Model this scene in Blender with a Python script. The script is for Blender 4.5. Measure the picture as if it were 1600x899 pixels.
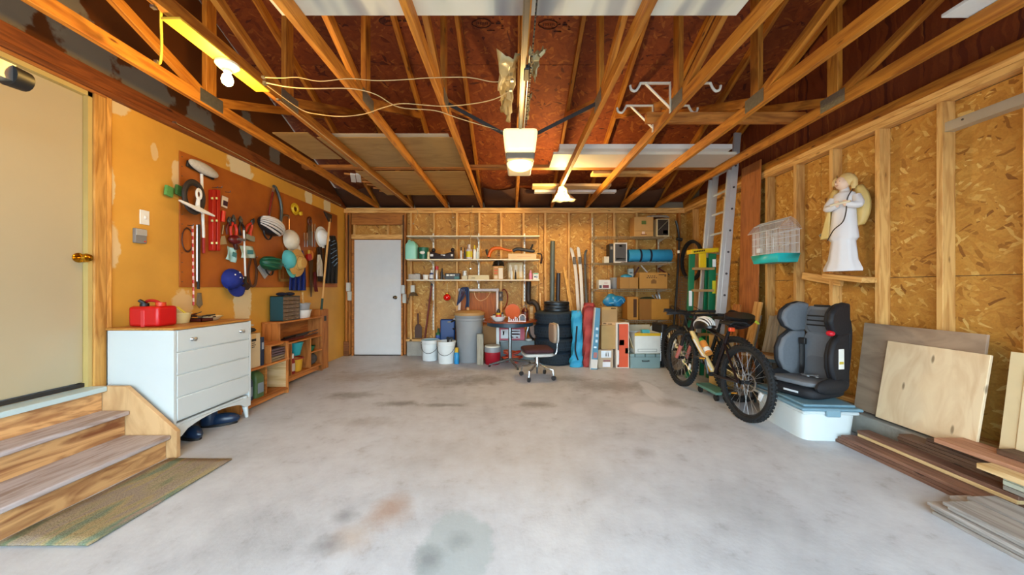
import bpy, math, random
from mathutils import Vector, Matrix
R = math.radians
random.seed(7)
SC = bpy.context.scene
COL = SC.collection
for o in list(bpy.data.objects):
    bpy.data.objects.remove(o)

# ---------------------------------------------------------------- camera
F, CX, CY, H = 531.0, 800.0, 449.5, 1.19      # focal length and centre in photo pixels, eye height in metres
XL, XR, YB, YF = -2.93, 3.0, 5.92, -0.75      # inner faces of the four walls
cam = bpy.data.cameras.new('camera')
cam.sensor_width = 36.0
cam.lens = 36.0 * F / 1600.0
cam.clip_start = 0.02
co = bpy.data.objects.new('camera', cam)
COL.objects.link(co)
co.location = (0, 0, H)
co.rotation_euler = (R(90), 0, 0)
SC.camera = co

# ---------------------------------------------------------------- daylight through the open overhead door, exposure
W = bpy.data.worlds.new('sky')
SC.world = W
W.use_nodes = True
bg = W.node_tree.nodes['Background']
bg.inputs[0].default_value = (0.68, 0.87, 1.0, 1)
bg.inputs[1].default_value = 10.2
SC.view_settings.view_transform = 'Standard'
SC.view_settings.look = 'None'
SC.view_settings.gamma = 1.0
SC.view_settings.use_curve_mapping = False
SC.view_settings.exposure = 0.0
try:
    SC.cycles.use_denoising = True
    SC.cycles.max_bounces = 10
    SC.cycles.diffuse_bounces = 4
    SC.cycles.sample_clamp_indirect = 6.0
except Exception:
    pass
BULB_W, BULB_COL = 34.0, (1.0, 0.60, 0.16)

# ---------------------------------------------------------------- photo pixel -> point on a known plane
def pt(px, py, Y):
    return Vector(((px - CX) / F * Y, Y, H - (py - CY) / F * Y))
def flr(px, py):
    return pt(px, py, F * H / (py - CY))
def lw(px, py, d=0.02):                       # d metres out from the left wall
    return pt(px, py, F * (XL + d) / (px - CX))
def rw(px, py, d=0.0):                        # d metres out from the right stud faces
    return pt(px, py, F * (XR - d) / (px - CX))
def atx(px, py, X):
    return pt(px, py, F * X / (px - CX))
def atz(px, py, Z):
    return pt(px, py, F * (H - Z) / (py - CY))

# ---------------------------------------------------------------- mesh builder
class MB:
    def __init__(s):
        s.v = []; s.f = []
    def add(s, vs, fs, M=None):
        b = len(s.v)
        for p in vs:
            p = Vector(p)
            s.v.append(M @ p if M is not None else p)
        for q in fs:
            s.f.append([i + b for i in q])
        return s
    def box(s, c, d, rz=0, rx=0, ry=0):
        x, y, z = d[0] / 2, d[1] / 2, d[2] / 2
        M = Matrix.Translation(c) @ Matrix.Rotation(rz, 4, 'Z') @ Matrix.Rotation(ry, 4, 'Y') @ Matrix.Rotation(rx, 4, 'X')
        return s.add([(-x,-y,-z),(x,-y,-z),(x,y,-z),(-x,y,-z),(-x,-y,z),(x,-y,z),(x,y,z),(-x,y,z)],
                     [(0,3,2,1),(4,5,6,7),(0,1,5,4),(1,2,6,5),(2,3,7,6),(3,0,4,7)], M)
    def bb(s, x0, x1, y0, y1, z0, z1):
        return s.box(((x0+x1)/2, (y0+y1)/2, (z0+z1)/2), (abs(x1-x0), abs(y1-y0), abs(z1-z0)))
    def bar(s, p0, p1, w, h, up=(0,0,1)):     # square bar from p0 to p1
        p0, p1 = Vector(p0), Vector(p1)
        t = (p1 - p0).normalized(); u = Vector(up)
        a = t.cross(u)
        if a.length < 1e-4: a = t.cross(Vector((1,0,0)))
        a.normalize(); b = a.cross(t)
        vs = []
        for p in (p0, p1):
            for (i, j) in ((-1,-1),(1,-1),(1,1),(-1,1)):
                vs.append(p + a * (i*w/2) + b * (j*h/2))
        return s.add(vs, [(0,1,2,3),(7,6,5,4),(0,4,5,1),(1,5,6,2),(2,6,7,3),(3,7,4,0)])
    def tube(s, pts, r, n=6, closed=False, flat=1.0):
        P = [Vector(p) for p in pts]
        m = len(P)
        rr = r if isinstance(r, (list, tuple)) else [r] * m
        T = []
        for i in range(m):
            if closed: t = P[(i+1) % m] - P[i-1]
            else: t = P[min(i+1, m-1)] - P[max(i-1, 0)]
            T.append(t.normalized() if t.length > 1e-9 else Vector((0,0,1)))
        a = T[0].cross(Vector((0,0,1)))
        if a.length < 1e-3: a = T[0].cross(Vector((1,0,0)))
        a.normalize()
        vs = []
        for i in range(m):
            a = a - T[i] * a.dot(T[i])
            if a.length < 1e-6: a = T[i].orthogonal()
            a.normalize(); b = T[i].cross(a)
            for k in range(n):
                an = 2*math.pi*k/n
                vs.append(P[i] + a*math.cos(an)*rr[i] + b*math.sin(an)*rr[i]*flat)
        fs = []
        for i in range(m if closed else m-1):
            j = (i+1) % m
            for k in range(n):
                l = (k+1) % n
                fs.append((i*n+k, i*n+l, j*n+l, j*n+k))
        if not closed:
            fs.append(tuple(range(n-1, -1, -1)))
            fs.append(tuple(range((m-1)*n, m*n)))
        return s.add(vs, fs)
    def cyl(s, p0, p1, r0, r1=None, n=14):
        return s.tube([p0, p1], [r0, r0 if r1 is None else r1], n)
    def lathe(s, prof, n=18, M=None, c=(0,0,0), sx=1, sy=1):
        vs = []; fs = []
        for (r, z) in prof:
            for k in range(n):
                a = 2*math.pi*k/n
                vs.append((c[0]+r*math.cos(a)*sx, c[1]+r*math.sin(a)*sy, c[2]+z))
        for i in range(len(prof)-1):
            for k in range(n):
                l = (k+1) % n
                fs.append((i*n+k, i*n+l, (i+1)*n+l, (i+1)*n+k))
        if prof[0][0] > 1e-5: fs.append(tuple(range(n-1, -1, -1)))
        if prof[-1][0] > 1e-5: fs.append(tuple(range((len(prof)-1)*n, len(prof)*n)))
        return s.add(vs, fs, M)
    def ell(s, c, r, nu=14, nv=8, M=None, z0=-1.0, z1=1.0):
        pr = []
        t0, t1 = math.asin(max(-1, z0)), math.asin(min(1, z1))
        for i in range(nv+1):
            t = t0 + (t1-t0)*i/nv
            pr.append((max(math.cos(t), 1e-4), math.sin(t)))
        m = MB().lathe(pr, nu)
        T = Matrix.Translation(c) @ (M if M is not None else Matrix.Identity(4)) @ Matrix.Diagonal((r[0], r[1], r[2], 1))
        return s.add(m.v, m.f, T)
    def torus(s, c, Rr, r, M=None, n=28, m=8, a0=0, a1=360, flat=1.0):
        T = Matrix.Translation(c) @ (M if M is not None else Matrix.Identity(4))
        full = abs(a1-a0) >= 360
        k = n if full else n+1
        pts = [Vector((Rr*math.cos(R(a0+(a1-a0)*i/n)), Rr*math.sin(R(a0+(a1-a0)*i/n)), 0)) for i in range(k)]
        q = MB().tube(pts, r, m, closed=full, flat=flat)
        return s.add(q.v, q.f, T)
    def slab(s, pts, vec):                    # polygon swept along vec
        P = [Vector(p) for p in pts]; n = len(P); V = Vector(vec)
        nrm = Vector((0,0,0))
        for i in range(n): nrm += P[i].cross(P[(i+1) % n])
        if nrm.dot(V) > 0: P.reverse()
        return s.add(P + [p + V for p in P], [tuple(range(n)), tuple(range(2*n-1, n-1, -1))] +
                     [(i, n+i, n+(i+1) % n, (i+1) % n) for i in range(n)])
    def grid(s, fn, nu, nv, closed_u=False):
        b = [fn(i/nu, j/nv) for j in range(nv+1) for i in range(nu + (0 if closed_u else 1))]
        w = nu if closed_u else nu+1
        fs = []
        for j in range(nv):
            for i in range(nu):
                k = (i+1) % w
                fs.append((j*w+i, j*w+k, (j+1)*w+k, (j+1)*w+i))
        return s.add(b, fs)
    def obj(s, name, mat, parent=None, w=True, bev=0, sub=0, solid=0, ang=38, loc=None):
        """one mesh object; vertices are world coordinates when w, else local to the parent"""
        vs = s.v
        if parent is not None and w:
            Mi = MAT0[parent.name].inverted()
            vs = [Mi @ p for p in vs]
        org = Vector((0,0,0))
        if parent is None and w and name not in ('floor', 'driveway') and not name.startswith(('wall_', 'ceiling')):
            xs = [p.x for p in vs]; ys = [p.y for p in vs]; zs = [p.z for p in vs]
            org = Vector(((min(xs)+max(xs))/2, (min(ys)+max(ys))/2, min(zs)))
            vs = [p - org for p in vs]
        me = bpy.data.meshes.new(name)
        me.from_pydata([tuple(p) for p in vs], [], s.f)
        me.materials.append(mat)
        if ang:
            me.polygons.foreach_set('use_smooth', [True]*len(me.polygons))
            me.set_sharp_from_angle(angle=R(ang))
        me.update()
        o = bpy.data.objects.new(name, me)
        COL.objects.link(o)
        o.location = org if loc is None else loc
        if parent is not None: o.parent = parent
        if sub:
            m = o.modifiers.new('subdivision', 'SUBSURF'); m.levels = m.render_levels = sub
        if solid:
            m = o.modifiers.new('solidify', 'SOLIDIFY'); m.thickness = solid; m.offset = 0
        if bev:
            m = o.modifiers.new('bevel', 'BEVEL'); m.width = bev; m.segments = 2; m.limit_method = 'ANGLE'; m.angle_limit = R(35)
        MAT0[o.name] = Matrix.Translation(o.location) if parent is None else MAT0[parent.name] @ Matrix.Translation(o.location)
        return o
MAT0 = {}

def tag(o, label, cat, group=None):
    o['label'] = label; o['category'] = cat
    if group: o['group'] = group
    return o
def thing(name, label, cat, loc=(0,0,0), rz=0, group=None, rx=0, ry=0):
    o = bpy.data.objects.new(name, None)
    o.empty_display_size = 0.05
    COL.objects.link(o)
    o.location = loc; o.rotation_euler = (rx, ry, rz)
    MAT0[o.name] = Matrix.Translation(loc) @ Matrix.Rotation(rz, 4, 'Z') @ Matrix.Rotation(ry, 4, 'Y') @ Matrix.Rotation(rx, 4, 'X')
    return tag(o, label, cat, group)
def struct(o):
    o['kind'] = 'structure'
    return o
def lumber(name, p0, p1, w, h, mat, parent=None, up=(0,0,1), bev=0.003):
    """a board with its own x axis along its length; w across, h along up"""
    p0, p1 = Vector(p0), Vector(p1)
    t = (p1-p0).normalized(); a = Vector(up).cross(t)
    if a.length < 1e-4: a = Vector((0,1,0)).cross(t)
    a.normalize(); b = t.cross(a)
    L = (p1-p0).length
    o = MB().box((0,0,0), (L, w, h)).obj(name, mat, None, w=False, bev=bev)
    M = Matrix.Translation((p0+p1)/2) @ Matrix((t, a, b)).transposed().to_4x4()
    if parent is not None:
        o.parent = parent
        M = MAT0[parent.name].inverted() @ M
    o.matrix_local = M
    MAT0[o.name] = M if parent is None else MAT0[parent.name] @ M
    return o
def panel(name, c, ex, ey, sx, sy, th, mat, parent=None, bev=0.002):
    """sheet: local x along ex, local y along ey, th thick"""
    ex = Vector(ex).normalized(); ey = Vector(ey).normalized(); ez = ex.cross(ey)
    o = MB().box((0,0,0), (sx, sy, th)).obj(name, mat, None, w=False, bev=bev)
    M = Matrix.Translation(c) @ Matrix((ex, ey, ez)).transposed().to_4x4()
    if parent is not None:
        o.parent = parent
        M = MAT0[parent.name].inverted() @ M
    o.matrix_local = M
    MAT0[o.name] = M if parent is None else MAT0[parent.name] @ M
    return o
def copy_tree(o, parent=None):
    c = o.copy(); COL.objects.link(c)
    if parent is not None: c.parent = parent
    for ch in o.children: copy_tree(ch, c)
    return c

# ---------------------------------------------------------------- procedural materials
def lin(h):
    if isinstance(h, str):
        h = h.lstrip('#')
        c = [int(h[i:i+2], 16)/255 for i in (0, 2, 4)]
        return tuple(x/12.92 if x <= 0.04045 else ((x+0.055)/1.055)**2.4 for x in c)
    return h
MC = {}
def _new(name):
    m = bpy.data.materials.new(name); m.use_nodes = True
    nt = m.node_tree
    return m, nt, nt.nodes['Principled BSDF']
def N(nt, t, **kw):
    n = nt.nodes.new(t)
    for k, v in kw.items():
        if k.startswith('i_'): n.inputs[k[2:]].default_value = v
        else: setattr(n, k, v)
    return n
def mat(col, rough=0.55, metal=0.0, var=0.10, scale=9.0, bump=0.0, alpha=1.0, trans=0.0, emit=0.0, ecol=None, sheen=0.0, bscale=60):
    key = (col, rough, metal, var, scale, bump, alpha, trans, emit, ecol)
    if key in MC: return MC[key]
    c = lin(col)
    m, nt, b = _new('m_%03d' % len(MC))
    L = nt.links.new
    tc = N(nt, 'ShaderNodeTexCoord')
    nz = N(nt, 'ShaderNodeTexNoise'); nz.inputs['Scale'].default_value = scale; nz.inputs['Detail'].default_value = 4
    L(tc.outputs['Object'], nz.inputs['Vector'])
    mx = N(nt, 'ShaderNodeMix', data_type='RGBA')
    mx.inputs['A'].default_value = (*[x*(1-var) for x in c], 1)
    mx.inputs['B'].default_value = (*[min(1, x*(1+var)) for x in c], 1)
    L(nz.outputs['Fac'], mx.inputs['Factor'])
    L(mx.outputs['Result'], b.inputs['Base Color'])
    b.inputs['Roughness'].default_value = rough
    b.inputs['Metallic'].default_value = metal
    if alpha < 1: b.inputs['Alpha'].default_value = alpha
    if trans: b.inputs['Transmission Weight'].default_value = trans
    if emit:
        b.inputs['Emission Color'].default_value = (*(lin(ecol) if ecol else c), 1)
        b.inputs['Emission Strength'].default_value = emit
    if bump:
        n2 = N(nt, 'ShaderNodeTexNoise'); n2.inputs['Scale'].default_value = bscale
        L(tc.outputs['Object'], n2.inputs['Vector'])
        bp = N(nt, 'ShaderNodeBump'); bp.inputs['Strength'].default_value = bump; bp.inputs['Distance'].default_value = 0.01
        L(n2.outputs['Fac'], bp.inputs['Height']); L(bp.outputs['Normal'], b.inputs['Normal'])
    MC[key] = m
    return m
def ramp(nt, stops, interp='LINEAR'):
    r = N(nt, 'ShaderNodeValToRGB'); r.color_ramp.interpolation = interp
    e = r.color_ramp.elements
    while len(e) < len(stops): e.new(0.5)
    for i, (p, c) in enumerate(stops):
        e[i].position = p; e[i].color = (*lin(c), 1)
    return r
def rnd_coord(nt, amount=13.0):
    tc = N(nt, 'ShaderNodeTexCoord'); oi = N(nt, 'ShaderNodeObjectInfo')
    m = N(nt, 'ShaderNodeMath', operation='MULTIPLY'); m.inputs[1].default_value = amount
    nt.links.new(oi.outputs['Random'], m.inputs[0])
    a = N(nt, 'ShaderNodeVectorMath', operation='ADD')
    nt.links.new(tc.outputs['Object'], a.inputs[0]); nt.links.new(m.outputs[0], a.inputs[1])
    return a.outputs[0], oi.outputs['Random']
def wood(light, dark, axis='x', rough=0.62, knots=True, stretch=9.0, scale=1.0, tone=0.18, contrast=1.0, name='wood'):
    key = ('wood', light, dark, axis, rough, knots, stretch, scale, tone)
    if key in MC: return MC[key]
    m, nt, b = _new(name); L = nt.links.new
    co_, rn = rnd_coord(nt)
    mp = N(nt, 'ShaderNodeMapping')
    k = {'x': (1, stretch, stretch), 'y': (stretch, 1, stretch), 'z': (stretch, stretch, 1)}[axis]
    mp.inputs['Scale'].default_value = [q*scale for q in k]
    L(co_, mp.inputs['Vector'])
    nz = N(nt, 'ShaderNodeTexNoise'); nz.inputs['Scale'].default_value = 2.2; nz.inputs['Detail'].default_value = 6; nz.inputs['Distortion'].default_value = 1.6
    L(mp.outputs[0], nz.inputs['Vector'])
    mid = tuple((a+c)/2 for a, c in zip(lin(light), lin(dark)))
    r = ramp(nt, [(0.28, dark), (0.44, mid), (0.58, light), (0.75, light)])
    L(nz.outputs['Fac'], r.inputs[0])
    out = r.outputs[0]
    if knots:
        v = N(nt, 'ShaderNodeTexVoronoi'); v.inputs['Scale'].default_value = 3.1
        mp2 = N(nt, 'ShaderNodeMapping')
        k2 = {'x': (.9, 3, 3), 'y': (3, .9, 3), 'z': (3, 3, .9)}[axis]
        mp2.inputs['Scale'].default_value = k2
        L(co_, mp2.inputs['Vector']); L(mp2.outputs[0], v.inputs['Vector'])
        r2 = ramp(nt, [(0.05, (1,1,1)), (0.10, (0,0,0))])
        L(v.outputs['Distance'], r2.inputs[0])
        mk = N(nt, 'ShaderNodeMix', data_type='RGBA'); mk.inputs['B'].default_value = (*[q*0.42 for q in lin(dark)], 1)
        L(r2.outputs[0], mk.inputs['Factor']); L(out, mk.inputs['A'])
        out = mk.outputs['Result']
    hs = N(nt, 'ShaderNodeHueSaturation')
    mr = N(nt, 'ShaderNodeMapRange'); mr.inputs['To Min'].default_value = 1-tone; mr.inputs['To Max'].default_value = 1+tone
    L(rn, mr.inputs['Value']); L(mr.outputs[0], hs.inputs['Value']); L(out, hs.inputs['Color'])
    L(hs.outputs[0], b.inputs['Base Color'])
    b.inputs['Roughness'].default_value = rough
    bp = N(nt, 'ShaderNodeBump'); bp.inputs['Strength'].default_value = 0.15; bp.inputs['Distance'].default_value = 0.004
    L(nz.outputs['Fac'], bp.inputs['Height']); L(bp.outputs['Normal'], b.inputs['Normal'])
    MC[key] = m
    return m
def osb(name, cols, big=1.0, rough=0.6):
    key = ('osb', name)
    if key in MC: return MC[key]
    m, nt, b = _new(name); L = nt.links.new
    co_, rn = rnd_coord(nt)
    nz = N(nt, 'ShaderNodeTexNoise'); nz.inputs['Scale'].default_value = 5; nz.inputs['Detail'].default_value = 2
    L(co_, nz.inputs['Vector'])
    wv = N(nt, 'ShaderNodeVectorMath', operation='MULTIPLY_ADD'); wv.inputs[1].default_value = (.10, .10, .02)
    L(nz.outputs['Color'], wv.inputs[0]); L(co_, wv.inputs[2])
    layers = []
    for ang, s in ((18, (7, 30, 1)), (-28, (9, 34, 1)), (64, (10, 30, 1))):
        mp0 = N(nt, 'ShaderNodeMapping'); mp0.inputs['Rotation'].default_value = (0, 0, R(ang))
        mp = N(nt, 'ShaderNodeMapping'); mp.inputs['Scale'].default_value = (s[0]*big, s[1]*big, 1)
        L(wv.outputs[0], mp0.inputs['Vector']); L(mp0.outputs[0], mp.inputs['Vector'])
        v = N(nt, 'ShaderNodeTexVoronoi'); v.voronoi_dimensions = '2D'; v.inputs['Scale'].default_value = 1.0
        L(mp.outputs[0], v.inputs['Vector'])
        layers.append(v)
    sp = []
    for v in layers:
        q = N(nt, 'ShaderNodeSeparateColor'); L(v.outputs['Color'], q.inputs[0]); sp.append(q)
    def pick(a, bb, fac, thr):
        g = N(nt, 'ShaderNodeMath', operation='GREATER_THAN'); g.inputs[1].default_value = thr
        L(fac, g.inputs[0])
        x = N(nt, 'ShaderNodeMix', data_type='FLOAT'); L(g.outputs[0], x.inputs['Factor']); L(a, x.inputs['A']); L(bb, x.inputs['B'])
        return x.outputs['Result']
    val = pick(sp[0].outputs[0], sp[1].outputs[0], sp[1].outputs[1], 0.55)
    val = pick(val, sp[2].outputs[0], sp[2].outputs[1], 0.72)
    r = ramp(nt, list(zip((0.0, 0.04, 0.12, 0.55, 0.88, 0.97), cols)))
    L(val, r.inputs[0])
    fz = N(nt, 'ShaderNodeTexNoise'); fz.inputs['Scale'].default_value = 90; L(co_, fz.inputs['Vector'])
    mm = N(nt, 'ShaderNodeMix', data_type='RGBA', blend_type='MULTIPLY'); mm.inputs['Factor'].default_value = 0.35
    fr = ramp(nt, [(0.3, (.6,.6,.6)), (0.6, (1,1,1))]); L(fz.outputs['Fac'], fr.inputs[0])
    L(r.outputs[0], mm.inputs['A']); L(fr.outputs[0], mm.inputs['B'])
    L(mm.outputs['Result'], b.inputs['Base Color'])
    b.inputs['Roughness'].default_value = rough
    bp = N(nt, 'ShaderNodeBump'); bp.inputs['Strength'].default_value = 0.2; bp.inputs['Distance'].default_value = 0.004
    L(val, bp.inputs['Height']); L(bp.outputs['Normal'], b.inputs['Normal'])
    MC[key] = m
    return m
def concrete(name, base, stains, rough=0.5):
    m, nt, b = _new(name); L = nt.links.new
    tc = N(nt, 'ShaderNodeTexCoord')
    n1 = N(nt, 'ShaderNodeTexNoise'); n1.inputs['Scale'].default_value = 0.9; n1.inputs['Detail'].default_value = 8; n1.inputs['Roughness'].default_value = 0.62
    L(tc.outputs['Object'], n1.inputs['Vector'])
    c = lin(base)
    r = ramp(nt, [(0.30, tuple(x*0.72 for x in c)), (0.48, c), (0.70, tuple(min(1, x*1.10) for x in c))])
    L(n1.outputs['Fac'], r.inputs[0])
    out = r.outputs[0]
    n2 = N(nt, 'ShaderNodeTexNoise'); n2.inputs['Scale'].default_value = 7; n2.inputs['Detail'].default_value = 8; n2.inputs['Roughness'].default_value = .7
    L(tc.outputs['Object'], n2.inputs['Vector'])
    sm = ramp(nt, [(0.30, (.60,.58,.57)), (0.42, (.88,.87,.88)), (0.6, (1,1,1))]); L(n2.outputs['Fac'], sm.inputs[0])
    mm = N(nt, 'ShaderNodeMix', data_type='RGBA', blend_type='MULTIPLY'); mm.inputs['Factor'].default_value = 0.75
    L(out, mm.inputs['A']); L(sm.outputs[0], mm.inputs['B']); out = mm.outputs['Result']
    for (x, y, rx_, ry_, col, amt, edge) in stains:
        mp = N(nt, 'ShaderNodeMapping'); mp.vector_type = 'TEXTURE'
        mp.inputs['Location'].default_value = (x, y, 0); mp.inputs['Scale'].default_value = (rx_, ry_, 1)
        L(tc.outputs['Object'], mp.inputs['Vector'])
        ln = N(nt, 'ShaderNodeVectorMath', operation='LENGTH'); L(mp.outputs[0], ln.inputs[0])
        nn = N(nt, 'ShaderNodeMath', operation='MULTIPLY_ADD'); nn.inputs[1].default_value = 1.5 if edge > .3 else 0.9; L(n2.outputs['Fac'], nn.inputs[0]); L(ln.outputs['Value'], nn.inputs[2])
        rr = ramp(nt, [(max(0, 0.74-edge/2), (amt, amt, amt)), (min(1, 0.74+edge/2), (0,0,0))])
        sc = N(nt, 'ShaderNodeMath', operation='MULTIPLY'); sc.inputs[1].default_value = 0.5
        L(nn.outputs[0], sc.inputs[0]); L(sc.outputs[0], rr.inputs[0])
        mx = N(nt, 'ShaderNodeMix', data_type='RGBA'); mx.inputs['B'].default_value = (*lin(col), 1)
        L(rr.outputs[0], mx.inputs['Factor']); L(out, mx.inputs['A']); out = mx.outputs['Result']
    L(out, b.inputs['Base Color'])
    b.inputs['Roughness'].default_value = rough
    b.inputs['Specular IOR Level'].default_value = 0.35
    n3 = N(nt, 'ShaderNodeTexNoise'); n3.inputs['Scale'].default_value = 55; n3.inputs['Detail'].default_value = 4
    L(tc.outputs['Object'], n3.inputs['Vector'])
    bp = N(nt, 'ShaderNodeBump'); bp.inputs['Strength'].default_value = 0.08; bp.inputs['Distance'].default_value = 0.01
    L(n3.outputs['Fac'], bp.inputs['Height']); L(bp.outputs['Normal'], b.inputs['Normal'])
    return m
def paint_wall(name, base, patch, spots, axis=0):
    """ochre wall with pale filler patches at given (y, z, ry, rz)"""
    m, nt, b = _new(name); L = nt.links.new
    tc = N(nt, 'ShaderNodeTexCoord')
    n1 = N(nt, 'ShaderNodeTexNoise'); n1.inputs['Scale'].default_value = 1.6; n1.inputs['Detail'].default_value = 6
    L(tc.outputs['Object'], n1.inputs['Vector'])
    c = lin(base)
    r = ramp(nt, [(0.3, tuple(x*0.82 for x in c)), (0.65, tuple(min(1, x*1.12) for x in c))]); L(n1.outputs['Fac'], r.inputs[0])
    out = r.outputs[0]
    n2 = N(nt, 'ShaderNodeTexNoise'); n2.inputs['Scale'].default_value = 14; n2.inputs['Detail'].default_value = 4
    L(tc.outputs['Object'], n2.inputs['Vector'])
    for (y, z, ry_, rz_, amt) in spots:
        mp = N(nt, 'ShaderNodeMapping'); mp.vector_type = 'TEXTURE'
        mp.inputs['Location'].default_value = (XL, y, z); mp.inputs['Scale'].default_value = (1, ry_, rz_)
        L(tc.outputs['Object'], mp.inputs['Vector'])
        pw = N(nt, 'ShaderNodeVectorMath', operation='MULTIPLY'); L(mp.outputs[0], pw.inputs[0]); pw.inputs[1].default_value = (0, 1, 1)
        ln = N(nt, 'ShaderNodeVectorMath', operation='LENGTH'); L(pw.outputs[0], ln.inputs[0])
        nn = N(nt, 'ShaderNodeMath', operation='MULTIPLY_ADD'); nn.inputs[1].default_value = 1.1; L(n2.outputs['Fac'], nn.inputs[0]); L(ln.outputs['Value'], nn.inputs[2])
        rr = ramp(nt, [(0.72, (amt,)*3), (0.80, (0,0,0))])
        sc = N(nt, 'ShaderNodeMath', operation='MULTIPLY'); sc.inputs[1].default_value = 0.5
        L(nn.outputs[0], sc.inputs[0]); L(sc.outputs[0], rr.inputs[0])
        mx = N(nt, 'ShaderNodeMix', data_type='RGBA'); mx.inputs['B'].default_value = (*lin(patch), 1)
        L(rr.outputs[0], mx.inputs['Factor']); L(out, mx.inputs['A']); out = mx.outputs['Result']
    L(out, b.inputs['Base Color']); b.inputs['Roughness'].default_value = 0.55
    return m

PINE = wood('#dcac66', '#b07636', name='pine framing')
PINE_D = wood('#b9752f', '#7d4414', name='dark pine framing')
PINE_P = wood('#e8c792', '#c89a58', name='pale pine')
OSBM = osb('oriented strand board', ['#885620', '#a6702a', '#b88035', '#be8839', '#c79444', '#dbb468'], 1.6)
TRUSS = wood('#bd7a26', '#8a4a0e', name='aged truss pine')
TRIMD = wood('#8a4a1c', '#5c2a0c', name='dark stained trim')
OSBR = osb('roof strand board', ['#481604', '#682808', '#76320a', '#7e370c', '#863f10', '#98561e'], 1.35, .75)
# ================================================================ THE SHELL
STAINS = [  # x, y, radius x, radius y, colour, amount, softness
    (-.65, 1.82, .13, .15, '#a8866c', .62, .5), (-.76, 1.62, .11, .12, '#b8a490', .5, .5),
    (-.26, 1.54, .16, .26, '#a6b2b6', .75, .10), (-.37, 1.49, .07, .09, '#6d7478', .6, .5), (-.25, 1.60, .07, .06, '#7d868a', .5, .5),
    (-.87, 1.77, .08, .06, '#747478', .55, .5), (-.86, 1.56, .10, .07, '#747478', .55, .5),
    (-1.15, 4.75, .6, .30, '#8f7860', .50, .5), (-.80, 4.25, .35, .22, '#6e655f', .5, .5), (-.40, 4.40, .36, .24, '#6a625c', .55, .5),
    (-1.79, 3.75, .30, .14, '#5a5552', .5, .45), (-1.18, 3.48, .22, .10, '#5d5855', .65, .4), (-.69, 3.44, .26, .06, '#5d5855', .6, .4), (-1.3, 3.0, .3, .12, '#8d8682', .4, .5),
    (.24, 3.44, .22, .10, '#66605d', .6, .45), (1.25, 4.10, .55, .30, '#7a7472', .55, .4), (.75, 4.45, .3, .16, '#6c6560', .5, .5), (-2.0, 4.55, .5, .3, '#937c66', .45, .5),
    (1.64, 4.00, .08, .28, '#d6d8de', .8, .14), (1.56, 3.66, .06, .34, '#d6d8de', .8, .14), (1.42, 3.32, .25, .19, '#d6d8de', .8, .14), (1.62, 3.50, .16, .16, '#86827f', .5, .4),
    (.95, 2.45, .09, .08, '#8d8a8d', .45, .5), (1.6, 2.9, .16, .1, '#97959a', .4, .5), (-.1, 2.4, .8, .5, '#c6bcae', .3, .6),
]
FLOORM = concrete('worn garage concrete', '#c3c7cd', STAINS, 0.47)
floor = struct(MB().bb(-4.2, 4.2, YF-0.05, 7.0, -0.12, 0.0).obj('floor', FLOORM, ang=0))
DRIVEM = concrete('driveway concrete', '#b8b6b2', [], 0.8)
drive = struct(MB().bb(-30, 30, -40, YF-0.05, -0.14, -0.02).obj('driveway', DRIVEM, ang=0))

# left wall: painted board with an opening for the entry door, gable above
DY0, DY1, DZ0, DZ1 = 1.47, 2.37, 0.50, 2.545
def roofz(y):                                 # underside of the roof boards
    return 2.70 + 0.42 * ((6.0 - y) if y > 2.6 else (y + 0.8))
def L2(px, py):
    p = lw(px, py, 0); return p.y, p.z
SPOTS = []; GSPOTS = []
for (px, py, a, b_, amt) in ((168, 288, .05, .17, .8), (172, 384, .07, .17, .6), (376, 262, .17, .15, .9), (482, 308, .09, .20, .9), (511, 322, .10, .18, .9),
                             (241, 237, .03, .07, .5), (379, 470, .12, .38, .75), (285, 478, .10, .14, .45), (277, 275, .05, .16, .6), (180, 165, .09, .06, .7), (207, 152, .1, .05, .7)):
    y, z = L2(px, py); SPOTS.append((y, z, a, b_, amt))
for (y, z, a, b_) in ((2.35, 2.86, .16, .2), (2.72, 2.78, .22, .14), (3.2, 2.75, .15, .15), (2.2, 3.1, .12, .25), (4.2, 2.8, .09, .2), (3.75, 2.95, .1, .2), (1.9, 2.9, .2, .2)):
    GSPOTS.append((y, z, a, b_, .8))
WALLM = paint_wall('ochre painted board', '#d39a3c', '#e2d3ac', SPOTS)
def wl(m, y0, y1, z0, z1): m.bb(XL-0.12, XL, y0, y1, z0, z1)
m = MB()
wl(m, YF-.1, DY0, 0, 2.58); wl(m, DY0, DY1, 0, DZ0); wl(m, DY0, DY1, DZ1, 2.58); wl(m, DY1, YB+.14, 0, 2.58)
wall_left = struct(m.obj('wall_left', WALLM, ang=0))
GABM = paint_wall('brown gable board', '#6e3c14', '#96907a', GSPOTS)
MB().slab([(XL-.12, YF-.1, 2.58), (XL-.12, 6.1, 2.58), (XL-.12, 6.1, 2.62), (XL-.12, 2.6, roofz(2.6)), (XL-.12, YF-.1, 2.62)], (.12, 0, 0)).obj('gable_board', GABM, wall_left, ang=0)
t = struct(lumber('trim_1', (XL+.012, YF, 2.66), (XL+.012, YB, 2.66), .024, .11, TRIMD))
t = struct(lumber('trim_2', (XL+.02, YF, 2.58), (XL+.02, YB, 2.58), .04, .035, TRIMD))

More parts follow.
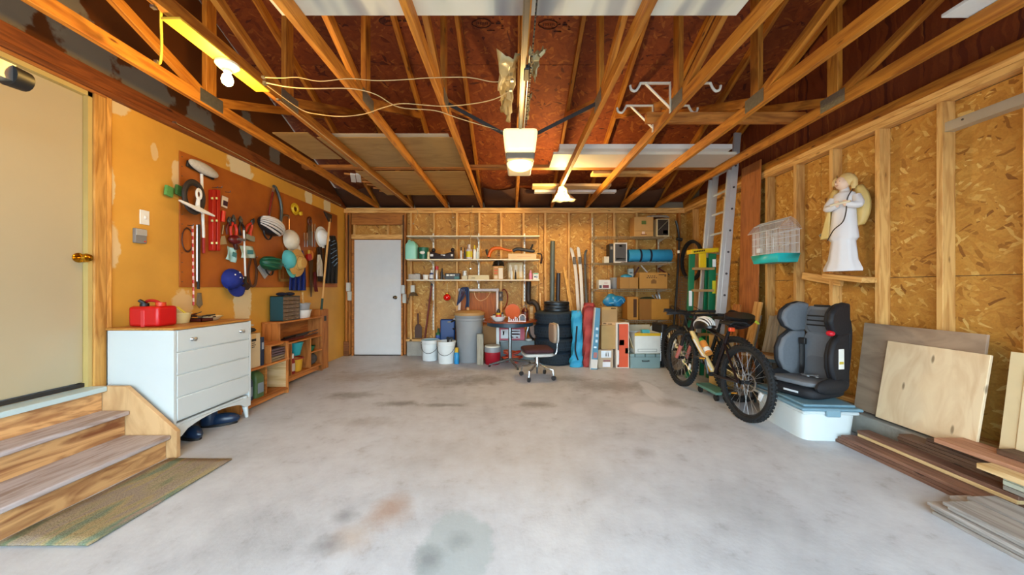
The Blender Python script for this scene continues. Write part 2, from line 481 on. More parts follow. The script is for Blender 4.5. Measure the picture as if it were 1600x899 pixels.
# back wall: strand board sheets between studs on a concrete curb
wall_back = struct(MB().bb(XL-.12, XR+.25, YB+.105, YB+.2, 0, 2.7).obj('wall_back', mat('#8a7a66', .8), ang=0))
BX0, BX1, BZ1 = -2.16, -1.93, 2.03
DBX0, DBX1 = pt(551, 450, YB).x, pt(629, 450, YB).x     # back door opening
xs = [XL, DBX0] + [DBX1] + [-1.36 + .4064*1.45 + 1.2192*k for k in range(0, 4)]
xs = [DBX1, -.75, .469, 1.688, 2.907, XR+.1]
for a, b_ in zip(xs[:-1], xs[1:]):
    panel('strand_board', ((a+b_)/2, YB+.095, 1.45), (1,0,0), (0,0,1), b_-a-.004, 2.3, .012, OSBM, wall_back)
panel('strand_board', ((XL+DBX0)/2, YB+.095, 1.35), (1,0,0), (0,0,1), DBX0-XL, 2.5, .012, OSBM, wall_back)
panel('strand_board', ((DBX0+DBX1)/2, YB+.095, 2.33), (1,0,0), (0,0,1), DBX1-DBX0, .5, .012, OSBM, wall_back)
CURB = concrete('curb concrete', '#a9a79d', [], .8)
MB().bb(DBX1+.08, XR+.1, YB-.02, YB+.1, 0, .25).obj('curb', CURB, wall_back, bev=.008)
MB().bb(XL, DBX0-.06, YB-.02, YB+.1, 0, .25).obj('curb', wood('#8a5428', '#5c3212', 'x', name='timber curb'), wall_back, bev=.008)
for i, z in enumerate((2.512, 2.557)):
    lumber('top_plate', (XL, YB+.045, z), (XR+.1, YB+.045, z), .089, .043, PINE, wall_back)
lumber('sill_plate', (DBX1+.06, YB+.045, .27), (XR+.1, YB+.045, .27), .089, .04, PINE, wall_back)
for px in (541, 546, 632.5, 642, 678, 714, 749, 783, 818, 852, 889, 925, 960, 995, 1030, 1062):
    x = pt(px, 450, YB).x
    lumber('stud', (x, YB+.045, .25 if px > 640 else 0.02), (x, YB+.045, 2.49), .038, .089, PINE if 640 < px < 1000 else PINE_D, wall_back, up=(0,1,0))
zt = pt(0, 375, YB).z
lumber('header', (DBX0-.02, YB+.03, zt+.055), (DBX1+.02, YB+.03, zt+.055), .08, .075, PINE, wall_back)
lumber('header', (DBX0-.02, YB+.03, 2.385), (DBX1+.02, YB+.03, 2.385), .06, .2, PINE_D, wall_back)
for px in (553, 606, 628):
    x = pt(px, 0, YB).x
    lumber('cripple_stud', (x, YB+.05, zt+.09), (x, YB+.05, 2.285), .038, .08, PINE, wall_back, up=(0,1,0))

# right wall
wall_right = struct(MB().bb(XR+.105, XR+.2, YF-.1, YB+.2, 0, 2.7).slab([(XR+.105, YF-.1, 2.7), (XR+.105, 6.05, 2.7), (XR+.105, 2.6, roofz(2.6)+.1)], (.095, 0, 0)).obj('wall_right', mat('#8a7a66', .8), ang=0))
for y0, y1 in ((-.8, 0.96), (0.96, 3.396), (3.396, YB+.1)):
    for z0, z1 in ((.15, 1.27), (1.27, 2.49)):
        panel('strand_board', (XR+.095, (y0+y1)/2, (z0+z1)/2), (0,-1,0), (0,0,1), y1-y0-.004, z1-z0-.004, .012, OSBM, wall_right)
for y0, y1 in ((-.8, 1.2), (1.2, 3.6), (3.6, 5.6)):
    zt = max(roofz(min(max(2.6, y0), y1)), 2.75)
    m = MB().slab([(XR+.089, y0, 2.58), (XR+.089, y1, 2.58), (XR+.089, y1, max(2.6, roofz(y1)))] + ([(XR+.089, 2.6, roofz(2.6))] if y0 < 2.6 < y1 else []) + [(XR+.089, y0, max(2.6, roofz(y0)))], (.012, 0, 0))
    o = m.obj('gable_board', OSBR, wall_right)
for z in (2.512, 2.557):
    lumber('top_plate', (XR+.045, YF, z), (XR+.045, YB, z), .089, .043, PINE, wall_right)
lumber('sill_plate', (XR+.045, YF, .19), (XR+.045, YB, .19), .089, .04, PINE, wall_right)
for k in range(-7, 10):
    y = 2.385 + .4064*k
    lumber('stud', (XR+.0445, y, .2), (XR+.0445, y, 2.49), .038, .089, PINE, wall_right, up=(1,0,0))
MB().bb(2.80, XR+.1, YF, YB, 0, .165).obj('curb', CURB, wall_right, bev=.01)
lumber('ledge_board', rw(1255, 431, -.02), rw(1316, 441, -.02), .03, .075, PINE, wall_right)
lumber('ledge_board', rw(1295, 431.5, .06), rw(1359, 438, .06), .13, .045, PINE, wall_right)

# front wall with the open overhead doorway that lets the daylight in
m = MB()
m.bb(XL-.12, -2.55, YF-.12, YF, 0, 2.6); m.bb(2.55, XR+.2, YF-.12, YF, 0, 2.6); m.bb(-2.55, 2.55, YF-.12, YF, 2.3, 2.6)
wall_front = struct(m.obj('wall_front', mat('#c89a58', .7), ang=0))

# ceiling: roof boards on both slopes
ceiling = struct(MB().slab([(XL-.1, 6.4, 2.70-.42*.4+.03), (XL-.1, 2.6, roofz(2.6)+.03), (XL-.1, -1.2, 2.70-.42*.4+.03), (XL-.1, -1.2, 2.62), (XL-.1, 2.6, roofz(2.6)+.10), (XL-.1, 6.4, 2.62)][:3] +
                           [(XL-.1, -1.2, 2.75), (XL-.1, 2.6, roofz(2.6)+.16), (XL-.1, 6.4, 2.75)], (XR-XL+.3, 0, 0)).obj('ceiling', mat('#7a6a58', .9), ang=0))
sl = math.atan(.42); cs, sn = math.cos(sl), math.sin(sl)
for side in (1, -1):
    for j in range(3):
        for i in range(-1, 3):
            w = 2.44; x0 = -2.93 + (i + (.5 if j % 2 else 0)) * w; x1 = x0 + w
            x0 = max(x0, XL); x1 = min(x1, XR+.1)
            if x1 - x0 < .1: continue
            u0, u1 = j*1.22, (j+1)*1.22         # distance up the slope from the eave
            uc = (u0+u1)/2; 
            y = 6.0 - uc*cs if side > 0 else -.8 + uc*cs
            z = 2.70 + uc*sn + .008
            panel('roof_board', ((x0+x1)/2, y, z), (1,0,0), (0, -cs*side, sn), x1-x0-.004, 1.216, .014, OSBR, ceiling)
# dark card baffles at the eave
for k in range(9):
    x0 = -2.36 + .6096*k
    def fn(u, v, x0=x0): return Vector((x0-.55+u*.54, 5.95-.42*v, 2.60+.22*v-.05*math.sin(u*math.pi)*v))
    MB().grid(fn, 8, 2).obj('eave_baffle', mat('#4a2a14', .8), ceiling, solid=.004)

# roof trusses
GUSS = mat('#8f9186', .45, .8, .25, 40, .3)
TX = [-2.36 + .6096*k for k in range(9)] + [XR+.04]
ORD = ['the one next to the ochre left wall', 'the one carrying the porcelain lamp', 'third from the left wall', 'fourth from the left wall', 'middle one above the opener rail', 'the one with the hooded bulb', 'the one with the white bike hooks', 'second in from the right wall', 'last before the strand board wall', 'lying on the right wall plate']
for k, x in enumerate(TX):
    t = thing('roof_truss', 'pine roof truss, ' + ORD[k], 'truss', (x, 2.6, 2.58), group='roof trusses')
    pm = TRUSS
    lumber('bottom_chord', (x, YF-.1, 2.6245), (x, 6.0, 2.6245), .038, .089, pm, t)
    for s in (1, -1):
        ya, yb = (6.0, 2.6) if s > 0 else (-.8, 2.6)
        lumber('rafter', (x, ya, 2.70-.048), (x, yb, roofz(2.6)-.048), .038, .089, pm, t)
    if k < 9:
        lumber('king_post', (x, 2.65, 2.67), (x, 2.65, roofz(2.6)-.1), .038, .089, pm, t, up=(0,1,0))
        for s in (1, -1):
            lumber('web', (x, 2.65-.05*s, 2.66), (x, 2.6-1.62*s, roofz(2.6-1.62*s)-.12), .038, .07, pm, t)
        for sx in (-1, 1):
            MB().box((x+sx*.0215, 2.65, 2.645), (.002, .20, .10)).obj('gusset_plate', GUSS, t)
t = tag(lumber('brace_board', (-2.6, 4.24, 2.69), (2.62, 4.24, 2.69), .089, .038, PINE_D), 'long pine brace laid across the truss chords above the shelves', 'board')
t = tag(lumber('brace_board', (1.20, 3.05, 2.71), (2.62, 3.05, 2.71), .05, .089, PINE_D), 'short pine brace laid across the right-hand truss chords', 'board')
# ink stamps on the roof boards
INK = mat('#3a1206', .8)
def roofpt(px, py, off=.004):
    # ray against the back roof slope z = 2.70 + .42 (6 - y)
    a, c = (px-CX)/F, (CY-py)/F
    y = (2.70 + .42*6 - H) / (c + .42)
    return Vector((a*y, y, H + c*y - off))
def ink(pts, w=.006):
    return [roofpt(*p) for p in pts]
for (cx_, cy_) in ((857, 38), (753, 36), (608, 32)):
    m = MB()
    ring = [roofpt(cx_ + 14*math.cos(a) * (1.12 if math.cos(a) < 0 else 1), cy_ + 7.3*math.sin(a) * (1 if math.cos(a) > -.6 else .8)) for a in [2*math.pi*i/28 for i in range(28)]]
    m.tube(ring, .0045, 4, closed=True)
    for i in range(7): m.tube([roofpt(cx_-8+i*2.7, cy_-1.8), roofpt(cx_-8+i*2.7+.4, cy_+1.8)], .004, 4)
    m.tube([roofpt(cx_+15, cy_), roofpt(cx_+19, cy_)], .005, 4)
    m.tube([roofpt(cx_+22, cy_), roofpt(cx_+29, cy_)], .010, 4)
    for (dx, dy, l) in ((24, -3, 3), (30, -6, 3), (31, 4, 3), (8, 11, 12), (30, 8, 4), (16, -9, 3)):
        m.tube([roofpt(cx_+dx, cy_+dy), roofpt(cx_+dx+l, cy_+dy)], .004, 4)
    m.obj('ink_stamp', INK, ceiling)

# entry door on the left, up three steps
BEIGE = mat('#b3a587', .42, 0, .05, 2)
d1 = struct(MB().bb(XL-.075, XL-.03, DY0+.02, DY1-.025, DZ0+.035, DZ1-.03).obj('door_1', BEIGE, bev=.004))
CAS = wood('#d8a050', '#a8702c', 'z', name='door casing')
m = MB(); m.bb(XL-.09, XL+.004, DY1-.025, DY1, DZ0, DZ1); m.bb(XL-.09, XL+.004, DY0, DY0+.02, DZ0, DZ1); m.bb(XL-.09, XL+.004, DY0, DY1, DZ1-.03, DZ1)
m.obj('door_jamb', mat('#c0a868', .5), d1)
MB().bb(XL-.0, XL+.018, DY1+.0, DY1+.075, DZ0-.02, DZ1+.065).obj('door_casing', CAS, d1, bev=.006)
MB().bb(XL-.0, XL+.014, DY1+.075, DY1+.11, DZ0-.02, DZ1+.065).obj('door_casing', CAS, d1, bev=.006)
MB().bb(XL-.0, XL+.02, DY0-.1, DY1+.075, DZ1, DZ1+.07).obj('door_casing', wood('#a8682c', '#7a4418', 'y', name='head casing'), d1, bev=.006)
MB().bb(XL-.085, XL-.02, DY0+.02, DY1-.02, DZ0+.005, DZ0+.03).obj('weather_strip', mat('#2a2622', .7), d1)
BRASS = mat('#c9962e', .18, 1.0, .1)
kp = lw(122, 403, -.03)
m = MB(); Mx = Matrix.Translation((XL-.03, kp.y, kp.z)) @ Matrix.Rotation(R(90), 4, 'Y')
m.lathe([(.033, 0), (.033, .006), (.012, .012), (.011, .035), (.026, .048), (.03, .06), (.024, .074), (.004, .08)], 18, Mx)
m.obj('door_knob', BRASS, d1)
MB().box((XL-.02, DY1-.012, kp.z), (.022, .03, .06)).obj('strike_plate', BRASS, d1, bev=.003)
sill = struct(MB().bb(XL-.02, -2.815, 1.2, 2.365, .468, .503).obj('trim_3', mat('#b9cdd0', .4, 0, .06), bev=.004))
# steps
PLY = wood('#cfa06a', '#7f4a28', 'y', stretch=5, scale=1.3, knots=False, name='weathered plywood')
TREAD = wood('#c2b8b8', '#9a857a', 'y', stretch=7, scale=1.2, knots=False, name='worn grey tread')
SIDE = wood('#cfa878', '#b08656', 'z', stretch=3, knots=False, name='stringer plywood')
st = thing('wooden_steps', 'worn plywood steps with grey treads below the beige entry door', 'steps', (-2.63, 1.85, 0))
for (x0, x1, z) in ((-2.70, -2.37, .165), (-2.87, -2.655, .335)):
    MB().bb(x0, x1, 1.1, 2.362, z-.03, z).obj('tread', TREAD, st, bev=.007)
for (x, z0, z1) in ((-2.405, 0, .135), (-2.69, .165, .305), (-2.85, .335, .468)):
    MB().bb(x-.02, x, 1.1, 2.36, z0, z1).obj('riser', PLY, st)
MB().slab([(-2.925, 2.365, 0), (-2.335, 2.365, 0), (-2.335, 2.365, .185), (-2.69, 2.365, .5), (-2.925, 2.365, .5)], (0, .03, 0)).obj('stringer', SIDE, st, bev=.003)
# back door
WHITE = mat('#d7dadb', .4, 0, .05)
bx0, bx1 = pt(553.5, 0, YB+.03).x, pt(627.5, 0, YB+.03).x
z0, z1 = .012, pt(0, 375, YB+.03).z
d2 = struct(MB().bb(bx0, bx1, YB+.03, YB+.07, z0, z1).obj('door_2', WHITE, bev=.004))
m = MB(); m.bb(bx0-.03, bx0-.003, YB-.005, YB+.09, 0, z1+.03); m.bb(bx1+.003, bx1+.03, YB-.005, YB+.09, 0, z1+.03); m.bb(bx0-.03, bx1+.03, YB-.005, YB+.09, z1+.004, z1+.03)
m.obj('door_frame', PINE_D, d2)
MB().bb(bx0, bx1, YB+.0, YB+.09, 0, .012).obj('threshold', mat('#3a332c', .6), d2)
k = pt(618, 465, YB+.03)
MB().lathe([(.032, 0), (.032, .005), (.011, .012), (.011, .03), (.026, .042), (.029, .055), (.02, .068), (.003, .072)], 16, Matrix.Translation((k.x, YB+.03, k.z)) @ Matrix.Rotation(R(90), 4, 'X')).obj('door_knob', mat('#5a4630', .25, 1.0), d2)

# ================================================================ lamps
def point(name, loc, watts, col, r=.03):
    l = bpy.data.lights.new(name, 'POINT'); l.energy = watts; l.color = col; l.shadow_soft_size = r
    o = bpy.data.objects.new(name, l); COL.objects.link(o); o.location = loc
    return o
BULB = mat('#ffd890', .3, emit=55.0, ecol='#ffd080')
PORC = mat('#e9e2cc', .3)
# bare bulb on the second truss, on its porcelain holder and mounting board
bp_ = Vector((-1.7504, 2.09, 2.49))
t = thing('bulb_lamp', 'bare lit bulb in a porcelain holder under the truss near the entry door', 'lamp', (bp_.x, bp_.y, 2.58))
m = MB().lathe([(.062, 0), (.062, -.012), (.045, -.03), (.024, -.036), (.022, -.05)], 20, c=(bp_.x, bp_.y, 2.566)); m.obj('lamp_holder', PORC, t)
MB().bb(bp_.x-.05, bp_.x+.05, bp_.y-.35, bp_.y+.3, 2.566, 2.579).obj('mounting_board', mat('#d9b23a', .5), t, bev=.003)
MB().lathe([(.012, .035), (.014, .02), (.027, -.005), (.031, -.025), (.026, -.045), (.012, -.057), (.001, -.06)], 18, c=bp_).obj('bulb', BULB, t)
o = point('lamp_light', (bp_.x, bp_.y, bp_.z-.10), BULB_W, BULB_COL)
# hooded bulb on the sixth truss towards the back wall
b2 = Vector((.69, 4.72, 2.545))
t = thing('hooded_lamp', 'lit bulb with a crumpled foil hood under a truss over the tires', 'lamp', (b2.x, b2.y, 2.58))
MB().lathe([(.045, 0), (.045, -.02), (.022, -.03), (.02, -.045)], 16, c=(b2.x, b2.y, 2.58)).obj('lamp_holder', PORC, t)
MB().lathe([(.012, .0), (.024, -.03), (.03, -.05), (.025, -.07), (.002, -.085)], 16, c=b2).obj('bulb', BULB, t)
rr_ = random.Random(4)
def hood(u, v):
    a = -1.1 + 3.4*u; rad = .05 + .13*v + .018*math.sin(9*u+5*v) + rr_.uniform(-.008, .008)
    return Vector((b2.x + rad*math.cos(a), b2.y + rad*math.sin(a)*.8, b2.z + .03 - .17*v + rr_.uniform(-.01, .01)))
MB().grid(hood, 14, 7).obj('foil_hood', mat('#cfc7b0', .3, .7, .3, 30), t, solid=.002, ang=20)
o = point('hooded_light', (b2.x-.02, b2.y-.14, b2.z-.10), BULB_W*1.95, (1.0, .68, .24))
# ================================================================ helpers for objects
def xf(m, M):
    m.v = [M @ p for p in m.v]; return m
MB.xf = xf
def FR(wall, px, py, d=0.02):
    """frame on a wall: x to the right as seen, y up, z out of the wall"""
    if wall == 'L': p, ex = lw(px, py, d), Vector((0, 1, 0))
    elif wall == 'R': p, ex = rw(px, py, d), Vector((0, -1, 0))
    else: p, ex = pt(px, py, YB - d), Vector((1, 0, 0))
    ey = Vector((0, 0, 1)); ez = ex.cross(ey)
    return Matrix.Translation(p) @ Matrix((ex, ey, ez)).transposed().to_4x4()
def rot(a, ax): return Matrix.Rotation(R(a), 4, ax)
STEEL = mat('#b8bcc0', .3, .95, .1)
DSTEEL = mat('#55585c', .4, .8, .1)
BLACK = mat('#17181a', .5)
RUBBER = mat('#1f2226', .75, 0, .15, 20, .2)
REDP = mat('#b81c14', .35)
WHITEP = mat('#e4e4df', .4)
CREAM = mat('#e3dbb4', .45)
CARD = mat('#b98d55', .75, 0, .10, 14)
CARD_D = mat('#9c713c', .75, 0, .12, 14)
GREYP = mat('#8a9196', .45)
TEAL = mat('#2f9aa6', .45)
NAVY = mat('#16264a', .5)
def one(mb, name, label, cat, m, group=None, **kw):
    return tag(mb.obj(name, m, **kw), label, cat, group)
def bottle(name, label, cat, x, y, z, h, r, body, cap, band=None, neck=.35, capr=.45, group=None, shape=None, sy=1.0):
    t = thing(name, label, cat, (x, y, z), 0, group)
    hs = h*.72
    pr = shape or [(r*.92, 0), (r, .01), (r, hs*.86), (r*.8, hs*.95), (r*neck, hs), (r*neck, hs+.01)]
    MB().lathe(pr, 16, sy=sy).obj('body', body, t, w=False)
    MB().lathe([(r*capr, hs), (r*capr, h-.004), (r*capr*.8, h)], 12).obj('cap', cap, t, w=False)
    if band: MB().lathe([(r*1.02, hs*.18), (r*1.02, hs*.72)], 16, sy=sy).obj('paper_label', band, t, w=False, solid=.001)
    return t
def carton(name, label, x, y, z, dx, dy, dz, rz=0, m=None, flaps=False, tape=True, group=None, cat='box', marks=None):
    """cardboard box, origin at the middle of its base"""
    m = m or CARD
    t = thing(name, label, cat, (x, y, z), rz, group)
    if flaps:
        b = MB(); w = .005
        b.bb(-dx/2, dx/2, -dy/2, dy/2, 0, w); b.bb(-dx/2, -dx/2+w, -dy/2, dy/2, 0, dz); b.bb(dx/2-w, dx/2, -dy/2, dy/2, 0, dz)
        b.bb(-dx/2, dx/2, -dy/2, -dy/2+w, 0, dz); b.bb(-dx/2, dx/2, dy/2-w, dy/2, 0, dz)
        b.obj('body', m, t, w=False)
    else:
        MB().bb(-dx/2, dx/2, -dy/2, dy/2, 0, dz).obj('body', m, t, w=False, bev=.004)
        if tape:
            b = MB(); b.bb(-dx/2-.0008, dx/2+.0008, -.024, .024, dz-.05, dz+.0008)
            b.obj('tape', mat('#caa66a', .3), t, w=False)
    for (u0, u1, v0, v1, mm) in (marks or []):        # printed marks on the front, fractions of its face
        MB().bb(-dx/2+u0*dx, -dx/2+u1*dx, -dy/2-.0015, -dy/2, v0*dz, v1*dz).obj('print', mm, t, w=False)
    return t
def rope(pts, n=6):                            # smooth curve through points
    P = [Vector(p) for p in pts]; out = []
    for i in range(len(P)-1):
        p0, p1, p2, p3 = P[max(i-1, 0)], P[i], P[i+1], P[min(i+2, len(P)-1)]
        for k in range(n):
            t = k/n
            out.append(0.5*((2*p1) + (p2-p0)*t + (2*p0-5*p1+4*p2-p3)*t*t + (3*p1-p0-3*p2+p3)*t**3))
    out.append(P[-1]); return out

# ================================================================ LEFT SIDE: mat, dresser and what is on it
def matmat():
    m, nt, b = _new('faded striped doormat'); L = nt.links.new
    tc = N(nt, 'ShaderNodeTexCoord'); mp = N(nt, 'ShaderNodeMapping'); mp.inputs['Scale'].default_value = (7, 1.6, 1)
    L(tc.outputs['Object'], mp.inputs['Vector'])
    n = N(nt, 'ShaderNodeTexNoise'); n.inputs['Scale'].default_value = 1.0; n.inputs['Detail'].default_value = 5; L(mp.outputs[0], n.inputs['Vector'])
    r = ramp(nt, [(.34, '#6c7858'), (.42, '#a09070'), (.5, '#988878'), (.56, '#a89468'), (.64, '#6f8068'), (.7, '#9a8470')]); L(n.outputs['Fac'], r.inputs[0])
    f = N(nt, 'ShaderNodeTexNoise'); f.inputs['Scale'].default_value = 160; L(tc.outputs['Object'], f.inputs['Vector'])
    mm = N(nt, 'ShaderNodeMix', data_type='RGBA', blend_type='MULTIPLY'); mm.inputs['Factor'].default_value = .6
    fr = ramp(nt, [(.35, (.45, .45, .45)), (.6, (1, 1, 1))]); L(f.outputs['Fac'], fr.inputs[0]); L(r.outputs[0], mm.inputs['A']); L(fr.outputs[0], mm.inputs['B'])
    L(mm.outputs['Result'], b.inputs['Base Color']); b.inputs['Roughness'].default_value = .95
    bp = N(nt, 'ShaderNodeBump'); bp.inputs['Strength'].default_value = .6; bp.inputs['Distance'].default_value = .01; L(f.outputs['Fac'], bp.inputs['Height']); L(bp.outputs['Normal'], b.inputs['Normal'])
    return m
def matf(u, v):
    x = -2.37 + u*.43 + .01*v; y = 1.555 + v*.785
    return Vector((x, y, .010 + .003*math.sin(9*v+2*u) * (1 if 0 < u < 1 else .6)))
one(MB().grid(matf, 6, 14), 'doormat', 'worn striped green and tan doormat in front of the steps', 'mat', matmat(), solid=.010)

DRW = mat('#cbd3d4', .38, 0, .05, 3)
DX0, DX1, DYa, DYb, DT = -2.90, -2.42, 2.43, 3.15, .90
t = thing('dresser', 'white four-drawer dresser on splayed legs beside the steps', 'dresser', ((DX0+DX1)/2, (DYa+DYb)/2, 0))
b = MB(); b.bb(DX0, DX1-.012, DYa, DYa+.018, .185, DT-.018); b.bb(DX0, DX1-.012, DYb-.018, DYb, .185, DT-.018); b.bb(DX0, DX0+.01, DYa, DYb, .185, DT-.018); b.bb(DX0, DX1-.012, DYa, DYb, .185, .203)
b.bb(DX1-.03, DX1, DYa, DYa+.022, .185, DT-.018); b.bb(DX1-.03, DX1, DYb-.022, DYb, .185, DT-.018)
b.obj('body', DRW, t, bev=.002)
MB().bb(DX0, DX1+.008, DYa-.008, DYb+.008, DT-.018, DT).obj('top', wood('#c98f45', '#a8691f', 'y', name='dresser top', rough=.4), t, bev=.004)
dh = (DT-.018-.225)/4
for i in range(4):
    z = .225 + i*dh
    o = MB().bb(DX1-.028, DX1+.002, DYa+.026, DYb-.026, z+.004, z+dh-.004).obj('drawer', DRW, t, bev=.004)
    MB().bb(DX1-.028, DX1-.008, DYa+.02, DYb-.02, z-.006, z+.006).obj('drawer_rail', DRW, t)
    if i == 3:
        for yy in (DYa+.14, DYb-.12):
            MB().lathe([(.015, 0), (.012, .006), (.008, .012), (.014, .02), (.016, .027), (.008, .032), (.001, .033)], 16, Matrix.Translation((DX1+.002, yy, z+dh/2)) @ rot(90, 'Y')).obj('knob', STEEL, o)
sk = [(DYa, .185), (DYa, .10)] + [(DYa+.06+(.6)*u, .10+.075*math.sin(math.pi*u)**.5) for u in [i/12 for i in range(13)]] + [(DYb, .10), (DYb, .185)]
MB().slab([(DX1-.018, y, z) for (y, z) in sk], (.016, 0, 0)).obj('skirt', DRW, t)
for (xx, sx) in ((DX1-.03, 1), (DX0+.05, -1)):
    for (yy, sy) in ((DYa+.05, -1), (DYb-.05, 1)):
        MB().tube([(xx, yy, .2), (xx+.012*sx, yy+.025*sy, 0)], [.03, .014], 10).obj('leg', DRW, t)
# on the dresser
g = Vector((-2.70, 2.56, DT+.001))
t = thing('gas_can', 'red plastic gas can with a dark spout on the dresser', 'gas can', g)
MB().bb(-.11, .11, -.075, .075, 0, .15).obj('body', mat('#c11014', .35), t, w=False, bev=.018)
MB().tube(rope([(-.07, 0, .15), (-.05, 0, .185), (.0, 0, .19), (.04, 0, .175), (.05, 0, .15)]), .011, 8).obj('handle', mat('#b01418', .4), t, w=False)
b = MB(); b.cyl((-.03, -.035, .15), (-.03, -.035, .172), .026); b.cyl((-.03, -.035, .172), (-.055, -.05, .195), .012); b.obj('spout', BLACK, t, w=False)
MB().cyl((.055, .0, .15), (.055, 0, .178), .03).obj('cap', mat('#c83a14', .4), t, w=False)
MB().bb(-.014, .014, -.079, -.074, .0, .12).obj('rib', mat('#c8363a', .4), t, w=False, bev=.004)
t = thing('cream_tub', 'cream plastic tub holding yellow cards, on the dresser', 'tub', (-2.705, 2.76, DT+.001))
MB().lathe([(.058, 0), (.062, .004), (.075, .075), (.081, .077), (.081, .084), (.074, .084), (.060, .01), (.001, .009)], 22).obj('body', mat('#dccf96', .45), t, w=False)
t = thing('card_pack', 'pale yellow card pack tilted in the cream tub', 'packaging', (-2.705, 2.76, DT+.015))
MB().box((0, .012, .058), (.10, .014, .08), ry=R(38), rx=R(12)).obj('sleeve', mat('#d9c84a', .6), t, w=False)
MB().box((-.012, .002, .07), (.085, .004, .06), ry=R(38), rx=R(12)).obj('card', mat('#e8dcb0', .6), t, w=False)
t = thing('shallow_dish', 'shallow cream dish of dark odds and ends on the dresser', 'dish', (-2.69, 3.03, DT+.001))
MB().lathe([(.05, 0), (.085, .03), (.092, .034), (.086, .036), (.05, .006), (.001, .005)], 22, sy=1.0).obj('body', CREAM, t, w=False)
rn = random.Random(2)
for i in range(4):
    a = rn.uniform(0, 6.3)
    p = Vector((-2.69 + rn.uniform(-.045, .045), 3.03 + rn.uniform(-.04, .04), DT+.03+.004*i))
    one(MB().bar(p - Vector((math.cos(a), math.sin(a), .1))*.045, p + Vector((math.cos(a), math.sin(a), .1))*.045, .018, .012), 'small_part', ['lowest', 'second', 'third', 'topmost'][i] + ' small dark metal part in the cream dish', 'hardware', mat(rn.choice(['#2a1714', '#401c16', '#1b1b1d']), .5), 'odds and ends in the dish', bev=.002)
t = thing('tool_tray', 'low dark red tray of tangled tools on the dresser', 'tray', (-2.70, 2.90, DT+.001))
b = MB(); b.bb(-.10, .10, -.055, .055, 0, .006); b.bb(-.10, -.095, -.055, .055, 0, .025); b.bb(.095, .10, -.055, .055, 0, .025); b.bb(-.1, .1, -.055, -.05, 0, .025); b.bb(-.1, .1, .05, .055, 0, .025)
b.obj('body', mat('#4a1210', .5), t, w=False)
for i in range(5):
    a = rn.uniform(-.6, .6)
    p = Vector((-2.70 + rn.uniform(-.05, .05), 2.90 + rn.uniform(-.03, .03), DT+.022+.011*i))
    d = Vector((math.cos(a), math.sin(a), rn.uniform(-.1, .3)))*.06
    t = thing('hand_tool', ['lowest', 'second', 'third', 'fourth', 'topmost'][i] + ' dark hand tool in the heap on the red tray', 'tool', p, group='tools in the red tray')
    MB().tube([p-d, p], .008, 6).obj('handle', mat(rn.choice(['#221418', '#5a1a14', '#202428']), .4), t)
    MB().tube([p, p+d*.9], .004, 6).obj('shaft', DSTEEL, t)
# boots under the dresser
def boot(x, y, rz, label):
    t = thing('rubber_boot', label, 'boot', (x, y, 0), rz, 'boots under the dresser')
    MB().lathe([(.05, .0), (.055, .02), (.05, .10), (.047, .12)], 14, c=(-.04, 0, .02), sx=1.15).obj('shaft', mat('#152a45', .3), t, w=False)
    MB().ell((.055, 0, .045), (.12, .048, .055), 14, 8).obj('foot', mat('#152a45', .3), t, w=False)
    b = MB(); pr = [(.175*math.cos(a)*.72+.03, .05*math.sin(a)) for a in [2*math.pi*i/20 for i in range(20)]]
    b.slab([(x_, y_, 0) for x_, y_ in pr], (0, 0, .02)); b.obj('sole', BLACK, t, w=False)
    return t
boot(-2.58, 2.70, R(-20), 'nearer dark blue rubber boot lying under the dresser')
boot(-2.56, 2.93, R(25), 'farther dark blue rubber boot under the dresser')

# low shelf unit behind the dresser
UW = wood('#c07a38', '#8a4a18', 'y', name='shelf pine', stretch=6)
UWz = wood('#c07a38', '#8a4a18', 'z', name='shelf pine upright', stretch=6)
t = thing('low_shelf_unit', 'low brown shelf unit with a magazine cubby, between dresser and taller unit', 'shelf unit', (-2.72, 3.5, 0))
AX0, AX1 = -2.92, -2.53
def prt(n, x0, x1, y0, y1, z0, z1, m): return MB().bb(x0, x1, y0, y1, z0, z1).obj(n, m, t, bev=.0025)
prt('side_panel', AX0, AX1, 3.835, 3.853, 0, .585, UWz); prt('side_panel', AX0, AX1, 3.17, 3.188, 0, .39, UWz)
prt('shelf', AX0, AX1, 3.188, 3.835, .045, .065, UW); prt('shelf', AX0, AX1, 3.17, 3.835, .372, .39, UW)
prt('cubby_top', AX0, AX1, 3.56, 3.835, .567, .585, UW); prt('divider', AX0, AX1, 3.56, 3.576, .39, .567, UWz)
prt('toe_board', AX1-.03, AX1-.012, 3.188, 3.80, .015, .045, UW)
panel('back_panel', (AX0-.004, 3.51, .22), (0,1,0), (0,0,1), .66, .42, .006, OSBM, t)
prt('end_lining', AX0, AX1-.02, 3.828, 3.834, .07, .37, PINE_P)
for i in range(5):
    one(MB().box((-2.66, 3.705, .406+.028*i), (.22, .235, .022), rz=R(rn.uniform(-4, 4))), 'magazine', ['bottom', 'second', 'middle', 'fourth', 'top'][i] + ' magazine of the pile in the cubby of the low shelf unit', 'magazine', mat(rn.choice(['#6a5a48', '#4a4038', '#85745c', '#5a4a52']), .5), 'magazines in the cubby', bev=.003)
carton('paper_box', 'cream cardboard box with black print on the low shelf unit', -2.66, 3.375, .391, .2, .165, .34, 0, mat('#c9b48e', .7), marks=None)
BX = bpy.data.objects['paper_box']
for (y0, y1, z0, z1) in ((3.34, 3.40, .655, .68), (3.345, 3.385, .635, .642), (3.345, 3.395, .615, .622), (3.345, 3.38, .595, .602)):
    MB().bb(-2.5602, -2.5585, y0, y1, z0, z1).obj('print', BLACK, BX)
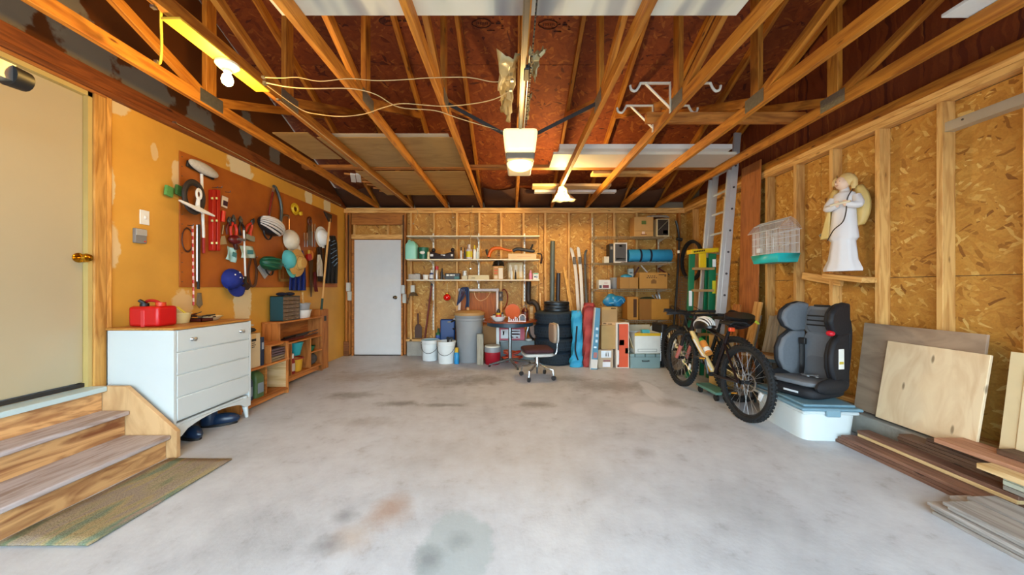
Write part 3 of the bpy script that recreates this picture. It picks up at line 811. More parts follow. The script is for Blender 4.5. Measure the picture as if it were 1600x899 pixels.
one(MB().ell((-2.66, 3.37, .765), (.11, .085, .032), 14, 6), 'dark_bag', 'folded dark bag lying on the cream cardboard box', 'bag', mat('#26282c', .7, 0, .3, 20, .4))
one(MB().ell((-2.655, 3.365, .815), (.09, .07, .018), 12, 6), 'white_bag', 'crumpled white bag on top of the dark bag', 'bag', mat('#c9c2b2', .6, 0, .3, 20, .5))
t = thing('binder', 'dark blue binder standing beside the cream box on the low shelf', 'binder', (-2.66, 3.49, .391))
MB().bb(-.11, .10, -.022, .022, 0, .29).obj('cover', mat('#1c2a44', .5), t, w=False, bev=.004)
MB().bb(-.105, .098, -.017, .017, .004, .286).obj('pages', WHITEP, t, w=False)
MB().box((.101, 0, .2), (.002, .026, .07)).obj('spine_label', mat('#9aa2ac', .5), t, w=False)
def jug(name, label, x, y, z, w, d, h, m, capm, rz=0, lab=True):
    t = thing(name, label, 'jug', (x, y, z), rz)
    def fn(u, v):
        a = 2*math.pi*u; k = 1 - max(0, v-.72)**2*7.5
        e = .35
        cx_, sy_ = math.cos(a), math.sin(a)
        return Vector((d/2*k*math.copysign(abs(cx_)**e, cx_), w/2*k*math.copysign(abs(sy_)**e, sy_), h*.9*v))
    MB().grid(fn, 24, 10, True).obj('body', m, t, w=False)
    MB().lathe([(.03, h*.86), (.022, h*.92), (.022, h)], 12).obj('cap', capm, t, w=False)
    MB().tube(rope([(0, -w*.32, h*.72), (0, -w*.30, h*.93), (0, -w*.05, h*.93)]), .011, 8).obj('handle', m, t, w=False)
    if lab: MB().bb(d/2*.985, d/2+.002, -w*.32, w*.32, h*.15, h*.5).obj('paper_label', mat('#7c8a96', .5), t, w=False)
    return t
jug('washer_jug', 'dark blue fluid jug on the bottom board of the low shelf unit', -2.66, 3.33, .066, .17, .15, .27, mat('#1f3454', .3), WHITEP)
jug('green_jug', 'olive green jug beside the dark blue jug on the low shelf unit', -2.66, 3.49, .066, .125, .16, .295, mat('#4c6a40', .35), mat('#3d5334', .4))
one(MB().bar((-2.63, 3.60, .067), (-2.63, 3.60, .36), .02, .06, up=(1,0,0)), 'wood_scrap', 'dark red-brown board upright beside the green jug', 'board', PINE_D, bev=.003)

# taller shelf unit
t = thing('tall_shelf_unit', 'brown shelf unit with cubbies against the ochre wall under the tools', 'shelf unit', (-2.82, 4.4, 0))
BX0_, BX1_ = -2.92, -2.715
prt('side_panel', BX0_, BX1_, 3.97, 3.988, .0, .775, UWz); prt('side_panel', BX0_, BX1_, 4.86, 4.878, 0, .775, UWz)
prt('top', BX0_, BX1_+.004, 3.96, 4.885, .765, .783, UW); prt('shelf', BX0_, BX1_, 3.988, 4.86, .498, .515, UW); prt('shelf', BX0_, BX1_, 3.988, 4.86, .09, .108, UW)
prt('divider', BX0_, BX1_, 4.18, 4.196, .108, .498, UWz); prt('divider', BX0_, BX1_, 4.58, 4.596, .108, .498, UWz)
prt('small_shelf', BX0_, BX1_, 4.596, 4.86, .298, .312, UW); prt('small_shelf', BX0_, BX1_, 3.988, 4.18, .31, .324, UW)
prt('toe_board', BX1_-.02, BX1_-.004, 3.99, 4.78, .035, .09, UW)
MB().bb(BX0_-.006, BX0_, 3.97, 4.878, .05, .775).obj('back_panel', wood('#a8652c', '#7a3c14', 'y', name='shelf back'), t)
t = thing('timber_box', 'tall narrow timber box standing past the shelf unit, holding the long stick', 'box', (-2.83, 4.99, 0))
b = MB(); b.bb(-2.92, -2.74, 4.90, 4.912, 0, .87); b.bb(-2.92, -2.74, 5.06, 5.072, 0, .87); b.bb(-2.752, -2.74, 4.912, 5.06, 0, .87); b.bb(-2.92, -2.91, 4.912, 5.06, 0, .87); b.obj('body', wood('#b9722e', '#8d4f1c', 'z', name='timber box'), t, bev=.002)
MB().bb(-2.7398, -2.7385, 4.955, 5.015, .70, .775).obj('slot', BLACK, t)
# on top of it
t = thing('drawer_organizer', 'dark teal parts cabinet with brown plastic drawers on the shelf unit', 'cabinet', (-2.82, 4.23, .784))
OX0, OX1, OY0, OY1, OZ0, OZ1 = -2.90, -2.745, 4.07, 4.40, .784, 1.085
b = MB(); b.bb(OX0, OX1, OY0, OY0+.006, OZ0, OZ1); b.bb(OX0, OX1, OY1-.006, OY1, OZ0, OZ1); b.bb(OX0, OX1, OY0, OY1, OZ1-.006, OZ1); b.bb(OX0, OX1, OY0, OY1, OZ0, OZ0+.006); b.bb(OX0, OX0+.005, OY0, OY1, OZ0, OZ1)
b.obj('body', mat('#12454e', .4), t)
for i in range(6):
    for j in range(3):
        z = OZ0+.008+i*.048; y = OY0+.009+j*.105
        o = MB().bb(OX0+.02, OX1+.002, y, y+.101, z, z+.043).obj('drawer', mat('#6a5440', .35), t, bev=.002)
        MB().bb(OX1+.002, OX1+.009, y+.035, y+.066, z+.008, z+.014).obj('pull', mat('#a08a6c', .4), o)
def tub(name, label, x, y, z, r0, r1, h, m, cat='tub', sy=1.0, group=None):
    t = thing(name, label, cat, (x, y, z), 0, group)
    MB().lathe([(r0*.95, 0), (r0, .004), (r1, h-.01), (r1+.005, h-.01), (r1+.005, h), (r1-.003, h), (r0-.004, .008), (.001, .007)], 20, sy=sy).obj('body', m, t, w=False)
    MB().torus((0, 0, h-.012), r1+.003, .0035, Matrix.Diagonal((1, sy, 1, 1)), 24, 6).obj('rim', m, t, w=False)
    return t
tub('white_tub', 'white plastic tub under the grey bin on the shelf unit', -2.81, 4.575, .784, .07, .085, .105, WHITEP, sy=1.45)
tub('grey_bin', 'grey plastic bin nested in the white tub on the shelf unit', -2.81, 4.57, .835, .062, .075, .145, mat('#9a9ca0', .45), sy=1.4)
one(MB().bar((-2.83, 4.62, .86), (-2.86, 4.64, 1.13), .035, .006, up=(1,0,0)), 'wood_stake', 'pale wooden slat standing in the grey bin', 'board', PINE_P)
for (dy, dx, c, nm) in ((-.07, 0, '#10182e', 'left of the two'), (.06, .01, '#141c34', 'right of the two')):
    o = one(MB().ell((-2.82+dx, 4.23+dy, 1.109), (.055, .075, .022), 12, 6), 'work_glove', 'crumpled navy work glove on the parts cabinet, ' + nm, 'glove', mat(c, .8, 0, .3, 30, .5))
# long dark tools in the top bay
for i, (y0, y1, x, z, c) in enumerate(((4.02, 4.6, -2.79, .535, '#3a0e0a'), (4.1, 4.8, -2.76, .53, '#5a1410'), (4.2, 4.72, -2.82, .56, '#1d1a1c'), (4.35, 4.83, -2.78, .57, '#26201e'), (4.05, 4.5, -2.85, .535, '#2a1512'))):
    t = thing('garden_tool', ['nearest dark red', 'frontmost red', 'black', 'farthest dark', 'rearmost brown'][i] + '-handled garden tool lying in the top bay of the shelf unit', 'tool', (x, y0, z), group='tools in the top bay')
    MB().tube([(x, y0, z), (x+.01, (y0*.45+y1*.55), z+.01)], .014, 8).obj('handle', mat(c, .4), t)
    MB().tube([(x+.01, (y0*.45+y1*.55), z+.01), (x+.02, y1, z+.025)], [.007, .005], 6).obj('shaft', DSTEEL, t)
tub('teal_tub', 'teal plastic pot wedged above the yellow cup in the shelf unit', -2.80, 4.40, .315, .052, .082, .165, mat('#2ea3ad', .4), 'pot')
tub('yellow_cup', 'yellow plastic cup with red rim in the shelf unit', -2.80, 4.41, .109, .06, .075, .17, mat('#d9a62c', .4), 'cup')
MB().torus((0, 0, .165), .078, .009, None, 24, 8).obj('red_rim', mat('#9c1a1c', .4), bpy.data.objects['yellow_cup'], w=False)
bottle('spray_can', 'white and red can beside the yellow cup in the shelf unit', 'can', -2.775, 4.27, .109, .25, .042, mat('#8c1c1c', .4), WHITEP, mat('#c6b6a8', .5), capr=.7, neck=.8)
tub('green_pot', 'small green pot on the right-hand small shelf of the unit', -2.80, 4.70, .313, .05, .062, .07, mat('#1f6a4a', .5), 'pot')
one(MB().ell((-2.81, 4.73, .195), (.075, .11, .085), 12, 8), 'grey_sack', 'dark grey mesh sack in the lower right bay of the shelf unit', 'bag', mat('#4a4644', .8, 0, .4, 30, .6))
bottle('green_bottle', 'dark green bottle in the lower left bay of the shelf unit', 'bottle', -2.775, 4.09, .109, .13, .045, mat('#1f5a48', .4), BLACK)

# ---------------------------------------------------------------- wall fittings
t = thing('light_switch', 'white light switch plate on the ochre wall', 'switch', lw(225, 340, .0))
M = FR('L', 225, 340, .0)
MB().box((0, 0, .004), (.07, .115, .008)).xf(M).obj('plate', WHITEP, t, bev=.003)
MB().box((.0, .0, .012), (.010, .024, .016), rx=R(-20)).xf(M).obj('toggle', WHITEP, t)
t = thing('opener_button', 'grey two-tone wall control for the garage door below the switch', 'control', lw(216, 369, .0))
M = FR('L', 216, 369, .0)
MB().box((0, 0, .012), (.085, .115, .024)).xf(M).obj('case', mat('#7c7a78', .5), t, bev=.005)
MB().box((0, .028, .027), (.078, .05, .006)).xf(M).obj('push_bar', mat('#a6a39c', .5), t, bev=.002)
MB().box((.025, -.04, .026), (.01, .01, .004)).xf(M).obj('led', mat('#d43020', .4), t)
# pegboard
def pegm():
    m, nt, b = _new('brown hardboard'); L = nt.links.new
    tc = N(nt, 'ShaderNodeTexCoord'); n = N(nt, 'ShaderNodeTexNoise'); n.inputs['Scale'].default_value = 3; n.inputs['Detail'].default_value = 6; L(tc.outputs['Object'], n.inputs['Vector'])
    r = ramp(nt, [(.3, '#8d4512'), (.65, '#ad5f1c')]); L(n.outputs['Fac'], r.inputs[0]); L(r.outputs[0], b.inputs['Base Color']); b.inputs['Roughness'].default_value = .5
    return m
PEGM = pegm()
PY0, PY1, PZ0, PZ1 = 2.985, 5.68, 1.192, 2.395
t = thing('tool_board', 'large brown hardboard tool board hung with tools on the ochre wall', 'tool board', (XL, (PY0+PY1)/2, PZ0))
for i in range(2):
    y0 = PY0 + i*1.35
    MB().bb(XL+.002, XL+.012, y0, y0+1.345, PZ0, PZ1).obj('panel', PEGM, t, bev=.002)
b = MB()
for i in range(14):
    z = PZ0+.05+i*.085
    b.cyl((XL+.010, PY0+.02, z), (XL+.014, PY0+.02, z), .005, n=6)
b.obj('screw', DSTEEL, t)
def hook(px, py, parent, d=.012, L_=.05):
    M = FR('L', px, py, d)
    MB().tube([M @ Vector((0, 0, 0)), M @ Vector((0, -.004, L_)), M @ Vector((0, .012, L_+.006))], .003, 6).obj('hook', DSTEEL, parent)
def wp(px, py, d=.03): return lw(px, py, d)
def hung(name, label, cat, px, py, group=None): return thing(name, label, cat, lw(px, py, .012), 0, group)
# push broom
t = hung('push_broom', 'white-handled broom hung head up at the left of the tool board', 'broom', 318, 398)
M = FR('L', 319, 264, .06)
MB().ell((0, 0, .0), (.155, .052, .035), 20, 8, rot(-8, 'Z')).xf(M).obj('brush_head', mat('#c9c3b6', .9, 0, .25, 60, .8, bscale=200), t)
MB().box((0, -.015, -.03), (.28, .06, .02), rz=R(-8)).xf(M).obj('head_block', BLACK, t, bev=.008)
MB().tube([wp(315, 272, .035), wp(318, 372, .03)], .012, 8).obj('handle', WHITEP, t)
MB().tube([wp(318, 372, .03), wp(318.3, 396, .03)], .0125, 8).obj('grip', mat('#9c1a1a', .5), t)
# black coil, squeegee
t = hung('hose_coil', 'black coiled hose behind the white squeegee on the tool board', 'hose', 303, 330)
for k in range(4):
    M = FR('L', 303, 308, .068+.008*k)
    MB().torus((0, 0, 0), .085+.008*(k % 2), .016, Matrix.Diagonal((1, 1.45, 1, 1)), 28, 8).xf(M).obj('loop', mat('#2c2522', .6), t)
t = hung('squeegee', 'white squeegee with a loop handle on the tool board', 'squeegee', 307, 325)
M = FR('L', 307, 325, .125)
MB().slab([(-.165, .032, 0), (-.02, .01, 0), (0, .05, 0), (.02, .01, 0), (.17, -.03, 0), (.17, -.045, 0), (.0, -.03, 0), (-.165, .018, 0)], (0, 0, .02)).xf(M).obj('blade_holder', WHITEP, t, bev=.004)
MB().torus((.012, .125, .01), .022, .009, Matrix.Diagonal((1, 1.8, 1, 1)), 20, 8).xf(M).obj('loop_handle', WHITEP, t)
MB().tube([Vector((0, .02, .01)), Vector((.008, .085, .01))], [.017, .013], 8).xf(M).obj('shaft', WHITEP, t)
# green pads on the wall edge
for (px, py, c, nm) in ((264, 299, '#5a9a52', 'bright green scouring pad tucked at the left edge of the tool board'), (280, 298, '#39682f', 'darker green scouring pad behind the hose coil')):
    M = FR('L', px, py, .03)
    one(MB().box((0, 0, 0), (.075, .085, .022), rz=R(-6), ry=R(12)).xf(M), 'scouring_pad', nm, 'pad', mat(c, .9, 0, .2, 40, .4), bev=.004)
# striped strap, trowel with a long black handle, wire loop
t = hung('striped_strap', 'red and white striped strap hanging on the tool board', 'strap', 301, 478)
b = MB(); b2_ = MB()
for i in range(22):
    a, c = 352+i*5.7, 352+(i+1)*5.7
    (b if i % 2 else b2_).tube([wp(301+.06*i, a, .03), wp(301+.06*(i+1), c, .03)], .009, 6, flat=.6)
b.obj('red_stripe', REDP, t); b2_.obj('white_stripe', mat('#d8b0a0', .5), t)
t = hung('long_trowel', 'black rod with a steel trowel blade hanging on the tool board', 'trowel', 312, 480)
MB().tube([wp(311, 351, .03), wp(310, 452, .03)], .011, 8).obj('rod', BLACK, t)
MB().tube([wp(308, 352, .035), wp(308, 440, .035)], .007, 6).obj('silver_rod', STEEL, t)
M = FR('L', 311, 468, .03)
MB().slab([(-.02, .06, 0), (.02, .06, 0), (.034, -.05, 0), (0, -.085, 0), (-.03, -.045, 0)], (0, 0, .004)).xf(M).obj('blade', mat('#b3b8a8', .25, .9), t)
t = hung('wire_loop', 'thin dark wire loop hanging left of the striped strap', 'wire', 292, 400)
M = FR('L', 293, 375, .02); MB().torus((0, 0, 0), .05, .004, Matrix.Diagonal((1, 2.1, 1, 1)), 28, 6).xf(M).obj('loop', mat('#3a1a10', .5), t); hook(293, 352, t)
# red levels
for k, (px, nm) in enumerate(((331.5, 'left'), (338.5, 'right'))):
    t = hung('spirit_level', nm + ' of two long red spirit levels on the tool board', 'level', px, 392, 'red spirit levels')
    MB().bar(wp(px, 297, .035), wp(px, 392, .035), .035, .045, up=(1, 0, 0)).obj('body', mat('#b02418', .35), t, bev=.003)
    for py in (310, 345, 380):
        MB().cyl(wp(px, py-1.5, .063), wp(px, py+1.5, .063), .009, n=8).obj('vial', mat('#d8d890', .2), t)
    hook(px, 293, t)
# carded brush, pliers and clamps
t = hung('carded_tool', 'red-handled tool still on its printed card on the tool board', 'tool', 350, 352)
M = FR('L', 351, 316, .03); MB().box((0, 0, 0), (.07, .11, .006), rz=R(-6)).xf(M).obj('card', mat('#d9c9b4', .6), t)
MB().box((.004, -.012, .004), (.05, .05, .006), rz=R(-6)).xf(M).obj('print', mat('#3a1c30', .5), t)
MB().tube([wp(349, 330, .05), wp(348, 347, .05)], .02, 10).obj('handle', mat('#c42018', .3), t); hook(352, 300, t)
t = hung('putty_knife', 'pale putty knife hanging on the tool board below the carded tool', 'knife', 350, 378)
MB().tube([wp(349, 352, .03), wp(347, 366, .03)], .008, 6).obj('handle', STEEL, t)
M = FR('L', 348, 376, .03); MB().slab([(-.02, .04, 0), (.02, .05, 0), (.05, -.03, 0), (-.05, -.05, 0)], (0, 0, .004)).xf(M).obj('blade', mat('#b8a884', .4, .4), t)
def pliers(px, py, s, c, label, name='pliers', ang=0):
    t = hung(name, label, 'tool', px, py)
    M = FR('L', px, py, .035) @ rot(ang, 'Z')
    for sg in (-1, 1):
        MB().tube(rope([(sg*.006*s, .02*s, 0), (sg*.030*s, -.03*s, 0), (sg*.022*s, -.10*s, 0)]), [.011*s]*13, 8).xf(M).obj('handle', mat(c, .35), t)
        MB().tube([(sg*.006*s, .015*s, 0), (-sg*.012*s, .05*s, 0), (-sg*.002*s, .085*s, 0)], [.012*s, .011*s, .005*s], 8).xf(M).obj('jaw', DSTEEL, t)
    MB().cyl((0, .02*s, -.012), (0, .02*s, .014), .012*s).xf(M).obj('pivot', DSTEEL, t)
    return t
pliers(365, 352, 1.25, '#c22a1a', 'large red-handled pliers on the tool board')
pliers(358, 352, 1.0, '#571a10', 'dark-handled pliers beside the red ones on the tool board')
pliers(377, 352, 1.1, '#2a1a1a', 'black-handled pliers right of the red ones on the tool board', ang=8)
pliers(392, 352, 1.1, '#b8301a', 'red and grey clamp between pliers and white helmet', 'spring_clamp', ang=-30)
t = hung('hand_drill', 'dark red hand drill hanging below the red pliers', 'drill', 367, 382)
M = FR('L', 367, 375, .06)
MB().ell((0, 0, 0), (.075, .05, .045), 14, 8).xf(M).obj('body', mat('#5a0f12', .35), t); MB().cyl((-.02, .005, .04), (.085, .01, .04), .012).xf(M).obj('chuck', STEEL, t); MB().bar((0, -.02, 0), (.02, -.10, 0), .035, .03).xf(M).obj('grip', mat('#3a0f10', .4), t, bev=.006)
t = hung('scraper', 'small grey-headed scraper with red handle by the white rod', 'scraper', 391, 378)
M = FR('L', 391, 372, .04); MB().box((0, 0, 0), (.12, .06, .02), rz=R(-8)).xf(M).obj('head', mat('#8a8672', .5), t, bev=.004); MB().tube([(0, .02, 0), (.01, .10, .0)], .014, 8).xf(M).obj('handle', REDP, t)
# face masks, white rod, caps
for (px, py, w, h, a, c, nm) in ((362, 398, .12, .14, -14, '#a8cfcc', 'pale blue mask packet hanging left of the white rod'), (387, 394, .19, .13, 4, '#b8c9bc', 'printed clear packet hanging behind the white rod')):
    t = hung('packet', nm, 'packet', px, py)
    M = FR('L', px, py, .035)
    def fn(u, v, w=w, h=h): return Vector(((u-.5)*w, (v-.5)*h, .012*math.sin(7*u+4*v)))
    MB().grid(fn, 8, 8).xf(M @ rot(a, 'Z')).obj('bag', mat(c, .3, 0, .25, 25), t, solid=.004)
    MB().box((.01, .0, .022), (w*.45, h*.35, .002), rz=R(a)).xf(M).obj('print', mat('#3f7f86', .5), t)
t = hung('white_rod', 'thin white rod with a black end hanging on the tool board', 'rod', 383, 444)
MB().tube([wp(381, 360, .075), wp(383.5, 434, .06)], .009, 8).obj('rod', WHITEP, t); MB().tube([wp(383.5, 432, .06), wp(383, 444, .06)], .016, 8).obj('tip', BLACK, t)
M = FR('L', 383, 446, .05); MB().slab([(-.06, .0, 0), (.0, .04, 0), (.06, -.01, 0), (.02, -.05, 0), (-.02, -.05, 0)], (0, 0, .02)).xf(M).obj('end_fitting', mat('#2a1410', .5), t)
t = hung('belt_loop', 'narrow brown belt hanging in a loop beside the white rod', 'belt', 398, 448)
MB().tube(rope([wp(392, 404, .03), wp(388, 425, .035), wp(392, 446, .035), wp(399, 444, .035), wp(401, 425, .035), wp(398, 404, .03)]), .008, 6, flat=2.0).obj('strap', mat('#4a2a1a', .6), t); hook(395, 402, t)
def cap(px, py, col, label, w=.10, h=.10, ang=0, under='#b9b9b9', brim_ang=-60, d=.03, dots=None):
    t = hung('cap', label, 'cap', px, py)
    M = FR('L', px, py, d) @ rot(ang, 'Z')
    MB().ell((0, 0, 0), (w, h, .10), 18, 8, None, 0.0, 1.0).xf(M).obj('crown', mat(col, .8, 0, .12, 20, .2), t)
    def fn(u, v):
        a = R(-150 + 120*u); r_ = 1 + v*.85*math.sin(math.pi*u)
        return Vector((w*math.cos(a)*r_*.95, h*math.sin(a)*r_, .012 + .045*v - .06*v*abs(u-.5)))
    MB().grid(fn, 12, 4).xf(M).obj('brim', mat(col, .8, 0, .12, 20), t, solid=.005)
    MB().cyl((0, 0, .097), (0, 0, .105), .01, n=8).xf(M).obj('button', mat(col, .8), t)
    if dots:
        for (u, v) in dots:
            MB().ell((u, v, .10*math.sqrt(max(.05, 1-(u/w)**2-(v/h)**2))), (.009, .009, .006), 8, 5).xf(M).obj('badge', WHITEP, t)
    return t
cap(360, 436, '#10257c', 'blue baseball cap with small white badges on the tool board', .115, .105, 24, dots=((-.02, .055), (.055, .05), (.01, .01), (.07, -.02)))
cap(453, 375, '#d8cfbc', 'cream baseball cap on the tool board above the straw hat', .135, .135, 22)
cap(449, 406, '#55b3b8', 'pale turquoise cap beside the straw hat', .10, .125, 10, d=.08)
def helmet(px, py, c1, c2, label, s=1.0, ang=0, d=.05, stripes=6):
    t = hung('bike_helmet', label, 'helmet', px, py, 'bike helmets')
    M = FR('L', px, py, d) @ rot(ang, 'Z')
    helmet_parts(t, M, c1, c2, s, stripes)
    return t
def helmet_parts(t, M, c1, c2, s, stripes):
    MB().ell((0, 0, 0), (.15*s, .088*s, .115*s), 22, 10, None, -.15, 1.0).xf(M).obj('shell', mat(c2, .3), t)
    b = MB()
    for k in range(stripes):
        v = -.9 + 1.8*(k+.5)/stripes
        pts = []; rr = []
        for i in range(13):
            a = R(8 + 164*i/12)
            yy = v*.088*s*(.55+.45*math.sin(a)); q = math.sqrt(max(.06, 1-(yy/(.088*s))**2))
            pts.append((.153*s*math.cos(a)*q, yy, .119*s*math.sin(a)*q)); rr.append(.010*s*(.5+.7*math.sin(a)))
        b.tube(pts, rr, 6)
    b.xf(M).obj('vent_rib', mat(c1, .35), t)
    MB().tube(rope([(-.09*s, -.03, 0), (-.03*s, -.12*s, .0), (.04*s, -.13*s, 0), (.07*s, -.02, 0)]), .006, 5, flat=2).xf(M).obj('chin_strap', BLACK, t)
helmet(421, 354, '#cfcac6', '#1d2024', 'white and black vented bike helmet high on the tool board', 1.15, -18, .06)
t = helmet(422, 412, '#0f5a3e', '#0c4a34', 'glossy dark green bike helmet hung on the tool board', .98, -4, .10, 3)
t = hung('foil_packet', 'silver diamond-shaped packet behind the green helmet', 'packet', 413, 420)
M = FR('L', 414, 420, .035); MB().box((0, 0, 0), (.17, .17, .012), rz=R(42)).xf(M).obj('sheet', mat('#a8a49c', .35, .3, .25, 20), t, bev=.004); MB().box((0, 0, .008), (.12, .12, .004), rz=R(42)).xf(M).obj('print', mat('#8d8f90', .4), t)
# bow saw, yellow cord, clamp
t = hung('bow_saw', 'bow saw with grey tube frame and red handle on the tool board', 'saw', 435, 345)
MB().tube(rope([wp(427.5, 291, .04), wp(431, 294, .04), wp(437, 310, .04), wp(440, 328, .04), wp(438.5, 347, .04)]), .017, 10).obj('frame', mat('#4d585c', .35, .3), t)
MB().tube([wp(426.5, 300, .04), wp(420, 336, .04)], .010, 8).obj('blade_guard', mat('#7a1a12', .4), t)
MB().bar(wp(428, 292, .035), wp(420, 338, .035), .004, .03, up=(1, 0, 0)).obj('blade', STEEL, t)
t = hung('cord_coil', 'coil of bright yellow cord on the tool board', 'cord', 461, 337)
for k in range(5):
    M = FR('L', 461, 327, .02+.008*k); MB().torus((.006*math.sin(k*2), .006*math.cos(k*3), 0), .07-.006*k, .011, Matrix.Diagonal((1, .95, 1, 1)), 26, 6).xf(M).obj('loop', mat('#d9b41e', .5), t)
MB().box((.06, -.045, .04), (.05, .05, .03), rz=R(20)).xf(FR('L', 461, 327, .02)).obj('tied_end', mat('#d9b41e', .5), t, bev=.01)
t = hung('clamp', 'steel G-clamp right of the white helmet', 'clamp', 447, 360)
MB().tube(rope([wp(441, 366, .03), wp(440, 345, .03), wp(443, 337, .03), wp(450, 337, .03), wp(452, 342, .03)], 4), .012, 8).obj('frame', mat('#9a7a5c', .35, .8), t); MB().tube([wp(452, 340, .03), wp(452, 362, .03)], .007, 6).obj('screw', mat('#a87c50', .3, .8), t)
MB().tube([wp(450, 362, .03), wp(454, 361, .03)], .006, 6).obj('tommy_bar', STEEL, t)
t = hung('framing_square', 'rusty steel square hanging under the green helmet', 'square', 442, 440)
MB().bar(wp(437, 418, .03), wp(437, 440, .03), .03, .004, up=(1, 0, 0)).bar(wp(436, 438, .03), wp(452, 438, .03), .004, .035, up=(0, 0, 1)).obj('blade', mat('#b98a4a', .4, .6), t)
# straw hat
t = hung('straw_hat', 'straw hat with a tan brim hung over the blue coverall', 'hat', 464, 410)
M = FR('L', 464, 411, .115) @ rot(-10, 'Z')
MB().lathe([(.165, .0), (.166, .006), (.09, .022), (.078, .06), (.06, .095), (.02, .10), (.001, .098)], 26, sy=1.1).xf(M).obj('body', mat('#c79a52', .85, 0, .2, 60, .5, bscale=150), t)
MB().lathe([(.083, .03), (.080, .052)], 26, sy=1.1).xf(M).obj('hat_band', mat('#5a3a20', .7), t, solid=.003)
# blue coverall, saws
def cloth(name, label, cat, outline, col, d=.03, folds=7, parts=None, thick=.05):
    t = hung(name, label, cat, outline[0][0], outline[0][1])
    n = len(outline)
    m = MB(); L_, R_ = [], []
    # outline: rows of (py, px_left, px_right)
    rows = parts
    def fn(u, v):
        k = v*(len(rows)-1); i = min(int(k), len(rows)-2); f = k-i
        py = rows[i][0]*(1-f)+rows[i+1][0]*f; a = rows[i][1]*(1-f)+rows[i+1][1]*f; c = rows[i][2]*(1-f)+rows[i+1][2]*f
        return wp(a+(c-a)*u, py, d + thick*.5*(1+math.sin(folds*u*3.1+v*1.5))*(.3+.7*v)*.8)
    MB().grid(fn, 20, 14).obj('fabric', mat(col, .85, 0, .15, 20, .3), t, solid=.006)
    return t
t = cloth('coverall', 'royal blue work coverall hanging under the straw hat', 'clothing', [(465, 455)], '#182c78', parts=[(392, 462, 473), (410, 456, 476), (435, 453, 478), (454, 452, 478)], thick=.07)
hook(467, 392, t)
t = cloth('black_towel', 'black towel with a pale blue geometric pattern by the corner', 'towel', [(514, 440)], '#221f1f', parts=[(369, 511, 524), (380, 508, 527), (410, 507, 528), (443, 505.5, 527)], thick=.05)
b = MB()
for (a, c) in (((519, 378), (523, 376)), ((517, 384), (525, 380)), ((518, 390), (524, 388)), ((517, 397), (526, 391)), ((518, 404), (526, 399)), ((519, 411), (527, 404)), ((522, 416), (527, 410))):
    b.tube([wp(*a, .10), wp(*c, .10)], .011, 4, flat=.35)
b.obj('pattern', mat('#7f9fc4', .8), t); hook(516, 368, t)
def saw(px0, py0, px1, py1, w0, w1, label, hc, bc):
    t = hung('hand_saw', label, 'saw', px1, py1)
    p0, p1 = wp(px0, py0, .035), wp(px1, py1, .035)
    a = Vector((0, 1, 0))
    MB().slab([p0 - a*w0/2, p0 + a*w0/2, p1 + a*w1/2, p1 - a*w1/2], (.003, 0, 0)).obj('blade', bc, t)
    M = FR('L', px0, py0-6, .035)
    MB().torus((0, 0, 0), .04, .015, Matrix.Diagonal((.9, 1.3, 1, 1)), 18, 8).xf(M).obj('handle', mat(hc, .5), t)
    return t
saw(486, 405, 486, 464, .10, .035, 'long hand saw with a rusty brown blade next to the coverall', '#c97a2c', mat('#6a5038', .5, .5, .3))
saw(484, 352, 484, 384, .10, .08, 'short saw with a dull grey blade above the long hand saw', '#5a2a14', mat('#7a6a58', .4, .7, .3))
for k, px in enumerate((476, 480, 488, 492)):
    t = hung('chisel', ['first', 'second', 'third', 'fourth'][k] + ' of four narrow steel chisels hanging by the saws', 'chisel', px, 384, 'chisels by the saws')
    z0_ = 350 if k > 1 else 364
    MB().tube([wp(px, z0_, .05), wp(px, z0_+12, .05)], .012, 8).obj('handle', mat('#8a5a2c', .4), t); MB().bar(wp(px, z0_+12, .05), wp(px, 386, .05), .018, .005, up=(1, 0, 0)).obj('blade', STEEL, t)
t = hung('red_pulley', 'small red pulley hanging above the long saw', 'pulley', 480, 402)
M = FR('L', 481, 402, .06); MB().cyl((0, 0, 0), (0, 0, .03), .05, n=16).xf(M).obj('wheel', mat('#a81c16', .35), t); MB().box((0, .06, .015), (.02, .08, .02)).xf(M).obj('bracket', mat('#c9a13a', .4), t)
# hard hat, glove, stick
t = hung('hard_hat', 'white hard hat hanging near the corner end of the tool board', 'hard hat', 503, 372)
M = FR('L', 503, 371, .03) @ rot(-25, 'Z')
MB().ell((0, 0, 0), (.14, .125, .09), 20, 10, None, 0, 1).xf(M).obj('shell', mat('#e9eef0', .25), t)
MB().lathe([(.135, 0), (.175, -.005), (.176, .002), (.135, .008)], 24, sy=.9).xf(M).obj('brim', mat('#e4e9ea', .3), t); MB().tube([(-.135, 0, .01), (-.08, 0, .073), (0, 0, .092), (.08, 0, .073), (.135, 0, .01)], .012, 6).xf(M).obj('ridge', mat('#e4e9ea', .3), t)
t = cloth('work_shirt', 'dark brown rag hanging below the hard hat', 'rag', [(500, 440)], '#3a2418', parts=[(386, 496, 503), (405, 495, 504), (440, 497, 504)], thick=.05)
t = cloth('white_gloves', 'white gloves clipped below the hard hat', 'gloves', [(500, 430)], '#cfc7bb', parts=[(398, 496, 500), (412, 495, 504), (432, 496, 504)], thick=.03, d=.085)
t = cloth('red_rag', 'small dark red rag hanging right of the long saw', 'rag', [(492, 452)], '#6a1512', parts=[(425, 490, 493), (445, 490, 495), (456, 492, 497)], thick=.03, d=.05)
t = hung('hockey_stick', 'long wooden stick with green butt standing in the timber box', 'stick', 510, 476)
p1_ = Vector((-2.82, 4.98, .58)); p2_ = lw(515.5, 342, .155)
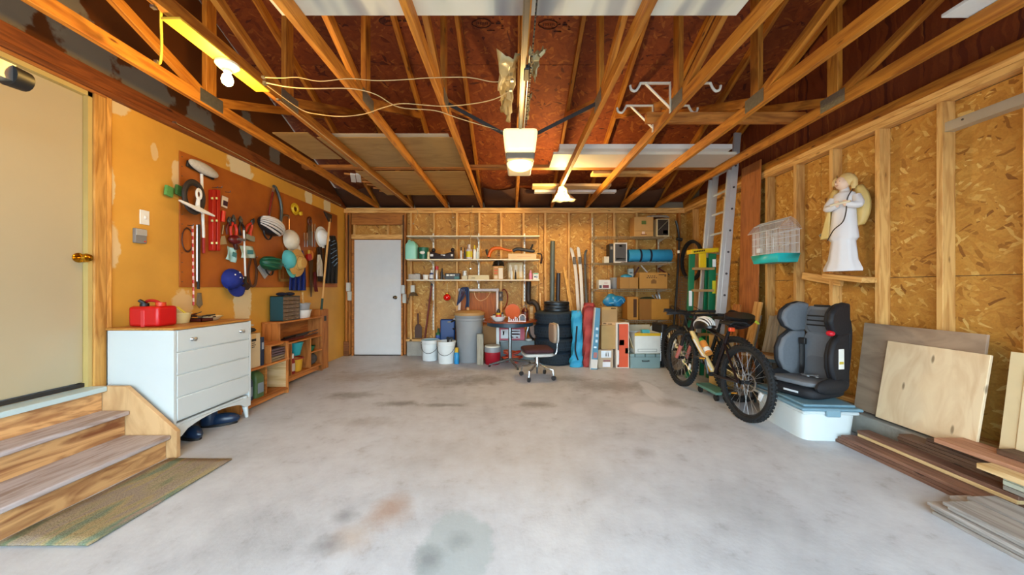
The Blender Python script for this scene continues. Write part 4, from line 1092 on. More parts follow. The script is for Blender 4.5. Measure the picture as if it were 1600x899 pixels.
MB().tube([p1_.lerp(p2_, .26), p2_], .014, 8).obj('shaft', wood('#d8a765', '#b98548', 'z', name='stick'), t); MB().tube([p1_, p1_.lerp(p2_, .27)], .016, 8).obj('grip', mat('#1f3f34', .6), t)
MB().slab([p2_+Vector((-.02, -.16, .08)), p2_+Vector((-.02, -.02, -.05)), p2_+Vector((-.02, .03, -.05)), p2_+Vector((-.02, .05, .07))], (.03, 0, 0)).obj('blade', mat('#2a2320', .5), t, bev=.005)
# electrical boxes either side of the back door
for (px, py, Y, nm) in ((545.5, 449, YB-.01, 'left of'), (631, 453, YB-.01, 'right of')):
    p = pt(px, py, Y)
    t = thing('conduit_box', 'white electrical box with a lower outlet cover ' + nm + ' the white back door', 'electrical box', p)
    MB().bb(p.x-.035, p.x+.025, p.y-.04, p.y+.01, p.z-.07, p.z+.08).obj('box', mat('#c6ccc9', .5), t, bev=.004)
    MB().bb(p.x-.015, p.x+.045, p.y-.035, p.y+.01, p.z-.23, p.z-.075).obj('outlet_cover', mat('#bfc2ba', .5), t, bev=.004)
    MB().tube([(p.x-.01, p.y-.01, p.z+.08), (p.x-.01, p.y, 2.45)], .010, 6).obj('cable', mat('#3a2416', .6), t)
# ================================================================ BACK WALL SHELVES AND WHAT IS ON THEM
YS = 5.72
def sx(px, Y=YS): return (px - CX) / F * Y
def sz(py, Y=YS): return H - (py - CY) / F * Y
SHW = mat('#e0d8c0', .5, 0, .06)
Z1, Z2, Z3 = 2.052, 1.662, 1.322
x0, x1 = sx(635, 5.62), sx(843.5, 5.62)
for z, nm in ((Z1, 'top empty'), (Z2, 'middle'), (Z3, 'lowest')):
    t = thing('wall_shelf', nm + ' white shelf board on metal brackets on the back wall', 'shelf', ((x0+x1)/2, 5.9, z-.02), group='white shelves on the back wall')
    MB().bb(x0, x1, 5.62, 5.898, z-.02, z).obj('board', SHW, t, bev=.003)
    for px in (677, 748, 819.5):
        x = sx(px, 5.9)
        MB().slab([(x-.008, 5.898, z-.021), (x-.008, 5.68, z-.021), (x-.008, 5.68, z-.032), (x-.008, 5.898, z-.075)], (.016, 0, 0)).obj('bracket', WHITEP, t)
for i, px in enumerate((677, 748, 819.5)):
    x = sx(px, 5.9)
    t = thing('shelf_standard', ['left', 'middle', 'right'][i] + ' slotted white metal standard carrying the wall shelves', 'shelf standard', (x, 5.91, .5), group='shelf standards')
    z0 = .45 if i == 0 else (1.17 if i == 1 else .95)
    MB().bb(x-.012, x+.012, 5.902, 5.918, z0, 2.13).obj('channel', mat('#d6d6cc', .4, .2), t)
    b = MB()
    for k in range(int((2.1-z0)/.06)):
        b.bb(x-.003, x+.003, 5.9008, 5.903, z0+.03+k*.06, z0+.055+k*.06)
    b.obj('slots', DSTEEL, t)
# middle shelf, left to right
t = jug('mint_jug', 'tall pale mint plastic jug at the left end of the middle shelf', sx(643), 5.74, Z2+.001, .19, .19, .34, mat('#8fd6c4', .35), mat('#8a7a4a', .4), R(-90), False)
tub('green_pail', 'dark green pail with a white label beside the mint jug', sx(661), 5.75, Z2+.001, .075, .085, .20, mat('#12654c', .4), 'pail')
MB().ell((.0, -.083, .11), (.045, .006, .026), 12, 6).obj('paper_label', WHITEP, bpy.data.objects['green_pail'], w=False)
bottle('small_bottle', 'small cream bottle with green cap in front of the green pail', 'bottle', sx(669.5, 5.66), 5.655, Z2+.001, .17, .022, CREAM, mat('#3f6a3c', .5))
t = thing('back_support', 'black padded carrier with round knobs and white badges on the middle shelf', 'carrier', (sx(692), 5.72, Z2+.001))
MB().grid(lambda u, v: Vector(((u-.5)*.40, -.05+.012*math.cos(6.28*v)-.03*math.sin(math.pi*u), .06+.06*math.sin(2*math.pi*v)*(.75+.25*math.cos(6.28*u)) - .018*math.sin(math.pi*u))), 20, 12).obj('body', mat('#241a20', .7, 0, .15, 20, .2), t, w=False, solid=.02)
for (u, zz) in ((-.155, .155), (.165, .16)):
    MB().ell((u, 0, zz), (.034, .034, .034), 12, 8).obj('knob', mat('#1c1014', .4), t, w=False); MB().cyl((u*.9, 0, .08), (u, 0, zz-.02), .016).obj('stem', mat('#3a1420', .5), t, w=False)
for (u, w_, h_) in ((.02, .07, .02), (-.165, .05, .04), (.17, .035, .035)):
    MB().box((u, -.098+.0*abs(u), .062), (w_, .004, h_)).obj('badge', mat('#d4d4d8', .5), t, w=False)
for i, (px, hh, r, c1, c2, c3, nm) in enumerate(((720.5, .205, .018, '#d8d8d8', '#1a1a1c', None, 'slim silver bottle with black cap on the middle shelf'), (726, .195, .017, '#23262a', '#2a1c14', None, 'slim dark bottle right of the silver one on the middle shelf'),
        (733, .25, .050, '#c9c4cc', '#c8c0c4', '#d4cc1c', 'yellow-labelled plastic bottle on the middle shelf'), (741.5, .235, .026, '#e6e6e6', '#d9c02c', None, 'white tube with yellow nozzle on the middle shelf'), (746, .19, .025, '#c4d2d6', '#dfe6e6', None, 'pale spray bottle next to the middle standard'))):
    bottle('bottle', nm, 'bottle', sx(px, 5.70), 5.70, Z2+.001, hh, r, mat(c1, .35), mat(c2, .4), mat(c3, .5) if c3 else None, neck=.5, capr=.55)
t = thing('leaf_blower', 'orange and black leaf blower lying along the middle shelf', 'leaf blower', (sx(795), 5.73, Z2+.001))
def S(px, py, dy=0): return Vector((sx(px, 5.73), 5.73+dy, sz(py, 5.73)))
ORA = mat('#d06004', .35)
MB().tube(rope([S(763.5, 402), S(765, 396), S(770, 389.5), S(780, 388), S(790, 390.5), S(801, 392.5)]), [.032]*5+[.030]*5+[.034]*5+[.030]*5+[.022]*5+[.02]*4+[.012]*2, 10).obj('housing', ORA, t)
MB().tube([S(760, 390), S(761.5, 395), S(764, 403)], [.022, .028, .018], 8).obj('nozzle_collar', BLACK, t)
MB().tube(rope([S(801, 392.5), S(808, 389.5), S(818, 390.5), S(828, 392), S(836, 393)]), [.014]+[.030]*22+[.016]*2, 10).obj('motor_body', mat('#23262e', .45), t)
MB().tube([S(829, 391), S(832.5, 382)], [.018, .014], 8).obj('upper_handle', BLACK, t)
t2 = thing('long_carton', 'long cream carton under the leaf blower on the middle shelf', 'box', (sx(816), 5.76, Z2+.001))
MB().bb(sx(794), sx(838), 5.70, 5.83, Z2+.001, Z2+.098).obj('body', mat('#d0b690', .7), t2, bev=.004); MB().bb(sx(808), sx(830), 5.697, 5.70, Z2+.05, Z2+.056).obj('print', mat('#c08a78', .6), t2)
t = thing('hanging_tool', 'black tool handle hanging off the right end of the middle shelf', 'tool', S(845, 410))
MB().tube(rope([S(839, 397, -.06), S(845, 398, -.06), S(846, 404, -.06), S(845, 411, -.06)]), [.012]*12+[.017]*7, 8).obj('grip', mat('#2a1414', .4), t); MB().ell(S(845, 411, -.06), (.022, .02, .018), 10, 6).obj('end_cap', BLACK, t)
# lowest shelf
t = thing('parts_tray', 'steel grey tray of small parts at the left end of the lowest shelf', 'tray', (sx(649), 5.73, Z3+.001))
w_ = sx(658)-sx(640)
b = MB(); b.bb(-w_/2, w_/2, -.07, .07, 0, .004); b.bb(-w_/2, w_/2, -.07, -.067, 0, .09); b.bb(-w_/2, w_/2, .067, .07, 0, .09); b.bb(-w_/2, -w_/2+.003, -.07, .07, 0, .09); b.bb(w_/2-.003, w_/2, -.07, .07, 0, .09); b.obj('body', mat('#9a948c', .35, .5, .3, 30), t, w=False)
for i in range(6):
    one(MB().ell((sx(649)+rn.uniform(-.06, .06), 5.73+rn.uniform(-.03, .03), Z3+.085), (.028, .024, .026), 10, 6), 'loose_part', ['first', 'second', 'third', 'fourth', 'fifth', 'sixth'][i] + ' small grey part from the top of the heap in the steel tray', 'hardware', mat(rn.choice(['#5a5650', '#8a857c', '#6e5a48']), .5), 'small parts in the steel tray')
tub('white_cup', 'small white tub on the lowest shelf next to the parts tray', sx(665.5), 5.70, Z3+.001, .042, .048, .08, WHITEP)
bottle('spray_bottle', 'blue and white trigger bottle on the lowest shelf', 'bottle', sx(674.5), 5.70, Z3+.001, .16, .035, mat('#20346e', .35), mat('#d8dce4', .4), mat('#c8d0dc', .5))
bottle('aerosol_can', 'silver aerosol can with a red cap on the lowest shelf', 'can', sx(683), 5.70, Z3+.001, .225, .027, mat('#b9b4b0', .3, .5), mat('#b8141c', .35), neck=.95, capr=1.0)
t = thing('caulk_gun', 'black caulking gun standing on the lowest shelf', 'tool', (sx(691), 5.72, Z3+.001))
b = MB(); b.cyl((-.01, 0, .012), (-.005, 0, .13), .022); b.obj('barrel', mat('#22201f', .4), t, w=False); MB().tube([(-.005, 0, .13), (.0, 0, .19)], [.016, .010], 8).obj('neck', BLACK, t, w=False); MB().bar((.0, 0, .10), (.05, 0, .02), .02, .02).obj('handle', mat('#33312f', .4), t, w=False)
MB().bb(-.03, .03, -.025, .025, 0, .012).obj('foot', BLACK, t, w=False)
t = thing('black_pack', 'black and teal boxed pack with white lettering on the lowest shelf', 'box', (sx(708), 5.71, Z3+.001))
MB().bb(-.125, .12, -.05, .05, 0, .105).obj('body', mat('#16181c', .4), t, w=False, bev=.008); MB().bb(.03, .115, -.053, -.05, .01, .05).obj('print', mat('#2f6a6a', .5), t, w=False)
for (a, c) in ((-.10, -.06), (-.045, -.03), (-.022, -.008), (0, .014), (.022, .035)): MB().bb(a, c, -.053, -.05, .06, .085).obj('print', WHITEP, t, w=False)
bottle('paint_can', 'white can stacked on a small box on the lowest shelf', 'can', sx(726.5), 5.71, Z3+.064, .085, .037, mat('#cfcfca', .35, .3), mat('#cfcfca', .35, .3), None, neck=.98, capr=1.0)
carton('small_box', 'small cream box under the white can on the lowest shelf', sx(726.5), 5.71, Z3+.001, .095, .08, .062, 0, mat('#c9c0a2', .7))
t = thing('flat_carton', 'long low cream carton in the middle of the lowest shelf', 'box', (sx(748.5), 5.71, Z3+.001)); MB().bb(-.175, .175, -.06, .06, 0, .072).obj('body', mat('#cbbf98', .7), t, w=False, bev=.004); MB().bb(-.12, -.06, -.062, -.06, .02, .03).obj('print', mat('#6a5c44', .6), t, w=False); MB().bb(-.18, .18, -.064, .064, .068, .075).obj('lid', mat('#d2c7a2', .7), t, w=False, bev=.003)
t = carton('seed_carton', 'tan and white printed carton with a black sack on it, lowest shelf', sx(778.5), 5.72, Z3+.001, .17, .12, .225, 0, mat('#a8814a', .7), marks=[(.12, .48, .86, .93, mat('#d9a078', .6)), (.12, .45, .62, .74, mat('#c9603c', .6)), (.12, .45, .40, .52, mat('#c9603c', .6)), (.55, .96, .05, .85, mat('#d9d0bf', .6)), (.12, .45, .06, .3, mat('#d2bda0', .6))])
one(MB().grid(lambda u, v: Vector((sx(779)+(u-.5)*.22*(1-.25*v), 5.72+(.06 if True else 0)*math.cos(6.28*u), Z3+.23+.075*v+.01*math.sin(17*u))), 20, 5, True).ell((sx(779), 5.72, Z3+.28), (.095, .065, .045), 14, 6), 'black_sack', 'bunched black plastic sack on top of the printed carton', 'bag', mat('#14100e', .3, 0, .3, 30, .5))
bottle('sealant_tube', 'white tapered sealant tube on the lowest shelf', 'tube', sx(799.5), 5.74, Z3+.001, .21, .02, mat('#c9d0d4', .3), mat('#dfe6ea', .3), neck=.35, capr=.3)
t = thing('bladed_knife', 'black handled blade standing upright on the lowest shelf', 'knife', (sx(805.5), 5.72, Z3+.001)); MB().tube([(0, 0, 0), (0, 0, .12)], [.017, .013], 8).obj('handle', BLACK, t, w=False); MB().tube([(0, 0, .12), (.003, 0, .165)], [.009, .003], 8).obj('blade', DSTEEL, t, w=False)
bottle('pink_bottle', 'pink plastic bottle near the right end of the lowest shelf', 'bottle', sx(829), 5.71, Z3+.001, .155, .026, mat('#d884a8', .35), mat('#c98a9c', .4), None, neck=.6, capr=.7)
carton('white_packet', 'small white carton with green top at the right end of the lowest shelf', sx(837), 5.71, Z3+.001, .095, .07, .11, 0, mat('#dcdcd8', .5), marks=[(.1, .9, .82, .97, mat('#2f9a6a', .5)), (.2, .5, .3, .55, mat('#3a4a6a', .5)), (.55, .8, .2, .6, mat('#8a9ab0', .5))])
one(MB().grid(lambda u, v: Vector((sx(793)+u*(sx(818)-sx(793)), 5.86-.01*math.sin(9*u), Z3+.001+v*.30)), 10, 6), 'clear_sheet', 'sheet of cloudy plastic standing behind the bottles on the lowest shelf', 'plastic sheet', mat('#c9b48a', .25, 0, .15, 20), solid=.002)

# ---------------------------------------------------------------- below the shelves
YW = 5.90
def B(px, py, Y=YW): return pt(px, py, Y)
t = thing('plywood_offcut', 'rust brown panel leaning on the back wall behind the white pipe frame', 'board', B(748, 500, 5.88))
MB().slab([B(718, 458, 5.885), B(776, 458, 5.885), B(776, 520, 5.885), B(718, 520, 5.885)], (0, .012, 0)).obj('sheet', wood('#b0601c', '#8a420f', 'z', name='rust panel', knots=False), t)
t = thing('pipe_frame', 'white plastic pipe frame on the back wall above the grey bin', 'pipe frame', B(718, 487, 5.84))
PVC = mat('#dcd2cc', .35)
MB().tube([B(717.5, 486, 5.83), B(719, 453.5, 5.84)], .024, 10).obj('pipe', PVC, t); MB().tube([B(717, 453.5, 5.84), B(779, 453.5, 5.84)], .024, 10).obj('pipe', PVC, t); MB().tube([B(777, 452, 5.84), B(777, 488, 5.84)], .024, 10).obj('pipe', PVC, t)
for px in (718, 777.5): MB().ell(B(px, 453.5, 5.84), (.031, .031, .031), 12, 8).obj('elbow', PVC, t)
t = thing('blue_hose', 'blue webbing straps looped over the white pipe frame', 'strap', B(726, 470, 5.80))
for i in range(5):
    dx = i*2.2
    MB().tube(rope([B(714+dx*.8, 478-2*i, 5.79), B(717+dx, 462, 5.78), B(721+dx, 450.5, 5.80), B(727+dx*.6, 453, 5.79), B(729+dx*.4, 470+2*i, 5.79), B(727+dx*.4, 482-i, 5.79)], 5), .012, 6, flat=.6).obj('strap', mat(['#1c3358', '#274a72', '#33305a', '#1d2c48', '#3a5a7c'][i], .6), t)
t = thing('hanging_cable', 'cream cord drooping in a loop below the white pipe', 'cord', B(753, 470, 5.79))
MB().tube(rope([B(740.5, 455, 5.805), B(743, 464, 5.80), B(748, 469.5, 5.80), B(754, 469.5, 5.80), B(761, 465, 5.80), B(767, 455, 5.805)]), .006, 6).obj('cord', mat('#e0b98a', .5), t)
t = thing('wall_timer', 'grey wall timer with a red-brown cord right of the pipe frame', 'timer', B(783, 463, 5.88))
MB().ell(B(782.5, 462, 5.87), (.028, .03, .055), 12, 8).obj('dial', mat('#8a8078', .3, .4), t); MB().box(B(782.5, 463, 5.885), (.07, .02, .16)).obj('case', mat('#3a2a26', .5), t, bev=.004)
MB().tube(rope([B(784, 454, 5.86), B(789, 453, 5.86), B(793, 462, 5.86), B(792, 474, 5.86), B(787, 484, 5.86)]), .011, 6).obj('cord', mat('#7a2014', .5), t)
t = thing('red_bauble', 'bright red glass bauble hanging under the shelves', 'ornament', B(698.5, 470, 5.8)); MB().ell(B(698.5, 465, 5.8), (.062, .062, .058), 18, 12).obj('ball', mat('#d4100c', .12), t); MB().lathe([(.02, 0), (.02, .02), (.008, .026)], 12, c=B(698.5, 459.5, 5.8)).obj('cap', mat('#d9a03a', .25, .9), t); MB().tube([B(698.5, 457, 5.8), B(699, 443, 5.8)], .0025, 5).obj('string', CREAM, t)
t = thing('outlet_box', 'white outlet with a cord on the stud left of the shelves standard', 'outlet', B(646, 452, 5.9)); MB().bb(B(643, 0).x, B(649, 0).x, 5.85, 5.905, B(0, 457).z, B(0, 446).z).obj('box', mat('#d0d0c4', .5), t, bev=.004); MB().tube(rope([B(644, 456, 5.86), B(640, 462, 5.86), B(637, 475, 5.88)]), .006, 6).obj('cord', mat('#3a2a20', .6), t); MB().lathe([(.0, 0), (.055, -.03), (.08, -.07)], 14, c=B(646, 456, 5.86)).obj('shade', mat('#5a4a34', .5), t, solid=.003)
t = thing('wall_paddle', 'old dark wooden paddle standing on the sill right of the back door', 'paddle', B(653, 529, 5.86))
MB().tube([B(653.5, 508, 5.87), B(653, 490, 5.88)], .014, 8).obj('shaft', mat('#4a2014', .6), t); MB().slab([B(648, 528, 5.87), B(648, 512, 5.87), B(651, 507, 5.87), B(656, 507, 5.87), B(659, 512, 5.87), B(659, 528, 5.87)], (0, .02, 0)).obj('blade', mat('#4a3228', .6), t, bev=.004)
t = thing('long_rod', 'dark red-brown rod leaning against the back wall behind the buckets', 'rod', B(664, 529, 5.84)); MB().tube([B(664, 528, 5.84), B(675, 442, 5.885)], .017, 8).obj('shaft', mat('#6a2412', .5), t); MB().tube([B(674.4, 446.5, 5.882), B(675.2, 440.5, 5.886)], .019, 8).obj('end_cap', BLACK, t)
t = thing('long_rod', 'pale brown rod leaning right beside the dark one behind the buckets', 'rod', B(669, 529, 5.80)); MB().tube([B(669.5, 528, 5.80), B(676.5, 470, 5.87)], .012, 8).obj('shaft', wood('#b98550', '#8a5a2c', 'z'), t); MB().tube([B(669.5, 528, 5.80), B(669.2, 531, 5.798)], .014, 8).obj('tip', DSTEEL, t)

def bucket(name, label, cx_, cy_, r, h, inner):
    t = thing(name, label, 'bucket', (cx_, cy_, 0))
    m = mat('#dfe6e6', .35, 0, .05)
    MB().lathe([(r*.86, 0), (r*.88, .006), (r*.97, h*.80), (r*1.03, h*.80), (r*1.03, h*.83), (r*.98, h*.84), (r*1.0, h*.93), (r*1.05, h*.93), (r*1.05, h), (r*.96, h), (r*.86, .012), (.001, .01)], 28).obj('body', m, t, w=False)
    MB().tube([(r*1.04*math.cos(a), -abs(r*1.06*math.sin(a)), h*.86-.16*math.sin(a)) for a in [math.pi*i/16 for i in range(17)]], .004, 6).obj('wire_handle', DSTEEL, t, w=False)
    if inner: MB().lathe([(r*.95, h*.90), (r*1.0, h*1.0), (r*.97, h*1.0), (r*.90, h*.88), (.001, h*.87)], 28).obj('liner', inner, t, w=False)
    return t
bucket('white_bucket', 'white plastic bucket with a blue-grey liner, left of the pair', -1.345, 5.60, .142, .335, mat('#7fa6b4', .4))
bucket('white_bucket', 'open white plastic bucket nearer the grey bin', -1.04, 5.385, .142, .345, None)
for i, (dx, dy, a) in enumerate(((.03, 0, 30), (.07, .03, -20), (.0, .05, 70), (.08, -.04, 10))):
    t = thing('brush_handle', ['leftmost', 'rearmost', 'middle', 'rightmost'][i] + ' black brush handle sticking out of the open white bucket', 'brush', (-1.04+dx, 5.385+dy, .25), group='brushes in the bucket')
    MB().tube([(-1.04+dx*.5, 5.385+dy*.5, .05), (-1.03+dx, 5.385+dy, .38)], .010, 6).obj('handle', BLACK, t); MB().box((-1.03+dx, 5.385+dy, .385), (.045, .02, .03), rz=R(a)).obj('head', mat('#26282a', .7), t, bev=.004)
t = thing('blue_case', 'flat blue plastic case with a black handle behind the open bucket', 'case', (B(700, 0, 5.66).x, 5.67, .0))
xa, xb = B(688, 0, 5.66).x, B(711, 0, 5.66).x
MB().bb(xa, xb, 5.635, 5.70, .27, sz(499, 5.66)).obj('shell', mat('#123a74', .35), t, bev=.02); MB().bb(xa, xb, 5.64, 5.695, 0.0, .27).obj('lower_shell', mat('#0f3266', .4), t, bev=.012)
MB().tube(rope([(xb-.06, 5.63, sz(503, 5.66)), (xb+.01, 5.62, sz(501, 5.66)), (xb+.012, 5.62, sz(512, 5.66)), (xb-.03, 5.63, sz(514, 5.66))]), .014, 8).obj('handle', BLACK, t); MB().box(((xa+xb)/2+.03, 5.632, sz(503, 5.66)), (.05, .008, .016)).obj('latch', mat('#8a7a4a', .4), t)
bottle('detergent_bottle', 'green bottle with blue and white label on the sill by the blue case', 'bottle', B(685, 0, 5.80).x, 5.80, .262, .23, .045, mat('#2c6a34', .35), mat('#1c4a28', .4), mat('#3a62b4', .5))
one(MB().bb(B(676, 0, 5.80).x, B(690, 0, 5.80).x, 5.765, 5.895, .0, .26), 'timber_block', 'weathered timber block on the floor under the green bottle', 'block', PINE_D, bev=.008)
bottle('cleaner_bottle', 'blue bottle with a yellow neck between the open bucket and grey bin', 'bottle', B(714.5, 0, 5.30).x-.01, 5.30, 0, .25, .04, mat('#1f8ac8', .35), mat('#d9b030', .4), None, neck=.6, capr=.7)
# grey bin
t = thing('garbage_bin', 'tall grey plastic garbage bin with a tan lid', 'bin', (-.694, 5.53, 0))
GB = mat('#8f9396', .5, 0, .06)
MB().lathe([(.185, 0), (.19, .01), (.222, .66), (.232, .665), (.232, .70), (.24, .71), (.245, .76), (.235, .765)], 32).obj('body', GB, t, w=False)
MB().lathe([(.25, .745), (.253, .755), (.25, .785), (.18, .815), (.03, .825), (.001, .826)], 32).obj('lid', mat('#b08a54', .55), t, w=False)
MB().lathe([(.018, .825), (.022, .85), (.012, .865), (.001, .867)], 12, c=(-.02, -.03, 0)).obj('lid_knob', mat('#c49a68', .5), t, w=False)
for sg in (-1, 1): MB().box((sg*.24, 0, .68), (.03, .11, .025)).obj('grip', GB, t, w=False, bev=.006)
one(MB().bb(B(745.5, 0, 5.26).x, B(755.5, 0, 5.26).x, 5.22, 5.30, 0, sz(522, 5.26)), 'timber_post', 'short weathered grey timber post standing in front of the grey bin', 'post', wood('#a8a08c', '#857c68', 'z', name='grey post'), bev=.004)
# cooler
t = thing('drink_cooler', 'round red drink cooler with grey band and cream lid under the table', 'cooler', (-.305, 5.32, 0))
MB().lathe([(.115, 0), (.122, .01), (.128, .19)], 26).obj('body', mat('#9c1224', .35), t, w=False); MB().lathe([(.129, .19), (.13, .255), (.125, .265)], 26).obj('band', mat('#8a8d90', .4), t, w=False); MB().lathe([(.124, .262), (.122, .285), (.10, .292), (.001, .293)], 26).obj('lid', mat('#d8d2bc', .45), t, w=False)
# round table
t = thing('round_table', 'round dark-wood table on a chrome pedestal by the back wall', 'table', (-.03, 5.22, 0))
MB().lathe([(.40, .67), (.415, .675), (.415, .690), (.405, .694), (.001, .694)], 40).obj('table_top', wood('#8a3f1a', '#5c220c', 'x', rough=.22, knots=False, name='table veneer'), t, w=False)
MB().lathe([(.35, .615), (.35, .67)], 40).obj('apron', mat('#1f3a4a', .4), t, w=False, solid=.01)
MB().cyl((0, 0, .05), (0, 0, .62), .028, n=16).obj('column', mat('#aebcc2', .2, .9), t, w=False)
MB().box((0, 0, .61), (.3, .3, .02)).obj('top_plate', DSTEEL, t, w=False)
for k in range(4):
    a = R(20+90*k); MB().tube([(0, 0, .09), (.18*math.cos(a), .18*math.sin(a), .055), (.33*math.cos(a), .33*math.sin(a), .03)], [.024, .018, .014], 8).obj('foot', mat('#8d979b', .25, .85), t, w=False)
    MB().lathe([(.018, 0), (.018, .018)], 10, c=(.33*math.cos(a), .33*math.sin(a), 0)).obj('glide', BLACK, t, w=False)
# small things on the table
TT = .6945
t = thing('white_bowl', 'wide white bowl on the round table', 'bowl', (-.20, 5.02, TT)); MB().lathe([(.06, 0), (.085, .02), (.115, .065), (.12, .068), (.112, .07), (.08, .028), (.001, .02)], 28).obj('body', mat('#e6ecea', .2), t, w=False); MB().lathe([(.055, -.0), (.055, .012)], 20).obj('foot_ring', mat('#e6ecea', .2), t, w=False)
for (dx, dy, r, h, c, nm) in ((0, 0, .038, .13, '#c9a41c', 'yellow and red jar standing in the white bowl'), (-.065, .0, .024, .075, '#dcdcd8', 'small white jar at the left of the bowl'), (.06, .01, .022, .1, '#8a8a84', 'grey stoppered vial at the right of the bowl'), (.0, .05, .026, .15, '#2a1a18', 'dark bottle at the back of the bowl')):
    bottle('jar', nm, 'jar', -.20+dx, 5.02+dy, TT+.028, h, r, mat(c, .3), mat('#241614', .4), mat('#b8281a', .4) if dx == 0 and dy == 0 else None, neck=.7, capr=.75)
t = thing('orange_bucket', 'orange plastic pail lying on its side at the back of the round table', 'pail', (0.01, 5.44, TT)); M = Matrix.Translation((0.01, 5.44, TT+.115)) @ rot(90, 'X')
MB().lathe([(.08, -.1), (.095, -.1), (.115, .04), (.112, .05), (.001, .055)], 26).xf(M).obj('body', mat('#d05a00', .6), t); MB().torus((0, 0, .045), .113, .006, None, 28, 6).xf(M).obj('rim', mat('#c84c0c', .35), t)
t = thing('table_ornament', 'small pale lettered ornament with an arched frame on the table edge', 'ornament', (.06, 4.93, TT))
WO = mat('#d6d0d2', .35)
MB().torus((.09, 0, .055), .045, .008, rot(90, 'X'), 20, 8, 0, 180).obj('arch', WO, t, w=False); MB().bb(.04, .14, -.02, .02, 0, .012).obj('plinth', WO, t, w=False)
MB().bb(.046, .054, -.008, .008, .012, .055).obj('post', WO, t, w=False); MB().bb(.127, .135, -.008, .008, .012, .055).obj('post', WO, t, w=False); MB().cyl((.09, .008, .05), (.09, -.004, .05), .034, n=18).obj('face', mat('#3a3436', .3), t, w=False)
MB().bb(-.12, .035, -.015, .015, 0, .01).obj('base', WO, t, w=False)
for (x, h) in ((-.11, .07), (-.075, .035), (-.045, .035), (-.02, .07), (.01, .04)): MB().bb(x, x+.012, -.006, .006, .01, h).obj('letter', WO, t, w=False)
for (x, z) in ((-.09, .025), (0.0, .04)): MB().torus((x, 0, z), .016, .005, rot(90, 'X'), 14, 6).obj('letter', WO, t, w=False)
t = thing('dark_lantern', 'dark red lantern standing behind the arched ornament', 'lantern', (.20, 5.22, TT)); MB().lathe([(.06, 0), (.06, .02), (.05, .03), (.05, .12), (.06, .13), (.03, .17), (.012, .19)], 14).obj('body', mat('#4a1410', .35), t, w=False); MB().torus((0, 0, .2), .025, .004, rot(90, 'X'), 14, 6).obj('ring', DSTEEL, t, w=False); MB().lathe([(.051, .035), (.051, .115)], 14).obj('glass', mat('#6a3020', .15), t, w=False)
t = thing('black_pipe', 'fat ribbed black hose arching down behind the right side of the table', 'hose', B(838, 500, 5.72))
b = MB().tube(rope([B(826, 440, 5.84), B(826, 470, 5.84), B(833, 472, 5.80), B(840, 480, 5.78), B(841.5, 500, 5.78), B(841, 540, 5.80)], 8), .045, 10); b.obj('hose', mat('#2c2018', .6), t)
for i in range(7):
    p = B(841.3, 496+6*i, 5.78); MB().torus(p, .046, .006, None, 18, 6).obj('rib', mat('#221812', .6), t)
t = thing('tan_board', 'tan narrow board leaning behind the table', 'board', B(831, 498, 5.86)); MB().slab([B(828, 500, 5.86), B(828, 479, 5.88), B(833, 479, 5.88), B(833, 500, 5.86)], (0, .012, 0)).obj('board', PINE_P, t)
one(MB().bar(B(844, 498, 5.87), B(844, 458, 5.885), .03, .02, up=(1, 0, 0)), 'cream_lath', 'thin pale lath standing behind the black hose', 'lath', PINE_P)
# under and behind the table
carton('brown_box', 'plain brown cardboard box behind the drink cooler', -.37, 5.70, 0, .22, .28, .56, 0, mat('#8a6236', .75))
one(MB().bar((-.235, 5.60, 0), (-.235, 5.60, .53), .05, .03, up=(0, 1, 0)), 'white_batten', 'white painted batten standing behind the drink cooler', 'batten', WHITEP, bev=.003)
t = carton('grey_tote', 'grey plastic tote on the floor behind the table pedestal', .09, 5.745, 0, .56, .27, .30, 0, mat('#7d8c90', .5), tape=False, cat='tote')
MB().bb(-.29, .29, -.145, .145, .285, .315).obj('lid', mat('#8b999c', .5), t, w=False, bev=.008)
t = carton('printed_carton', 'pink-red and white printed carton on the grey tote under the table', .0, 5.72, .316, .42, .20, .20, 0, mat('#c05a6a', .6), tape=False, marks=[(.06, .38, .15, .9, mat('#d9dde0', .5)), (.44, .82, .15, .9, mat('#d4d4dc', .5)), (.14, .20, .45, .75, mat('#22303c', .5)), (.46, .80, .46, .56, mat('#b83a5c', .5)), (.46, .80, .70, .78, mat('#b83a5c', .5)), (.48, .56, .2, .3, mat('#b83a5c', .5)), (.66, .74, .2, .3, mat('#b83a5c', .5))])
t = thing('folded_stroller', 'folded frame with black straps and pale pads right of the printed carton', 'stroller', (.32, 5.62, .316))
MB().tube(rope([(.23, 5.58, .33), (.24, 5.56, .45), (.27, 5.56, .56)]), .014, 8).obj('frame_tube', STEEL, t); MB().tube(rope([(.27, 5.57, .56), (.29, 5.57, .42), (.35, 5.60, .335)]), .018, 8).obj('strap', BLACK, t); MB().box((.345, 5.66, .46), (.11, .05, .24)).obj('pad', mat('#b8988a', .8), t, bev=.02); MB().ell((.28, 5.54, .335), (.05, .03, .02), 12, 6).obj('buckle', WHITEP, t)
t = thing('cord_bundle', 'tangled orange-red extension cord on the floor behind the pedestal', 'cord', (-.0, 5.40, 0))
for k in range(6):
    M = Matrix.Translation((.0+.02*math.sin(k*2.1), 5.395+.01*k, .03+.026*k)) @ rot(12*math.sin(k*1.7), 'X') @ rot(20*math.cos(k*2.3), 'Y')
    MB().torus((0, 0, 0), .13-.008*k, .011, Matrix.Diagonal((1.25, .55, 1, 1)), 28, 6).xf(M).obj('loop', mat(['#c43c14', '#a82c1c', '#d0521c'][k % 3], .45), t)

